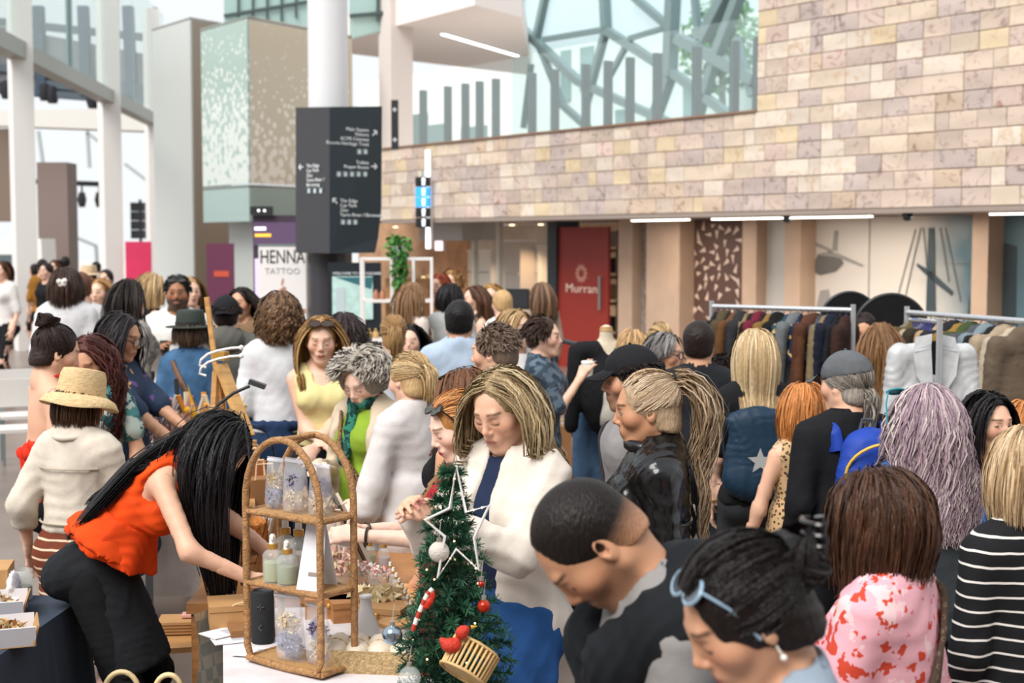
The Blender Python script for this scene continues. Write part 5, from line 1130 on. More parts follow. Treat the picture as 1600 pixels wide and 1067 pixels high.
blob('body', [ell((0, -.09, .02), (.15, .085, .2), None, .05), ell((0, -.085, -.12), (.155, .09, .14), None, .05), ell((0, -.07, .16), (.11, .07, .08), None, .04)], .011, mb_, e, .003, 2)
blob('front_pocket', [ell((0, -.165, -.1), (.115, .045, .11), None, .02)], .010, mb_, e, .002, 2)
for sd in (1, -1): blob('side_pocket', [ell((sd * .14, -.09, -.16), (.04, .07, .09), None, .02)], .010, mgy, e, .002, 2)
MB().tube([(.13 * math.cos(a), -.10 - .07 * math.sin(a) ** 2 * .9 - .03, .06 + .13 * math.sin(a)) for a in np.linspace(-.1, 3.24, 18)], .006, 6).build('zip_piping', my, e)
MB().tube([(.11 * math.cos(a), -.2 + .02 * abs(math.cos(a)), -.09 + .10 * math.sin(a)) for a in np.linspace(-.9, 4.04, 20)], .005, 6).build('zip_piping', my, e)
MB().tube([(-.03, -.05, .23), (-.02, -.05, .27), (.02, -.05, .27), (.03, -.05, .23)], .007, 6).build('grab_loop', mgy, e)
for sd in (1, -1): strap(k6, [(sd * .1, .08, True), (sd * .11, .165, True), (sd * .12, .14, False), (sd * .13, -.08, False)], mb_, .03, 'shoulder_strap', .03, None); 
letters('lettering', 'sport', .035, Matrix.Translation((0, -.212, -.14)) @ Md, plain('#e6e6ea', .5), e, 'CENTER') if False else None
k7 = P_('ginger bobbed woman in leopard print dress with bare arms', 1256, 598, 6.1, 14, skin='light', hair='bob', haircol=GINGER, hlen=.36, lod=1, nlocks=1200, top=dict(m=pattern_mat('leopard_tan', 'leopard', ['#c7a67c', '#3a2a1e', '#8a6a44'], 55), sleeve=0, loose=.016, hem=-.5, flare=.08), shoes=SHOE_D, fixarm=1, armL=(-.33, .02, .84))
wrist_ring(k7, -1, plain('#4a3526', .4), 'watch_strap')
k8 = P_('woman with long straight blond hair carrying navy star bag on back', 1181, 515, 6.8, 4, skin='fair', hair='long', haircol=['#d9bf94', '#b3946a', '#ecd9b6'], hlen=.49, wave=(.001, 8), lod=1, nlocks=1600, hth=.012, stiff=.5, top=dict(m=BLK, sleeve=.42, loose=.016, hem=-.06), bottom=dict(m=cloth('#34363a')), shoes=SHOE_D, build=1.02)
yb = surf_y(k8, -.03, -.07, True, .03); e = thing('drawstring_bag', 'navy drawstring bag with a pale star on blond woman back', 'bag', world(k8, yb), k8.yaw)
blob('body', [ell((0, -.05, -.05), (.155, .06, .2), None, .05), ell((0, -.05, -.16), (.165, .07, .1), None, .05), ell((0, -.045, .12), (.15, .045, .07), None, .05)], .012, cloth('#1d3346', rough=.5), e, .005, 2)
st = [Vector((.062 * math.sin(a) * q, -.121, -.06 + .062 * math.cos(a) * q)) for j in range(10) for a, q in ((j * math.pi / 5, 1 if j % 2 == 0 else .42),)]; MB().prism(st, (0, .006, 0)).build('star', plain('#b9bcbc', .4, .3), e)
for sd in (1, -1): MB().tube([(sd * .14, -.02, -.2), (sd * .15, -.0, .05), (sd * .12, .0, .2)], .006, 6).build('cord', BLK2, e)
wrist_ring(k8, -1, plain('#c2a25a', .3, .8), 'bracelet', .034)
k9 = P_('man with cropped dark hair in plain black tee seen from behind', 1092, 500, 7.9, 5, fem=False, skin='tan', hair='short', haircol=DARK, fade=True, lod=1, build=1.1, top=dict(m=cloth('#1e2126'), sleeve=.45), bottom=dict(m=BLK2), shoes=SHOE_D, head=(-14, 0, 0))
k10 = P_('woman with high blond ponytail in black leather puffer jacket', 1012, 577, 4.6, 88, skin='olive', hair='pony', haircol=['#cdb496', '#a98c6c', '#e6d6bc'], tie=(0, -.1, .085), tdir=(0, -.8, .5), hlen=.56, hairout=.05, wave=(.012, 24), nlocks=1700, head=(0, 8, 0), lod=0, brow='#3a281e', lips='#b8776c', stiff=.4,
         top=dict(m=mat('black_leather', srgb('#0e0e10'), .2, bump=.5, bscale=14, spec=.6), sleeve=1.0, loose=.026, hem=-.16, neck=.062, wr=.006, wf=1.6), bottom=dict(m=BLK), shoes=SHOE_D)
jm = mat('leather_roll', srgb('#17171a'), .3, spec=.6); R2 = k10.R2
MB().tube([k10.nb + R2 @ A3((.075 * math.cos(a), .012 + .085 * math.sin(a), .0 + .012 * math.sin(a))) for a in np.linspace(0, 6.283, 19)[:-1]], .022, 8, closed=True).build('collar', jm, k10.root)
for j in range(4): 
    z = -.02 - j * .095; q = [surf_y(k10, .148 * math.cos(a), z, math.sin(a) < 0, .03) for a in np.linspace(.15, 3.0, 9)] ; MB().tube(q, .006, 6).build('quilt_seam', jm, k10.root); q = [surf_y(k10, .148 * math.cos(a), z, True, .03) for a in np.linspace(.15, 3.0, 9)]; MB().tube(q, .006, 6).build('quilt_seam', jm, k10.root)
MB().tube([hp(k10, .02 * math.cos(a), -.105 + .006 * math.sin(a), .088 + .02 * math.sin(a)) for a in np.linspace(0, 6.283, 13)[:-1]], .008, 6, closed=True).build('hair_tie', plain('#131315', .7), k10.root)
k11 = P_('man with moustache in black cap and grey tee with dark backpack', 985, 536, 5.65, 94, fem=False, skin='tan', hair='short', haircol=DARK, head=(4, 6, 0), beard=.5, lod=1, hatted=True, hat=.022, build=1.03, top=dict(m=cloth('#8d8a8a'), sleeve=.45), bottom=dict(m=BLK2), shoes=SHOE_D, eyes='down', armR=(.24, .05, .86))
cap(k11, cloth('#1d1c1f')); strap(k11, [(.1, -.2, True), (.12, .05, True), (.115, .165, True), (.115, .13, False), (.12, -.12, False)], cloth('#3b3a40'), .028, 'bag_strap', .03)
k12 = P_('older woman with short grey hair and glasses in yellow top', 1040, 520, 8.2, -118, skin='light', hair='bob', haircol=['#6e6a68', '#9a9694', '#3e3a3a'], hlen=.22, lod=2, wave=(.004, 30), top=dict(m=cloth('#d2a046'), sleeve=.6), bottom=dict(m=BLK2), shoes=SHOE_D, head=(0, 0, 0)); eyeglasses(k12)
P_('person with light brown bob seen from behind near black mannequin', 990, 515, 9.2, 5, hair='bob', haircol=['#a8835a', '#caa678'], hlen=.26, lod=2, top=dict(m=cloth('#b9b2a8'), sleeve=.6), bottom=dict(m=BLK2), shoes=SHOE_D)
P_('woman with blond bun seen behind the older grey haired woman', 1030, 503, 10.4, 20, hair='bun', haircol=BLOND, tie=(0, -.11, .05), lod=3, top=dict(m=BEIGE, sleeve=.8), bottom=dict(m=DENIM), shoes=SHOE_D)
k15 = P_('young woman with long straight black hair and shirred green top', 1546, 612, 5.6, -148, skin='light', hair='long', haircol=BLACKH, hlen=.55, wave=(.001, 10), head=(-8, 2, 0), lod=1, nlocks=1300, brow='#171210', lips='#a8584e', gaze=1, stiff=.45, hsplit=.0, top=dict(m=mat('green_shirred', srgb('#1f5a40'), .8, bump=.9, bscale=60), sleeve=0, loose=.012, hem=-.04, armcut=.0, neck=.0, halter=.09, wr=.003, wf=3), bottom=dict(m=DENIM), shoes=SHOE_W)
MB().tube([k15.nb + k15.R2 @ A3((.075 * math.cos(a), .035 + .08 * math.sin(a), .005 - .07 * max(0, math.sin(a)))) for a in np.linspace(0, 6.283, 25)[:-1]], .002, 5, closed=True).build('necklace', plain('#d8b45a', .3, .8), k15.root)
P_('ginger haired person cropped by the right edge near coat rack', 1603, 625, 6.3, -10, hair='bob', haircol=GINGER, hlen=.36, lod=1, top=dict(m=BLK2, sleeve=1.0), bottom=dict(m=BLK), shoes=SHOE_D)
P_('person in navy cap browsing left end of the coat rack', 1133, 552, 8.2, -30, hair='short', haircol=DARK, lod=2, hat=.02, top=dict(m=cloth('#3c4047'), sleeve=1.0), bottom=dict(m=BLK), shoes=SHOE_D, fem=False, minH=1.2); 
k = P_('woman with long brown hair in cream blouse and red skirt by racks', 1376, 503, 8.9, 12, hair='long', haircol=['#6b4a30', '#8f6a45'], hlen=.63, wave=(.005, 18), lod=2, top=dict(m=CREAM, sleeve=.6, loose=.02), bottom=dict(type='skirt', m=cloth('#8c1f33'), hem=-.6), shoes=SHOE_D)
P_('dark haired woman with yellow scarf looking down between coat racks', 1350, 488, 10.3, 165, hair='bun', tie=(0, -.1, .05), haircol=DARK, skin='tan', eyes='down', head=(0, 20, 0), lod=2, top=dict(m=BEIGE, sleeve=1.0), bottom=dict(m=BLK), shoes=SHOE_D)
# --- middle
k17 = P_('blond woman in cream jacket and blue skirt looking down at purchase', 786, 574, 4.4, 142, skin='light', hair='long', haircol=['#bfa87e', '#84694a', '#d6c6a4'], hlen=.68, wave=(.009, 20), head=(2, 22, 2), eyes='down', brow='#6a523c', lips='#b06a60', lod=0, nlocks=1500, hth=.006, hsplit=.075, pull=.8, hairout=.052, part=-.1,
         tops=[dict(m=cloth('#1f2a44'), sleeve=0, loose=.010, name='inner_top'), dict(m=cloth('#d8cec2', bump=.25), sleeve=.96, loose=.022, hem=-.07, open=.03, name='jacket', slflare=.010, wr=.006, sli=.85)], bottom=dict(type='skirt', m=cloth('#254f86', vscale=12, vary=.25), hem=-.55, flare=.07, pleat=.05, npl=9, name='skirt'), shoes=SHOE_D, armL=(-.03, .36, 1.27, (-.7, -.5, -.8)), armR=(.08, .36, 1.28), curlL=60, curlR=60)
earring(k17, -1, plain('#d8c9a8', .2, .7), .035); strap(k17, [(-.11, -.35, True), (-.12, -.05, True), (-.115, .165, True)], BLK2, .012, 'bag_strap', .058)
k18 = P_('smiling strawberry blond woman in red top with sunglasses on her head', 716, 608, 4.95, 104, skin='pale', hair='pony', haircol=['#a8683a', '#cf9558'], tie=(0, -.11, .0), tdir=(0, -1, -.4), hlen=.25, head=(8, 22, 0), eyes='down', smile=True, brow='#8a5a38', lips='#b54a48', lod=0, tops=[dict(m=cloth('#a3202e'), sleeve=0, loose=.012), dict(m=pattern_mat('leopard_dark', 'leopard', ['#8a6a48', '#241a14', '#54402c'], 50), sleeve=.3, loose=.024, open=.06, hem=-.2, name='cardigan')],
         bottom=dict(m=BLK), shoes=SHOE_D, armR=(.12, .40, 1.16), armL=(-.02, .42, 1.17), curlR=55, curlL=55)
sunglasses(k18, .062, .098, 62); wrist_ring(k18, -1, plain('#2a211c', .4)); wrist_ring(k18, 1, plain('#2a211c', .4))
e = held('candle_packet', 'small white packet held by the smiling strawberry blond woman', 'packet', k18, -1, (0, .01, .01)); e.rotation_euler = (.3, .2, 1.9); MB().box((0, 0, 0), (.075, .13, .022)).build('wrapper', plain('#e6e2de', .4), e); MB().box((0, 0, .012), (.05, .05, .002)).build('label_sheet', plain('#bfb2a8', .6), e)
k19 = P_('brown haired woman with dark sunglasses on head behind the blond woman', 722, 575, 5.5, 60, skin='tan', hair='long', haircol=['#5c3a26', '#7c5236'], hlen=.43, lod=1, top=dict(m=BLK, sleeve=0), bottom=dict(m=BLK), shoes=SHOE_D, armL=(-.2, .1, .85)); sunglasses(k19, .06, .1, 60)
k20 = P_('woman with blond ponytail in loose white shirt and blue jeans', 640, 548, 6.3, 40, skin='fair', hair='pony', haircol=['#d0b184', '#ad8c5e', '#e6d0a4'], tie=(0, -.115, .03), tdir=(0, -1, 0), hlen=.16, head=(6, 10, 0), lod=1, nlocks=1200, top=dict(m=cloth('#cdc8c6', bump=.2), sleeve=.72, loose=.018, hem=-.2, flare=.012, slflare=.02, sli=1.0, wr=.005, neck=.062), bottom=dict(m=DENIM, flare=.02), shoes=SHOE_W, armL=(-.31, .03, .86), armR=(.2, .25, 1.05)); wrist_ring(k20, -1, plain('#6b4a3a', .5), 'watch_strap')
k21 = P_('older woman with curly silver hair in beige cardigan over lime blouse', 566, 552, 6.6, 148, skin='pale', hair='curly', haircol=['#b5aca0', '#8d8478', '#d8d2c8'], hlen=.19, wave=(.016, 95), head=(6, 26, 0), eyes='down', lod=1, nlocks=1700, hvol=.012, lockw=.0034, stiff=.16, tops=[dict(m=cloth('#84a233'), sleeve=0, loose=.012, hem=-.16, name='blouse'), dict(m=cloth('#c9b8a0'), sleeve=1.0, loose=.03, hem=-.22, open=.085, name='cardigan')], bottom=dict(m=BLK), shoes=SHOE_D, armR='hold', armL=(-.16, .25, 1.0))
blob('scarf', [cone(k21.nb + k21.R2 @ A3((.06 * math.cos(a), .02 + .07 * math.sin(a), .01)), k21.nb + k21.R2 @ A3((.06 * math.cos(a + .8), .02 + .07 * math.sin(a + .8), .01)), .03, .03, .01) for a in np.arange(0, 6.2, .8)] + [cone(k21.nb + k21.R2 @ A3((.02, .1, -.02)), k21.chest + k21.R2 @ A3((.03, .14, -.05)), .03, .035, .02, k21.R2[:, 1], .6)], .011, pattern_mat('scarf_teal', 'blotch', ['#1c4a44', '#123230', '#2f7a66'], 18), k21.root, .003, 3)
strap(k21, [(.1, .16, False), (.05, .0, False), (-.06, -.2, False), (-.12, -.3, False)], pattern_mat('leopard_strap', 'leopard', ['#8a6a4c', '#2a1d16', '#5a4432'], 70), .024, 'bag_strap', .036)
k22 = P_('blond woman in pale yellow tank top with sunglasses on her head', 502, 494, 7.6, -168, skin='fair', hair='long', haircol=['#a9824f', '#c8a26c', '#8a6438'], hlen=.53, wave=(.004, 16), head=(-6, 8, 0), eyes='down', smile=True, lod=1, nlocks=1300, hsplit=.0, top=dict(m=cloth('#dccf94'), sleeve=0, loose=.010, hem=.06, neck=.078, deep=.05), bottom=dict(m=BLK, rise=.1), shoes=SHOE_D, armR=(.0, .3, 1.05), armL=(.06, .3, 1.03)); sunglasses(k22, .078, .112, 60, '#2a1e18', '#3c2c22')
P_('woman with dark wavy hair in plum top seen from behind', 536, 487, 8.1, 10, hair='long', haircol=['#231a1a', '#3a2a2a'], hlen=.43, wave=(.012, 50), lod=2, top=dict(m=cloth('#4a3a58'), sleeve=.5), bottom=dict(m=BLK), shoes=SHOE_D)
k24 = P_('woman with brown curly bob in white tee and navy wrap waist', 437, 460, 8.2, 4, hair='curly', haircol=['#5a4030', '#8a6a4c', '#3f2c20'], hlen=.32, wave=(.014, 90), lod=1, nlocks=900, lockw=.005, hvol=.008, top=dict(m=cloth('#d3d4d8'), sleeve=.5, loose=.024, hem=.02), bottom=dict(type='skirt', m=cloth('#1c3350'), hem=-.55, flare=.07), shoes=SHOE_D)
pr = [cone(k24.pel + A3((.19 * math.cos(a), .15 * math.sin(a), .07)), k24.pel + A3((.19 * math.cos(a + .7), .15 * math.sin(a + .7), .07)), .03, .03, .01) for a in np.arange(0, 6.2, .7)] + [ell(k24.pel + A3((0, -.16, -.12)), (.15, .04, .17), None, .03)]
blob('tied_jacket', pr, .014, cloth('#1b2f4c'), k24.root, .006, 1.6)
k25 = P_('man in black backward cap and olive grey hoodie', 353, 460, 9.7, 8, fem=False, hair='short', haircol=DARK, lod=2, hat=.02, hatted=True, build=1.12, top=dict(m=cloth('#5f5e58'), sleeve=1.0, loose=.03, hem=-.12), bottom=dict(m=cloth('#b9b6b2')), shoes=SHOE_W); cap(k25, cloth('#1b1c20'), True, True)
blob('hood', [ell(k25.nb + k25.R2 @ A3((0, -.08, -.03)), (.13, .075, .1), None, .03)], .014, cloth('#5f5e58'), k25.root, .004)
P_('woman with long dark hair in tan top behind the hooded man', 377, 448, 11.2, 160, skin='tan', hair='long', haircol=DARK, hlen=.58, lod=2, top=dict(m=cloth('#7c6248'), sleeve=.5), bottom=dict(m=BLK), shoes=SHOE_D)
k27 = P_('woman in dark felt hat and blue denim jacket with brown shoulder strap', 298, 484, 9.0, 0, hair='bob', haircol=['#3a281e', '#54402f'], hlen=.26, lod=2, hat=.03, hatted=True, top=dict(m=cloth('#3f6286', vary=.25, vscale=12), sleeve=1.0, loose=.026, hem=-.05), bottom=dict(type='skirt', m=cloth('#cfcac6'), hem=-.7, flare=.1, pleat=.05), shoes=SHOE_D); hat(k27, cloth('#39413c'), .155, .105, .0, plain('#22221f', .6))
strap(k27, [(-.1, .165, True), (-.02, 0, True), (.08, -.18, True), (.13, -.3, True)], plain('#7a5a44', .5), .018, 'bag_strap', .034)
k28 = P_('bearded man in white shirt with sunglasses on head holding a cup', 277, 430, 10.8, -172, fem=False, skin='brown', hair='short', haircol=BLACKH, beard=.9, lod=2, top=dict(m=cloth('#e2dfda'), sleeve=.95, loose=.02, hem=-.1), bottom=dict(m=DENIM), shoes=SHOE_D, armR=(.1, .3, 1.2), armL='down', build=1.05); sunglasses(k28, .06, .1, 60)
e = held('paper_cup', 'dark takeaway cup held by the man in white shirt', 'cup', k28, 1, (0, -.02, .0)); MB().lathe([(.028, -.05), (.038, .05)], 14).build('cup', plain('#3a2c26', .6), e); MB().lathe([(.04, .05), (.038, .062)], 14).build('lid', plain('#1d1a19', .5), e)
P_('blond woman in black top standing left of the man in white', 238, 426, 11.2, -60, hair='bob', haircol=BLOND, hlen=.34, lod=2, top=dict(m=BLK, sleeve=0), bottom=dict(m=BLK), shoes=SHOE_D)
P_('person half hidden behind the white shirted man with blond hair', 297, 432, 12.2, -150, hair='long', haircol=BLOND, hlen=.48, lod=3, top=dict(m=BLK2, sleeve=.5), bottom=dict(m=BLK), shoes=SHOE_D)
P_('woman with straight dark hair in mottled grey jacket turned away', 203, 435, 9.6, -48, hair='long', haircol=DARK, hlen=.51, lod=2, top=dict(m=pattern_mat('mottled', 'blotch', ['#8d8680', '#6d6864', '#a59e96'], 16), sleeve=1.0, loose=.026, hem=-.1), bottom=dict(m=BLK2), shoes=SHOE_D)
k31 = P_('woman with glasses and long dark hair in printed navy tee at till', 188, 488, 7.5, -104, skin='tan', hair='long', haircol=['#1e1a1c', '#332c2e'], hlen=.47, wave=(.006, 24), head=(0, 14, 0), eyes='down', lod=1, top=dict(m=pattern_mat('print_tee', 'blotch', ['#2b3a52', '#2b3a52', '#6a4a86', '#c8a060'], 9, thr=.62), sleeve=.45, loose=.024, hem=-.2), bottom=dict(m=DENIM_D), shoes=SHOE_D, armR=(.12, .42, 1.03), armL=(-.02, .44, 1.05)); eyeglasses(k31)
e = held('payment_terminal', 'dark handheld payment terminal held over the flower stall', 'terminal', k31, 1, (0, .03, .0)); e.rotation_euler = (.4, .1, -1.2); MB().box((0, 0, 0), (.075, .16, .03), taper=.92).build('body', plain('#2a2e33', .4), e); MB().box((0, .035, .016), (.055, .06, .004)).build('screen', plain('#8f9aa0', .2), e); MB().box((0, -.04, .016), (.05, .06, .005)).build('keypad', plain('#454b50', .5), e)
k32 = P_('woman with long wavy auburn hair looking down beside straw hat', 141, 524, 7.0, 176, skin='tan', hair='long', haircol=['#4a2420', '#6a3a32', '#331a18'], hlen=.59, wave=(.016, 40), head=(-6, 22, 0), eyes='down', brow='#2e1a16', lips='#a2564c', lod=1, nlocks=1300, hvol=.004, hsplit=-.03, pull=.2, top=dict(m=pattern_mat('teal_print', 'blotch', ['#4f8a8c', '#2c5a60', '#b9c8c0'], 14), sleeve=.3, loose=.016), bottom=dict(m=DENIM_D), shoes=SHOE_D, armL=(-.22, .22, .95), armR='bent')
k33 = P_('woman with dark top bun in orange halter top with bare back', 86, 505, 6.5, -58, skin='light', hair='bun', haircol=['#221816', '#3a2a24'], tie=(0, -.075, .125), bunr=.045, head=(0, 18, 0), eyes='down', lod=1, top=dict(m=cloth('#d8301a'), sleeve=0, loose=.008, hem=-.02, halter=-.03, neck=0), bottom=dict(m=BLK), shoes=SHOE_D)
m_or = cloth('#d8301a'); MB().tube([k33.nb + k33.R2 @ A3((.062 * math.cos(a), .01 + .066 * math.sin(a), .012 + .01 * math.sin(a))) for a in np.linspace(0, 6.283, 19)[:-1]], .009, 6, closed=True).build('halter_strap', m_or, k33.root)
for sd in (1, -1): MB().tube([k33.nb + k33.R2 @ A3((sd * .05, .06, .01)), k33.chest + k33.R2 @ A3((sd * .065, .125, .05))], [.012, .03], 6).build('halter_strap', m_or, k33.root)
blob('back_bow', [ell(surf_y(k33, .0, -.09, True, .02) + A3((x, y, z)), r, None, .01) for x, y, z, r in ((0, 0, 0, (.03, .02, .025)), (.06, -.01, -.02, (.05, .02, .03)), (-.06, -.01, -.03, (.05, .02, .03)), (.03, -.01, -.1, (.02, .012, .08)), (-.03, -.01, -.09, (.02, .012, .07)))], .009, m_or, k33.root, .002, 3)
k34 = P_('woman in straw hat, cream denim jacket and brown striped skirt', 126, 580, 5.95, -18, skin='fair', hair='bob', haircol=['#3c281c', '#5a3e2a'], hlen=.30, head=(-16, 12, 0), lod=0, hat=.03, hatted=True, hth=.003, nlocks=1100, build=1.1, top=dict(m=cloth('#d3c9ba', bump=.35), sleeve=1.0, loose=.026, hem=.06, wr=.0045, neck=.06, sli=.8), bottom=dict(type='skirt', m=pattern_mat('brown_stripe', 'stripe', ['#6e3520', '#d8c0a4'], 25, width=.22), hem=-.52, flare=.08, loose=.02), shoes=SHOE_W, armR='bent', armL=(-.27, -.02, .88))
straw = mat('straw', srgb('#d6b98a'), .8, vary=.2, vscale=40, bump=.6, bscale=70, stretch=(1, 1, 4)); hat(k34, straw, .155, .115, .04, None, .098, .045, .008)
MB().tube([k34.nb + k34.R2 @ A3((.082 * math.cos(a), -.0 + .088 * math.sin(a), .004 + .012 * math.sin(a))) for a in np.linspace(2.9, 6.6, 14)], .013, 8).build('collar', cloth('#d3c9ba', bump=.35), k34.root)
MB().tube([surf_y(k34, .15 * math.cos(a), .06, True, .04) for a in np.linspace(.25, 2.9, 12)], .004, 5).build('yoke_seam', cloth('#b3a797'), k34.root); MB().tube([surf_y(k34, .16 * math.cos(a), -.17, True, .04) for a in np.linspace(.15, 3.0, 14)], .005, 5).build('waistband_seam', cloth('#b3a797'), k34.root)
# woman bending over the stall
k35 = P_('woman in orange ruffled top bending with long black hair hanging down', 338, 648, 5.15, -90, skin='light', hair='long', haircol=['#0d0b0d', '#1b181b', '#262228'], hlen=.75, wave=(.006, 14), nlocks=1900, H=1.68, fixH=True, build=.88, lean=33, bend=17, head=(0, 12, 0), eyes='down', lod=0, hipback=.1, hsplit=-.02, hairout=.02, stiff=.3, pull=.7, hdown=(0, .1, -1),
         top=dict(m=cloth('#e04a12', bump=.25), sleeve=0, loose=.014, hem=.1, flare=.05, neck=.075, wr=.006, wf=1.4, armcut=.03), bottom=dict(type='skirt', m=cloth('#1e2024'), hem=-.42, flare=.012, rise=.06, loose=.006, wr=.004, wf=2.2), shoes=SHOE_D, armR=(.20, .60, .92, (1.0, -.5, -.5)), armL=(-.12, .66, .90), curlR=50, curlL=50, footR=(.1, -.02), footL=(-.1, .12))
wrist_ring(k35, 1, plain('#17171a', .5), 'hair_elastic'); 
gb = np.random.default_rng(4); n = 260; u = gb.uniform(-1, 1, (n, 1)); P35 = np.array([hp(k35, .0, -.115, .03), k35.nb + k35.R2 @ A3((0, -.09, .02)), surf_y(k35, .03, .1, True, .03), surf_y(k35, .05, -.02, True, .03), surf_y(k35, .07, -.14, True, .035), surf_y(k35, .08, -.26, True, .05)])
tt = np.linspace(0, 5, 22); ii = np.minimum(tt.astype(int), 4); pc = P35[ii] * (1 - (tt - ii))[:, None] + P35[ii + 1] * (tt - ii)[:, None]
for _ in range(3): pc[1:-1] = .25 * pc[:-2] + .5 * pc[1:-1] + .25 * pc[2:]
w_ = np.sin(np.linspace(.5, 2.7, 22))[None, :, None]; paths = pc[None] + w_ * (u[..., None] * .075 * (k35.R2 @ A3((1, 0, 0)))[None, None] + gb.normal(size=(n, 1, 3)) * .012)
V, Q, Cc = locks(paths, .0032, k35.chest, np.tile(A3(srgb('#121013')), (n, 1)) * gb.uniform(.6, 1.8, (n, 1))); me = mesh_np(V, Q); set_col(me, Cc); put('hair_over_back', me, M_HAIR, k35.root)
p35 = k35.waist + k35.R0 @ A3((0, 0, -.03)); blob('ruffle_hem', [drum(k35.waist + k35.R1 @ A3((0, 0, .10)), k35.waist + k35.R0 @ A3((0, .02, -.05)), (.135, .115), (.185, .18), k35.R0[:, 0], .02, .08, 7)], .009, cloth('#dd4510', bump=.25), k35.root, .005, 2)
blob('leggings', leg_prims(k35, .006, .97), .011, BLK, k35.root, .002, 2)
k36 = P_('woman with white flower clip in dark bob and white tee', 103, 418, 11.0, 6, hair='bob', haircol=['#33241e', '#4a362c'], hlen=.32, lod=2, top=dict(m=cloth('#d6d6d8'), sleeve=.45, loose=.026, hem=.02), bottom=dict(m=WHT), shoes=SHOE_W); MB().ball(hp(k36, .0, -.15, .02), (.035, .015, .03)).ball(hp(k36, .02, -.155, .04), .02).ball(hp(k36, -.02, -.155, .035), .02).build('flower_clip', plain('#e8e2dc', .6), k36.root)
P_('man in white tee beside the woman with flower clip', 125, 424, 12.0, 30, fem=False, hair='short', haircol=BROWN, lod=3, top=dict(m=cloth('#dadada'), sleeve=.45), bottom=dict(m=cloth('#cfd2d6')), shoes=SHOE_W)
P_('woman with long strawberry blond hair facing us near left columns', 155, 434, 12.6, 172, hair='long', haircol=['#b08454', '#c9a06c'], hlen=.55, lod=3, top=dict(m=cloth('#3a4048'), sleeve=.4), bottom=dict(m=BLK), shoes=SHOE_D)
# --- middle far
P_('man with neat dark hair in pale blue shirt seen from behind', 718, 468, 8.6, 4, fem=False, skin='tan', hair='short', haircol=BLACKH, fade=True, lod=1, top=dict(m=cloth('#a9bacd'), sleeve=1.0, loose=.024, hem=-.12), bottom=dict(m=NAVY), shoes=SHOE_D, head=(-6, 4, 0))
P_('grey brown haired man in dark tropical print shirt in profile', 772, 506, 6.7, 62, fem=False, skin='light', hair='short', haircol=['#6a5648', '#857264'], lod=1, build=1.12, top=dict(m=pattern_mat('tropical', 'blotch', ['#1c2b34', '#1c2b34', '#3d5c64', '#16222a'], 14, thr=.55), sleeve=.48, loose=.024, hem=-.14), bottom=dict(m=BLK), shoes=SHOE_D, head=(8, 6, 0), beard=.15)
k = P_('blond woman with glasses and white top smiling to the right', 806, 483, 9.0, -128, hair='bob', haircol=BLOND, hlen=.30, lod=2, smile=True, top=dict(m=WHT, sleeve=.45, loose=.02), bottom=dict(m=BLK2), shoes=SHOE_D); eyeglasses(k)
k = P_('dark haired woman in blue patterned tee drinking from a white cup', 850, 494, 8.7, -102, hair='short', haircol=['#33241c', '#4c382c'], hlen=.06, lod=2, top=dict(m=pattern_mat('blue_print', 'blotch', ['#3c4a58', '#2b3844', '#5a6a78'], 14), sleeve=.45, loose=.02, hem=-.12), bottom=dict(m=BLK), shoes=SHOE_D, armR=(.06, .26, 1.33), armL='down')
e = held('coffee_cup', 'white takeaway cup held near the face of drinking woman', 'cup', k, 1, (0, -.03, .0)); MB().lathe([(.028, -.05), (.038, .05)], 14).build('cup', plain('#e6e2dc', .6), e); MB().lathe([(.04, .05), (.036, .06)], 14).build('lid', plain('#f0eeea', .5), e)
P_('tanned woman with messy blond ponytail in pale grey racerback tank', 614, 490, 9.0, 12, skin='tan', hair='pony', haircol=['#b08a5c', '#8a683f'], tie=(0, -.11, .04), hlen=.2, lod=2, top=dict(m=cloth('#c9ccd3'), sleeve=0, loose=.012, armcut=.0), bottom=dict(m=DENIM), shoes=SHOE_D)
P_('dark haired woman facing us behind the tank top ponytail woman', 641, 506, 10.0, 176, hair='long', haircol=BLACKH, hlen=.53, lod=3, top=dict(m=BLK, sleeve=.4), bottom=dict(m=BLK), shoes=SHOE_D)
P_('woman with very long light brown hair beside white display shelf', 645, 440, 12.0, -50, hair='long', haircol=['#7a5a40', '#a07c58'], hlen=.63, lod=2, top=dict(m=cloth('#d5c8be'), sleeve=.8), bottom=dict(m=BLK), shoes=SHOE_D)
P_('black haired woman in pale grey denim jacket seen from behind', 703, 443, 12.2, 6, hair='bob', haircol=BLACKH, hlen=.28, lod=2, top=dict(m=cloth('#b5bab8'), sleeve=1.0, loose=.03), bottom=dict(m=BLK), shoes=SHOE_D)
P_('woman with sunglasses on brown hair and dark green tank, turned left', 741, 446, 13.0, 110, hair='long', haircol=BROWN, hlen=.48, lod=3, top=dict(m=cloth('#3a4034'), sleeve=0), bottom=dict(m=BLK), shoes=SHOE_D)
P_('smiling woman with long golden hair and rust top facing us', 768, 443, 13.4, 172, hair='long', haircol=['#c49a5c', '#a67c44'], hlen=.53, lod=3, smile=True, top=dict(m=cloth('#a9683f'), sleeve=.3), bottom=dict(m=BLK), shoes=SHOE_D)
P_('fair haired person in plain white shirt next to the black speaker', 784, 452, 12.6, 30, hair='short', haircol=BLOND, lod=3, top=dict(m=WHT, sleeve=1.0), bottom=dict(m=BLK), shoes=SHOE_D)
P_('blond woman in bright white blouse behind the display shelf', 664, 430, 15.3, 120, hair='bob', haircol=BLOND, hlen=.26, lod=3, top=dict(m=WHT, sleeve=.5), bottom=dict(m=BLK), shoes=SHOE_D)
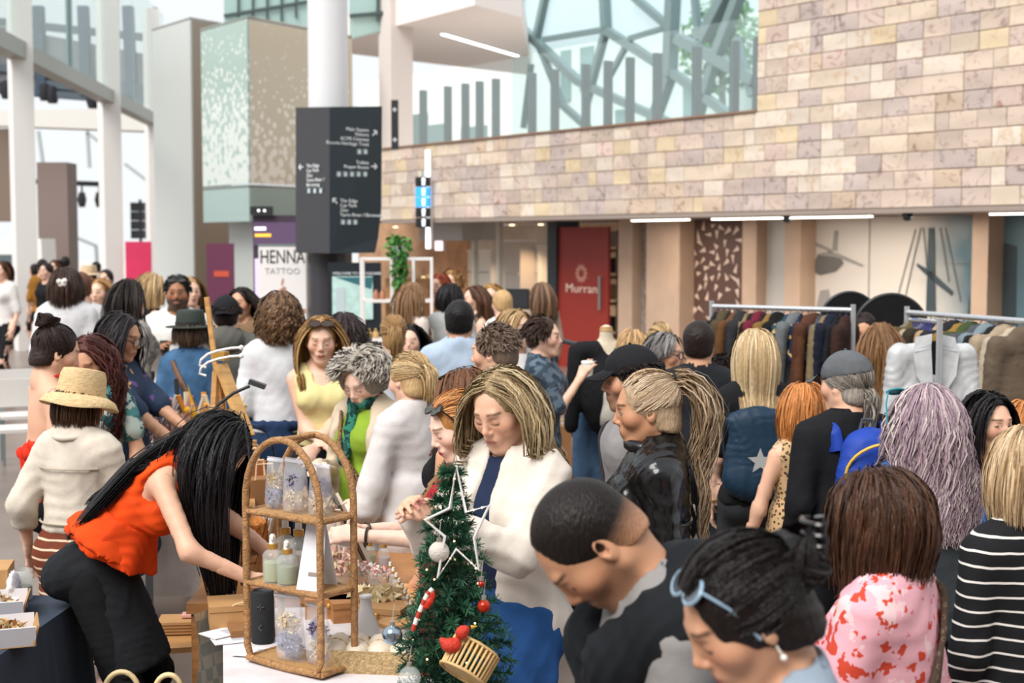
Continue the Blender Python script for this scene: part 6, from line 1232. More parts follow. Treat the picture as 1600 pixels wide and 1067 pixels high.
P_('person with red hair and orange top far behind display shelf', 686, 428, 15.0, 150, hair='bob', haircol=['#8a3a22', '#a8502e'], hlen=.30, lod=3, top=dict(m=cloth('#c77a3e'), sleeve=.5), bottom=dict(m=BLK), shoes=SHOE_D)
P_('person with light curls far behind the black haired woman', 706, 422, 15.6, 160, hair='curly', haircol=['#b58a54', '#8a6438'], hlen=.24, wave=(.014, 70), lod=3, top=dict(m=cloth('#b5643a'), sleeve=.5), bottom=dict(m=BLK), shoes=SHOE_D)
P_('person with long brown hair near the red shop door', 846, 440, 15.0, 20, hair='long', haircol=['#6b4f3c', '#8a6c54'], hlen=.53, lod=3, top=dict(m=cloth('#9c8c7c'), sleeve=1.0), bottom=dict(m=BLK), shoes=SHOE_D)
# --- far left crowd
FAR = [(4, 402, 19, 'woman in loose white top at far left edge', 'long', BROWN, WHT, 150), (12, 434, 30, 'small boy in green polo shirt and white shorts', 'short', DARK, cloth('#1f4a35'), 170), (66, 404, 23, 'person in ochre shirt near the far left column', 'short', DARK, cloth('#a8742f'), 20), (72, 410, 21, 'person in black top beside the ochre shirt', 'short', DARK, BLK, 150),
       (86, 406, 25, 'person in mustard top in far left crowd', 'bob', BROWN, cloth('#b9873c'), 160), (102, 398, 26, 'tall dark haired man in pale tee in far left crowd', 'short', BLACKH, cloth('#b9bdc4'), 10), (138, 416, 17, 'person in wide beige hat in far left crowd', 'short', DARK, BLK2, 170), (165, 420, 18, 'person with dark hair behind the strawberry blond woman', 'short', DARK, cloth('#a9756a'), 170),
       (54, 412, 27, 'distant person in grey top by the facade column', 'bob', DARK, cloth('#6a6a6e'), 90), (150, 408, 26, 'distant person in white top between columns', 'short', DARK, WHT, 30), (20, 415, 28, 'distant person in navy top behind the boy', 'short', BROWN, NAVY, 60)]
for px, py, Y, lab, hs_, hc, tm, yw in FAR:
    boy = 'boy' in lab; k = P_(lab, px, py, Y, yw, hair=hs_, haircol=hc, lod=3, hlen=.3 if hs_ != 'short' else .03, minH=1.1, maxH=1.85, top=dict(m=tm, sleeve=.5), bottom=dict(m=WHT if boy else (DENIM if int(px) % 2 else BLK), **({'len': .45} if boy else {})), shoes=SHOE_D, fem=not boy, hs=1.1 if boy else 1.0)
    if 'beige hat' in lab: hat(k, cloth('#c9b190'), .17, .1, .01)
print('PEOPLE', len(PEOPLE), [(p[0][:22], p[1]) for p in PEOPLE])
# =================================================================== STALLS AND GOODS
TZ = .75
KRAFT = mat('kraft', srgb('#b98d5c'), .8, vary=.1, vscale=8, bump=.1); KRAFT_D = mat('kraft_dark', srgb('#8f633c'), .8, vary=.12); WOODL = wood('#c9975c'); WOODM = wood('#a87444'); RATT = mat('rattan', srgb('#a67a4c'), .6, vary=.35, vscale=60, bump=.8, bscale=160)
CLOTHW = cloth('#d5cfd0', bump=.2); GOLD = plain('#c99a4a', .35, .5); FROST = plain('#dcdce2', .35)
def gz(px, py, z=TZ): return at_z(px, py, z)
# ---- front stall table
A_, B_, C_, D_ = Vector((-1.06, 5.15, 0)), Vector((-.74, 3.6, 0)), Vector((-.02, 3.66, 0)), Vector((-.40, 5.22, 0))
tb = thing('stall_table', 'trestle stall table under white cloth carrying the rattan shelf', 'table', (-.5, 4.6, 0)); o_ = Vector((-.5, 4.6, 0))
MB().prism([q - o_ + Vector((0, 0, TZ - .03)) for q in (A_, B_, C_, D_)], (0, 0, .024)).build('table_top', wood('#8a6a4a'), tb)
for q in (A_, B_, C_, D_): 
    p = q + (o_ - q) * .06 - o_; MB().bar(p, p + Vector((0, 0, TZ - .03)), .035).build('leg', m_dark, tb)
tc_ = thing('tablecloth', 'white tablecloth hanging over front edge of the craft stall', 'tablecloth', (-.5, 4.6, 0)); ring = [A_, B_, C_, D_]; b = MB(); b.prism([q + (q - o_) * .012 - o_ + Vector((0, 0, TZ - .005)) for q in ring], (0, 0, .005))
n = 30; top_, bot_ = [], []
for a, c in ((B_, C_),):
    for i in range(n + 1):
        p = a + (c - a) * (i / n) - o_; p = p * 1.012; out = Vector((0, -1, 0)); w = .015 * math.sin(i * 1.7) + .01 * math.sin(i * .7); top_.append(p + Vector((0, -.004, TZ))); bot_.append(p + out * (.02 + w) + Vector((0, 0, .28)))
b.add(top_ + bot_, [[i, i + 1, n + 2 + i, n + 1 + i] for i in range(n)]); b.build('cloth', CLOTHW, tc_)
# ---- back stall table with wooden trays
t2 = thing('display_table', 'wooden display table behind rattan shelf crowded with bottles and bags', 'table', (-.80, 5.7, 0), .0)
MB().box((0, 0, TZ - .02), (.84, .92, .04)).build('table_top', WOODM, t2)
for x in (-.38, .38):
    for y in (-.42, .42): MB().box((x, y, (TZ - .04) / 2), (.05, .05, TZ - .04)).build('leg', WOODM, t2)
# ---- rattan arch shelf
sh_o = gz(470, 1040); sh_o.z = TZ; rs = thing('rattan_shelf', 'arched rattan three tier display shelf holding pouches and bottles', 'shelf', sh_o, -math.radians(37)); W_, DP, HT = .33, .15, .735
def arch(y):
    r = W_ / 2; base = HT - r * 1.25; pts = [(-r, y, .06)] + [(-r, y, z) for z in np.linspace(.1, base, 6)] + [(-r * math.cos(a), y, base + r * 1.25 * math.sin(a)) for a in np.linspace(.15, math.pi - .15, 13)] + [(r, y, z) for z in np.linspace(base, .1, 6)]
    pts += [(r, y, .06), (r * .9, y, .018), (0, y, .012), (-r * .9, y, .018)]; return pts
for y in (-DP / 2, DP / 2): MB().tube(arch(y), .0115, 8, closed=True).build('arch_frame', RATT, rs)
MB().tube([(0, -DP / 2, HT), (0, DP / 2, HT)], .009, 8).build('ridge_bar', RATT, rs)
LV = [.016, .262, .492]
for z in LV:
    MB().box((0, 0, z), (W_ - .01, DP, .008)).build('tier_panel', mat('woven_panel', srgb('#b48a58'), .7, bump=.8, bscale=120), rs)
    for y in (-DP / 2, DP / 2): MB().tube([(-W_ / 2, y, z), (W_ / 2, y, z)], .009, 8).build('tier_rail', RATT, rs)
    for x in (-W_ / 2, W_ / 2): MB().tube([(x, -DP / 2, z), (x, DP / 2, z)], .009, 8).build('tier_rail', RATT, rs)
Rrs = Matrix.Rotation(-math.radians(37), 4, 'Z'); 
def on_shelf(x, y, lv): return sh_o + (Rrs @ Vector((x, y, LV[lv] + .005)))
def petals(name, c, r, n, cols, parent, s=.012, seed=0):
    for j, cm in enumerate(cols): tag(leaf_cloud(name, c, np.array(r), n // len(cols), cm, parent, s, seed + j), kind='stuff')
def _ab(v): return abs(int(v))
PU = [mat('petal_purple', srgb('#4c3a66'), .8), mat('petal_mauve', srgb('#6d5a86'), .8)]; PCR = [mat('petal_cream', srgb('#e0cda6'), .8), mat('petal_straw', srgb('#c9ad7a'), .8)]; PLB = [mat('petal_blue', srgb('#8a8fae'), .8), mat('petal_slate', srgb('#6f7698'), .8)]; PPK = [mat('petal_pink', srgb('#dba49a'), .8), mat('petal_blush', srgb('#e8c4b4'), .8)]
m_pouch = glass_mat('pouch_film', (.93, .92, .96), .28, .3)
def pouch(label, x, y, lv, w, h, top, bot, rz=0.0, tilt=0.0):
    e = thing('flower_pouch', label, 'pouch', on_shelf(x, y, lv), -math.radians(37) + rz, 'dried flower pouches on the rattan shelf'); e.rotation_euler[0] = tilt
    n = 7; V, Fc = [], []
    for i, (z, d) in enumerate(((0, .022), (h * .15, .026), (h * .5, .02), (h * .8, .010), (h * .9, .003), (h, .002))):
        for k_ in range(12): a = 2 * math.pi * k_ / 12; V.append((w / 2 * math.copysign(abs(math.cos(a)) ** .4, math.cos(a)), d * math.sin(a), z))
        if i: Fc += [[(i - 1) * 12 + k_, (i - 1) * 12 + (k_ + 1) % 12, i * 12 + (k_ + 1) % 12, i * 12 + k_] for k_ in range(12)]
    Fc += [list(range(12))[::-1], [60 + k_ for k_ in range(12)]]; put('film', mesh_from(V, Fc, True), m_pouch, e)
    petals('dried_flowers', (0, 0, h * .56), (w * .36, .017, h * .15), 150, top, e, .017, _ab(x * 99)); petals('dried_flowers', (0, 0, h * .24), (w * .42, .02, h * .2), 200, bot, e, .016, _ab(x * 77) + 9)
    MB().box((0, 0, h * .94), (w * .96, .006, .008)).build('seal', FROST, e)
pouch('pouch of cream and blue dried flowers on top tier left', -.105, 0, 2, .075, .165, PCR, PLB); pouch('pouch with purple petals over cream on top tier middle', -.005, -.01, 2, .095, .172, PU, PCR); pouch('pouch with purple petals on top tier at right end', .095, .0, 2, .085, .165, PU, PCR)
pouch('large pouch of cream and blue flowers leaning on bottom tier', -.02, -.02, 0, .105, .225, PCR, PLB, .15, .1); pouch('pouch of dark purple and white flowers on bottom tier right', .085, -.0, 0, .10, .2, PU, PCR, -.1, .06)
m_gl = glass_mat('clear_glass', (.9, .95, .93), .22, .05)
def bottle(label, loc, h=.1, r=.026, liquid=None, cap='pump', group='bottles on the craft stall', name='pump_bottle'):
    e = thing(name, label, 'bottle', loc, 0, group); MB().lathe([(r * .95, 0), (r, .01), (r, h * .68), (r * .8, h * .76), (r * .42, h * .82), (r * .42, h * .86)], 14).build('glass', m_gl, e)
    if liquid: MB().lathe([(r * .9, .006), (r * .92, h * .5)], 14).build('liquid', liquid, e)
    MB().lathe([(r * .5, h * .84), (r * .5, h * .96)], 14).build('collar', GOLD, e)
    if cap == 'pump': MB().lathe([(r * .34, h * .96), (r * .3, h * 1.16), (r * .16, h * 1.2)], 12).box((0, -r * .35, h * 1.12), (r * .3, r * .7, r * .25)).build('pump_head', plain('#ecebe8', .4), e)
    else: MB().lathe([(r * .42, h * .96), (r * .36, h * 1.15)], 12).build('dropper_cap', plain('#1d1d1f', .4) if cap == 'black' else plain('#e8e4dc', .4), e)
LQ = [mat('liquid_pale', srgb('#c9cf9a'), .2, trans=.5), mat('liquid_pink', srgb('#e0cdd0'), .2, trans=.5), mat('liquid_green', srgb('#aeb98a'), .2, trans=.5)]
for j, (x, y, h, lq, lab) in enumerate(((-.1, .035, .15, 1, 'tall pink pump bottle at back of middle tier'), (-.045, .04, .15, 1, 'second tall pale pump bottle at back of middle tier'), (-.085, -.035, .115, 0, 'green tinted pump bottle at front left of middle tier'), (-.025, -.03, .105, 2, 'pump bottle with dark leaf at centre of middle tier'), (.02, .03, .1, 0, 'small pump bottle beside the folded white card'))):
    bottle(lab, on_shelf(x, y, 1), h * 1.12, .034, LQ[lq])
cd = thing('folded_card', 'white folded tent card on the middle tier of rattan shelf', 'card', on_shelf(.08, -.005, 1), -math.radians(37) + .25)
for s_ in (1, -1): MB().prism([Vector((-.045, s_ * .05, 0)), Vector((.045, s_ * .05, 0)), Vector((.035, 0, .2)), Vector((-.035, 0, .2))], (0, .003, 0)).build('leaf', plain('#dddde2', .6), cd)
MB().box((.01, -.038, .05), (.035, .002, .012), R=Matrix.Rotation(-.24, 3, 'X')).build('print_mark', plain('#8f8378', .6), cd)
# ---- speaker, boxes, cards on the table
sp_ = thing('portable_speaker', 'black cylindrical portable speaker with plus and arrow marks', 'speaker', gz(411, 1003)); MB().lathe([(.036, 0), (.04, .006), (.04, .172), (.036, .178)], 20).build('fabric_body', mat('speaker_mesh', srgb('#202225'), .8, bump=.7, bscale=300), sp_); MB().lathe([(.034, .178), (.03, .181)], 20).build('top_ring', plain('#0f1012', .4), sp_)
MB().box((0, -.041, .13), (.022, .003, .004)).box((0, -.041, .13), (.004, .003, .022)).build('plus_mark', plain('#4a4d52', .5), sp_); MB().bar((-.008, -.041, .06), (.004, -.041, .07), .004).bar((-.008, -.041, .06), (.004, -.041, .05), .004).build('arrow_mark', plain('#4a4d52', .5), sp_)
def carton(label, loc, d, rz, m=KRAFT, lid=True, name='kraft_box', cat='box'):
    e = thing(name, label, cat, loc, rz); MB().box((0, 0, d[2] / 2), d).build('box', m, e)
    if lid: MB().box((0, 0, d[2] - .008), (d[0] + .006, d[1] + .006, .02)).build('lid', m, e)
    return e
carton('kraft cardboard box on white cloth beside the bending woman', gz(372, 975), (.20, .16, .085), .25)
e = carton('stack of brown paper wraps under the kraft box edge', gz(395, 990), (.16, .12, .03), .3, KRAFT_D, False, 'paper_stack', 'paper')
for j, (px, py, rz, lab) in enumerate(((366, 1000, .4, 'white leaflet at left corner of stall table'), (404, 1022, -.2, 'white leaflet under the rattan shelf'), (352, 992, .8, 'cream leaflet overlapping the table edge'))):
    e = thing('leaflet', lab, 'leaflet', gz(px, py) + Vector((0, 0, .004 + j * .003)), rz); MB().box((0, 0, 0), (.15, .1, .003)).build('sheet', plain('#e4e2e4', .6), e); MB().box((.02, .0, .002), (.06, .05, .001)).build('print_block', plain('#b9bcc6', .6), e)
e = thing('twine_ring', 'loop of cream twine hanging over the kraft box', 'twine', gz(385, 985) + Vector((0, 0, .05)), 0); MB().tube([(.07 * math.cos(a), 0, .05 * math.sin(a)) for a in np.linspace(0, 6.283, 19)[:-1]], .003, 6, closed=True).build('loop', plain('#d9b98a', .8), e)
# woven tray with wrapped bundles
e = thing('woven_tray', 'shallow seagrass tray of cream wrapped bundles beside the tree', 'tray', gz(578, 1040), -.12); wv = mat('seagrass', srgb('#b3986c'), .8, vary=.3, vscale=80, bump=.9, bscale=140)
for s_ in (1, -1): MB().box((0, s_ * .085, .035), (.31, .012, .07)).build('tray_side', wv, e); MB().box((s_ * .155, 0, .035), (.012, .17, .07)).build('tray_end', wv, e)
MB().box((0, 0, .006), (.3, .17, .012)).build('tray_base', wv, e)
for j in range(4):
    q = gz(578, 1040) + Matrix.Rotation(-.12, 3, 'Z') @ Vector((-.11 + j * .07, 0, .05)); e = thing('cloth_bundle', ['leftmost cream cloth bundle in the seagrass tray', 'second cream cloth bundle in the seagrass tray', 'third cream cloth bundle in the seagrass tray', 'rightmost cream cloth bundle in the seagrass tray'][j], 'bundle', q, -.12 + .1 * j)
    blob('wrap', [ell((0, 0, 0), (.04, .085, .035), None, .01), ell((0, .05, .015), (.03, .04, .025), None, .02)], .009, cloth('#ded3bf'), e, .003, 4); MB().tube([(.038 * math.cos(a), .0, .036 * math.sin(a)) for a in np.linspace(0, 6.283, 13)[:-1]], .003, 5, closed=True).build('tie', plain('#c9a46a', .7), e)
e = thing('ceramic_jar', 'white ceramic jar with wooden lid behind silver bauble', 'jar', gz(617, 1018)); MB().lathe([(.045, 0), (.052, .01), (.052, .085), (.048, .09)], 20).build('jar', plain('#e2ded8', .35), e); MB().lathe([(.054, .09), (.054, .102), (.05, .104)], 20).build('lid', WOODL, e)
e = thing('white_vase', 'white conical ceramic vase behind rattan shelf', 'vase', gz(572, 1000)); MB().lathe([(.06, 0), (.055, .02), (.022, .11), (.018, .15), (.022, .155)], 20).build('vase', plain('#e9e7e6', .3), e); MB().lathe([(.023, .15), (.017, .157), (.015, .14)], 16).build('rim', plain('#dedcda', .3), e)
# ---- back table goods
def bz(px, py, z=TZ): return at_z(px, py, z)
for j in range(8):
    e_ = bz(610 + j * 4.6, 912 + j * 9, TZ + .02); bottle(f"amber dropper bottle, {('farthest', 'second', 'third', 'fourth', 'fifth', 'sixth', 'seventh', 'nearest')[j]} in the diagonal tray row", e_, .075, .016, mat('amber', srgb('#7a4a1c'), .2), 'gold', 'amber dropper bottles in the tray row', 'dropper_bottle')
for j, (px, py, lab) in enumerate(((578, 890, 'pump bottle at back edge beside leaning cards'), (600, 893, 'pump bottle between cards and amber row'), (546, 900, 'pump bottle next to pink dried flowers'))): bottle(lab, bz(px, py), .12, .026, LQ[j % 3])
for j, (px, py, lab) in enumerate(((572, 915, 'glass jar of white petals at left of amber row'), (592, 922, 'glass jar of white and red petals by amber row'))):
    e = thing('petal_jar', lab, 'jar', bz(px, py)); MB().lathe([(.04, 0), (.045, .01), (.045, .07)], 16).build('glass', m_gl, e); petals('petals', (0, 0, .07), (.042, .042, .025), 90, [mat('petal_white', srgb('#e8e0da'), .8), PPK[0]], e, .014, j)
tr_ = thing('wooden_tray', 'wooden tray board under the amber dropper bottles', 'tray', bz(622, 945, TZ), .35); MB().box((0, 0, .008), (.22, .5, .016)).build('board', WOODL, tr_); 
for s_ in (1, -1): MB().box((s_ * .11, 0, .014), (.01, .5, .028)).build('rim', WOODM, tr_)
for j, (px, py, rz, lab) in enumerate(((553, 965, .3, 'open wooden box with brass clasp behind rattan shelf'), (515, 960, .1, 'brown wooden box left of the clasp box'), (600, 975, -.3, 'tilted kraft gift box beside the frayed straw basket'))):
    e = carton(lab, bz(px, py, TZ), (.17, .13, .07), rz, WOODM if j < 2 else KRAFT, True, 'wooden_box' if j < 2 else 'gift_box'); MB().ball((0, -.07, .05), .01).build('clasp', GOLD, e)
e = thing('straw_basket', 'frayed cream straw basket behind the ceramic jar', 'basket', bz(590, 962)); MB().lathe([(.06, 0), (.085, .03), (.09, .06), (.075, .075)], 20).build('basket', mat('straw_pale', srgb('#d8c193'), .9, bump=.9, bscale=120), e); tag(leaf_cloud('straw_fringe', (0, 0, .075), np.array([.1, .1, .025]), 160, mat('straw_bit', srgb('#e3d3ac'), .9), e, .03, 4), kind='stuff')
e = thing('dried_bouquet', 'pink dried flower bouquet in glass behind middle tier', 'flowers', bz(530, 930)); MB().lathe([(.035, 0), (.045, .06), (.04, .09)], 14).build('glass', m_gl, e); petals('blooms', (0, 0, .13), (.075, .06, .06), 240, PPK + [PCR[0]], e, .016, 3)
for j in range(7): MB().tube([(0, 0, .05), (.05 * math.sin(j * 1.9), .03 * math.cos(j * 2.3), .27 + .03 * (j % 3))], [.003, .012], 5).build('plume', mat('plume', srgb('#e2cfc0'), .9), e)
# pile of leaning art cards
RC_ = random.Random(3); ORD = ['first', 'second', 'third', 'fourth', 'fifth', 'sixth', 'seventh', 'eighth', 'ninth', 'tenth', 'eleventh', 'twelfth']
for j in range(12):
    p0 = bz(520 + j * 6, 872 + j * 2.5, TZ); lean = .25 + .02 * j; e = thing('art_card', f'{ORD[j]} from left of the thin art prints leaning behind the rattan shelf', 'print', p0, .2 + RC_.uniform(-.05, .05), 'leaning art prints'); e.rotation_euler[1] = -.42 + RC_.uniform(-.04, .04); e.rotation_euler[0] = 0
    c_ = RC_.choice(['#d8cfc6', '#7a6656', '#b9a694', '#4f4238', '#e4ded8', '#a3866a']); h_ = .34 + RC_.uniform(-.03, .03); MB().box((0, 0, h_ / 2), (.012, .26, h_)).build('board', plain(c_, .6), e); MB().box((.007, 0, h_ / 2), (.002, .2, h_ * .75)).build('print_sheet', plain(RC_.choice(['#e6e0da', '#c9b8a8', '#8f7a68']), .5), e)
# kraft bags, boxes, basket lantern near the bending woman
def paper_bag(label, loc, w, d, h, rz, m=KRAFT_D):
    e = thing('paper_bag', label, 'bag', loc, rz); b = MB(); b.box((0, 0, h / 2), (w, d, h), taper=.94); b.build('bag', m, e)
    for s_ in (1, -1): MB().tube([(-w * .22, s_ * d * .45, h), (-w * .2, s_ * d * .5, h + .07), (w * .2, s_ * d * .5, h + .07), (w * .22, s_ * d * .45, h)], .005, 6).build('handle', plain('#d8bb90', .7), e)
paper_bag('tall brown paper bag with cream cord handles behind rattan shelf', bz(408, 850), .18, .12, .30, .5); paper_bag('second brown paper bag beside wicker lantern', bz(372, 860), .16, .11, .22, .2, KRAFT); paper_bag('dark rust paper bag at the back of the stall', bz(393, 835), .15, .1, .34, .1, mat('rust_paper', srgb('#8a4a22'), .8))
for j in range(3): carton(['lower brown corrugated box stacked by the stall', 'middle brown corrugated box stacked by the stall', 'top brown corrugated box stacked by the stall'][j], bz(362, 902) + Vector((-.02 * j, .02, .092 * j)), (.2, .16, .09), .15 - .1 * j, KRAFT_D)
e = thing('wicker_lantern', 'small orange wicker lantern basket on stall', 'lantern', bz(385, 850, TZ + .12), 0); MB().lathe([(.07, 0), (.085, .03), (.085, .09), (.06, .11)], 14).build('basket_body', mat('amber_wicker', srgb('#c97a2c'), .6, vary=.4, vscale=50, bump=.8, bscale=90), e)  # orange is the wicker's own colour
for j in range(10): a = j * .628; MB().tube([(.087 * math.cos(a), .087 * math.sin(a), 0.01), (.088 * math.cos(a), .088 * math.sin(a), .1)], .004, 5).build('cane', RATT, e)
MB().lathe([(.09, .0), (.09, .012)], 16).build('rim', RATT, e); MB().lathe([(.05, 0), (.07, -.06), (.075, -.12)], 12).build('foot', WOODM, e)
e = thing('white_card_rack', 'rack of white greeting cards with yellow base beside bags', 'cards', bz(405, 870)); 
for j in range(8): MB().box((-.04 + j * .012, 0, .1), (.003, .1, .15), R=Matrix.Rotation(.1 + .02 * j, 3, 'Y')).build('card', plain('#dcd4d4', .6), e)
MB().box((0, 0, .02), (.12, .11, .04)).build('base', plain('#d8a93c', .6), e)
# easel with hanging white spectacle-shaped hooks
ez = thing('wooden_easel', 'tall pale wooden easel standing among the flower stalls', 'easel', at(362, HOR, 6.6).xy.to_3d(), -.3); E_ = lambda px, py, Y=6.6: Matrix.Rotation(.3, 3, 'Z') @ (at(px, py, Y) - ez.location)
MB().bar(E_(323, 464), E_(352, 690), .032, .02).build('mast', WOODL, ez); MB().bar(E_(345, 570), E_(388, 682, 6.5), .06, .03).build('front_rail', wood('#d0a263'), ez); MB().bar(E_(340, 580), E_(312, 1092, 6.5), .035).build('leg', WOODL, ez); MB().bar(E_(352, 640), E_(425, 1092, 6.5), .035).build('leg', WOODL, ez); MB().bar(E_(345, 590), E_(372, 1032, 7.1), .03).build('leg', WOODL, ez); MB().box(E_(344, 556), (.07, .05, .04)).build('clamp', GOLD, ez); MB().bar(E_(335, 690), E_(400, 695), .05, .04).build('ledge', WOODL, ez)
for j in range(2):
    e = thing('wire_hook', ['upper white curved wire hook on the easel', 'lower white curved wire hook on the easel'][j], 'hook', at(345, 550 + 16 * j, 6.5)); g = lambda px, py: at(px, py + 13 * j, 6.5) - e.location
    MB().tube([g(375, 543), g(360, 544), g(340, 548), g(325, 553), g(314, 562), g(312, 571), g(322, 574)], .006, 8).build('wire', plain('#ece9e6', .4), e); MB().ball(g(377, 543), .012).build('tip', plain('#ece9e6', .4), e)
# gooseneck lamp
e = thing('gooseneck_lamp', 'black gooseneck lamp arching over bending woman', 'lamp', at(305, 800, 5.9).xy.to_3d() + Vector((0, 0, TZ))); g = lambda px, py, Y=5.9: at(px, py, Y) - e.location
MB().tube([g(303, 845), g(310, 720), g(318, 665), g(340, 633), g(365, 614), g(390, 603)], .007, 8).build('neck', m_dark, e); MB().lathe([(.05, 0), (.05, .015), (.01, .02)], 16, g(303, 850)).build('base', m_dark, e); MB().box(g(402, 600), (.07, .04, .02), R=Matrix.Rotation(.35, 3, 'Y')).build('lamp_head', plain('#3a3c40', .4), e); MB().box(g(398, 597), (.05, .03, .006), R=Matrix.Rotation(.35, 3, 'Y')).build('diffuser', plain('#d8d5d2', .4), e)
# flower stall at the back left
fs = thing('flower_stall', 'low white counter of the dried flower stall behind straw hat', 'counter', at(265, HOR, 7.9).xy.to_3d(), 0); MB().box((0, 0, .74), (1.15, .75, .04)).build('counter_top', wood('#c9b8a6'), fs)
for x in (-.52, .52):
    for y in (-.32, .32): MB().box((x, y, .36), (.05, .05, .72)).build('leg', WOODL, fs)
MB().box((0, -.36, .45), (1.1, .02, .5)).build('front_cloth', cloth('#cfc4bc'), fs)
FL = [((262, 690), PPK, 'dried bouquet of blush flowers on flower stall', '#c08a86'), ((285, 695), PCR, 'dried bouquet with cream pampas on flower stall', '#d9c9ae'), ((238, 690), [mat('petal_w2', srgb('#e6dcd8'), .8), PU[1]], 'dried bouquet of white and mauve stems on flower stall', '#d8cfd0'), ((310, 690), [mat('petal_or', srgb('#cf6a22'), .8), mat('petal_yel', srgb('#dfae2c'), .8)], 'dried bouquet with orange blooms and yellow balls', '#d88a2c'), ((345, 700), PCR, 'dried bouquet of pale grasses beside the easel', '#cbb893')]
for j, ((px, py), pm, lab, sc_) in enumerate(FL):
    p = at(px, HOR, 7.7 + .1 * (j % 2)); p.z = .76; e = thing('flower_bunch', lab, 'flowers', p); MB().lathe([(.05, 0), (.06, .1), (.045, .14)], 14).build('vase', plain('#d8cfc8', .4), e)
    petals('blooms', (0, 0, .3), (.11, .1, .1), 170, pm, e, .02, j + 30)
    for q in range(9): a = q * .7 + j; MB().tube([(0, 0, .1), (.05 * math.cos(a), .05 * math.sin(a), .3), (.13 * math.cos(a), .11 * math.sin(a), .46 + .05 * math.sin(q * 2.1))], [.003, .006, .016 if q % 2 else .004], 5).build('stem', mat('stem_' + sc_[1:], srgb(sc_), .8), e)
    if j == 3:
        for q, (dx, dz) in enumerate(((-.06, .42), (.03, .33), (.07, .28))): MB().ball((dx, -.06, dz), .022, 8, 6).build('billy_button', mat('petal_yel', srgb('#dfae2c'), .8), e)
        MB().prism([Vector((-.03, -.05, .3)), Vector((.02, -.05, .3)), Vector((-.06, -.05, .56))], (0, .006, .0)).build('spiky_leaf', mat('petal_yel', srgb('#dfae2c'), .8), e)
bkr = thing('metal_rack', 'black metal rack with wooden shelves of rolled white goods', 'rack', at(222, HOR, 9.0).xy.to_3d(), .1)
for x in (-.28, .28):
    for y in (-.2, .2): MB().bar((x * .8, y, 1.25), (x, y, 0), .025).build('upright', m_dark, bkr)
for z in (.45, .8, 1.1): MB().box((0, 0, z), (.56, .42, .025)).build('shelf_board', wood('#9c7450'), bkr)
for z in (.47, .82):
    for j in range(5): p = bkr.location + Vector((-.2 + j * .1, -.05, z + .06)); e = thing('fabric_roll', f"{ORD[j]} fabric roll from left on {'lower' if z < .6 else 'middle'} shelf of black rack", 'roll', p, 0, 'rolled fabrics on metal rack'); MB().lathe([(.045, -.16), (.048, 0), (.045, .16)], 12, (0, 0, 0), Matrix.Rotation(math.pi / 2, 3, 'X')).build('roll', cloth('#d6cbc4'), e); MB().lathe([(.012, -.165), (.012, .165)], 8, (0, 0, 0), Matrix.Rotation(math.pi / 2, 3, 'X')).build('core', plain('#a98c70', .7), e)
# ---- left front table with dark cloth, trays and glass
c0 = gz(45, 985, .78); dt = thing('dark_table', 'table under slate blue cloth at the lower left corner', 'table', (c0.x - .5, c0.y - .35, 0), -.06); m_sl2 = cloth('#3d4654', vary=.06)
MB().box((0, 0, .74), (.95, 1.7, .04)).build('table_top', wood('#8a6a4a'), dt); b = MB(); b.box((0, 0, .77), (.99, 1.74, .012)); n = 30
pts = [(.495, -.87 + 1.74 * i / n) for i in range(n + 1)]; b.add([Vector((x, y, .77)) for x, y in pts] + [Vector((x + .05 + .02 * math.sin(i * 1.3), y, .12)) for i, (x, y) in enumerate(pts)], [[i, i + 1, n + 2 + i, n + 1 + i] for i in range(n)])
pts = [(-.495 + .99 * i / n, .87) for i in range(n + 1)]; b.add([Vector((x, y, .77)) for x, y in pts] + [Vector((x, y + .04 + .02 * math.sin(i * 1.1), .12)) for i, (x, y) in enumerate(pts)], [[i, i + 1, n + 2 + i, n + 1 + i] for i in range(n)]); b.build('table_cloth', m_sl2, dt)
for x in (-.42, .42):
    for y in (-.78, .78): MB().box((x, y, .36), (.04, .04, .72)).build('leg', m_dark, dt)
def snack_tray(label, px, py, rz):
    e = thing('pastry_tray', label, 'tray', gz(px, py, .777), rz); mm = plain('#d6d4d8', .5)
    for s_ in (1, -1): MB().box((0, s_ * .09, .035), (.27, .006, .07), R=Matrix.Rotation(-s_ * .25, 3, 'X')).build('side', mm, e); MB().box((s_ * .135, 0, .035), (.006, .18, .07), R=Matrix.Rotation(s_ * .25, 3, 'Y')).build('end', KRAFT, e)
    MB().box((0, 0, .003), (.26, .17, .006)).build('base', KRAFT, e); petals('filling', (0, 0, .05), (.11, .07, .02), 200, [mat('dried_slice', srgb('#d9bd86'), .8), mat('dried_white', srgb('#e2dccf'), .8), mat('dried_brown', srgb('#9a6a3c'), .8)], e, .018, int(px + 50))
    MB().tube([(.05 * math.cos(a), .04 * math.sin(a), .07) for a in np.linspace(0, 6.283, 15)[:-1]], .004, 5, closed=True).build('wreath', plain('#b99458', .8), e)
snack_tray('white lined tray of dried slices at front of slate table', -12, 1005, .35); snack_tray('open white tray behind the front tray on slate table', -22, 962, .25); carton('plain kraft carton standing at back left of slate table', gz(-26, 938, .777), (.2, .18, .13), .2, KRAFT, False)
e = thing('water_glass', 'clear drinking glass of water on slate table', 'glass', gz(36, 936, .777)); MB().lathe([(.03, 0), (.036, .005), (.038, .11), (.036, .112), (.033, .01)], 18).build('glass', m_gl, e); MB().lathe([(.031, .008), (.033, .05)], 18).build('water', mat('water', srgb('#bfc4ae'), .1, trans=.6), e)
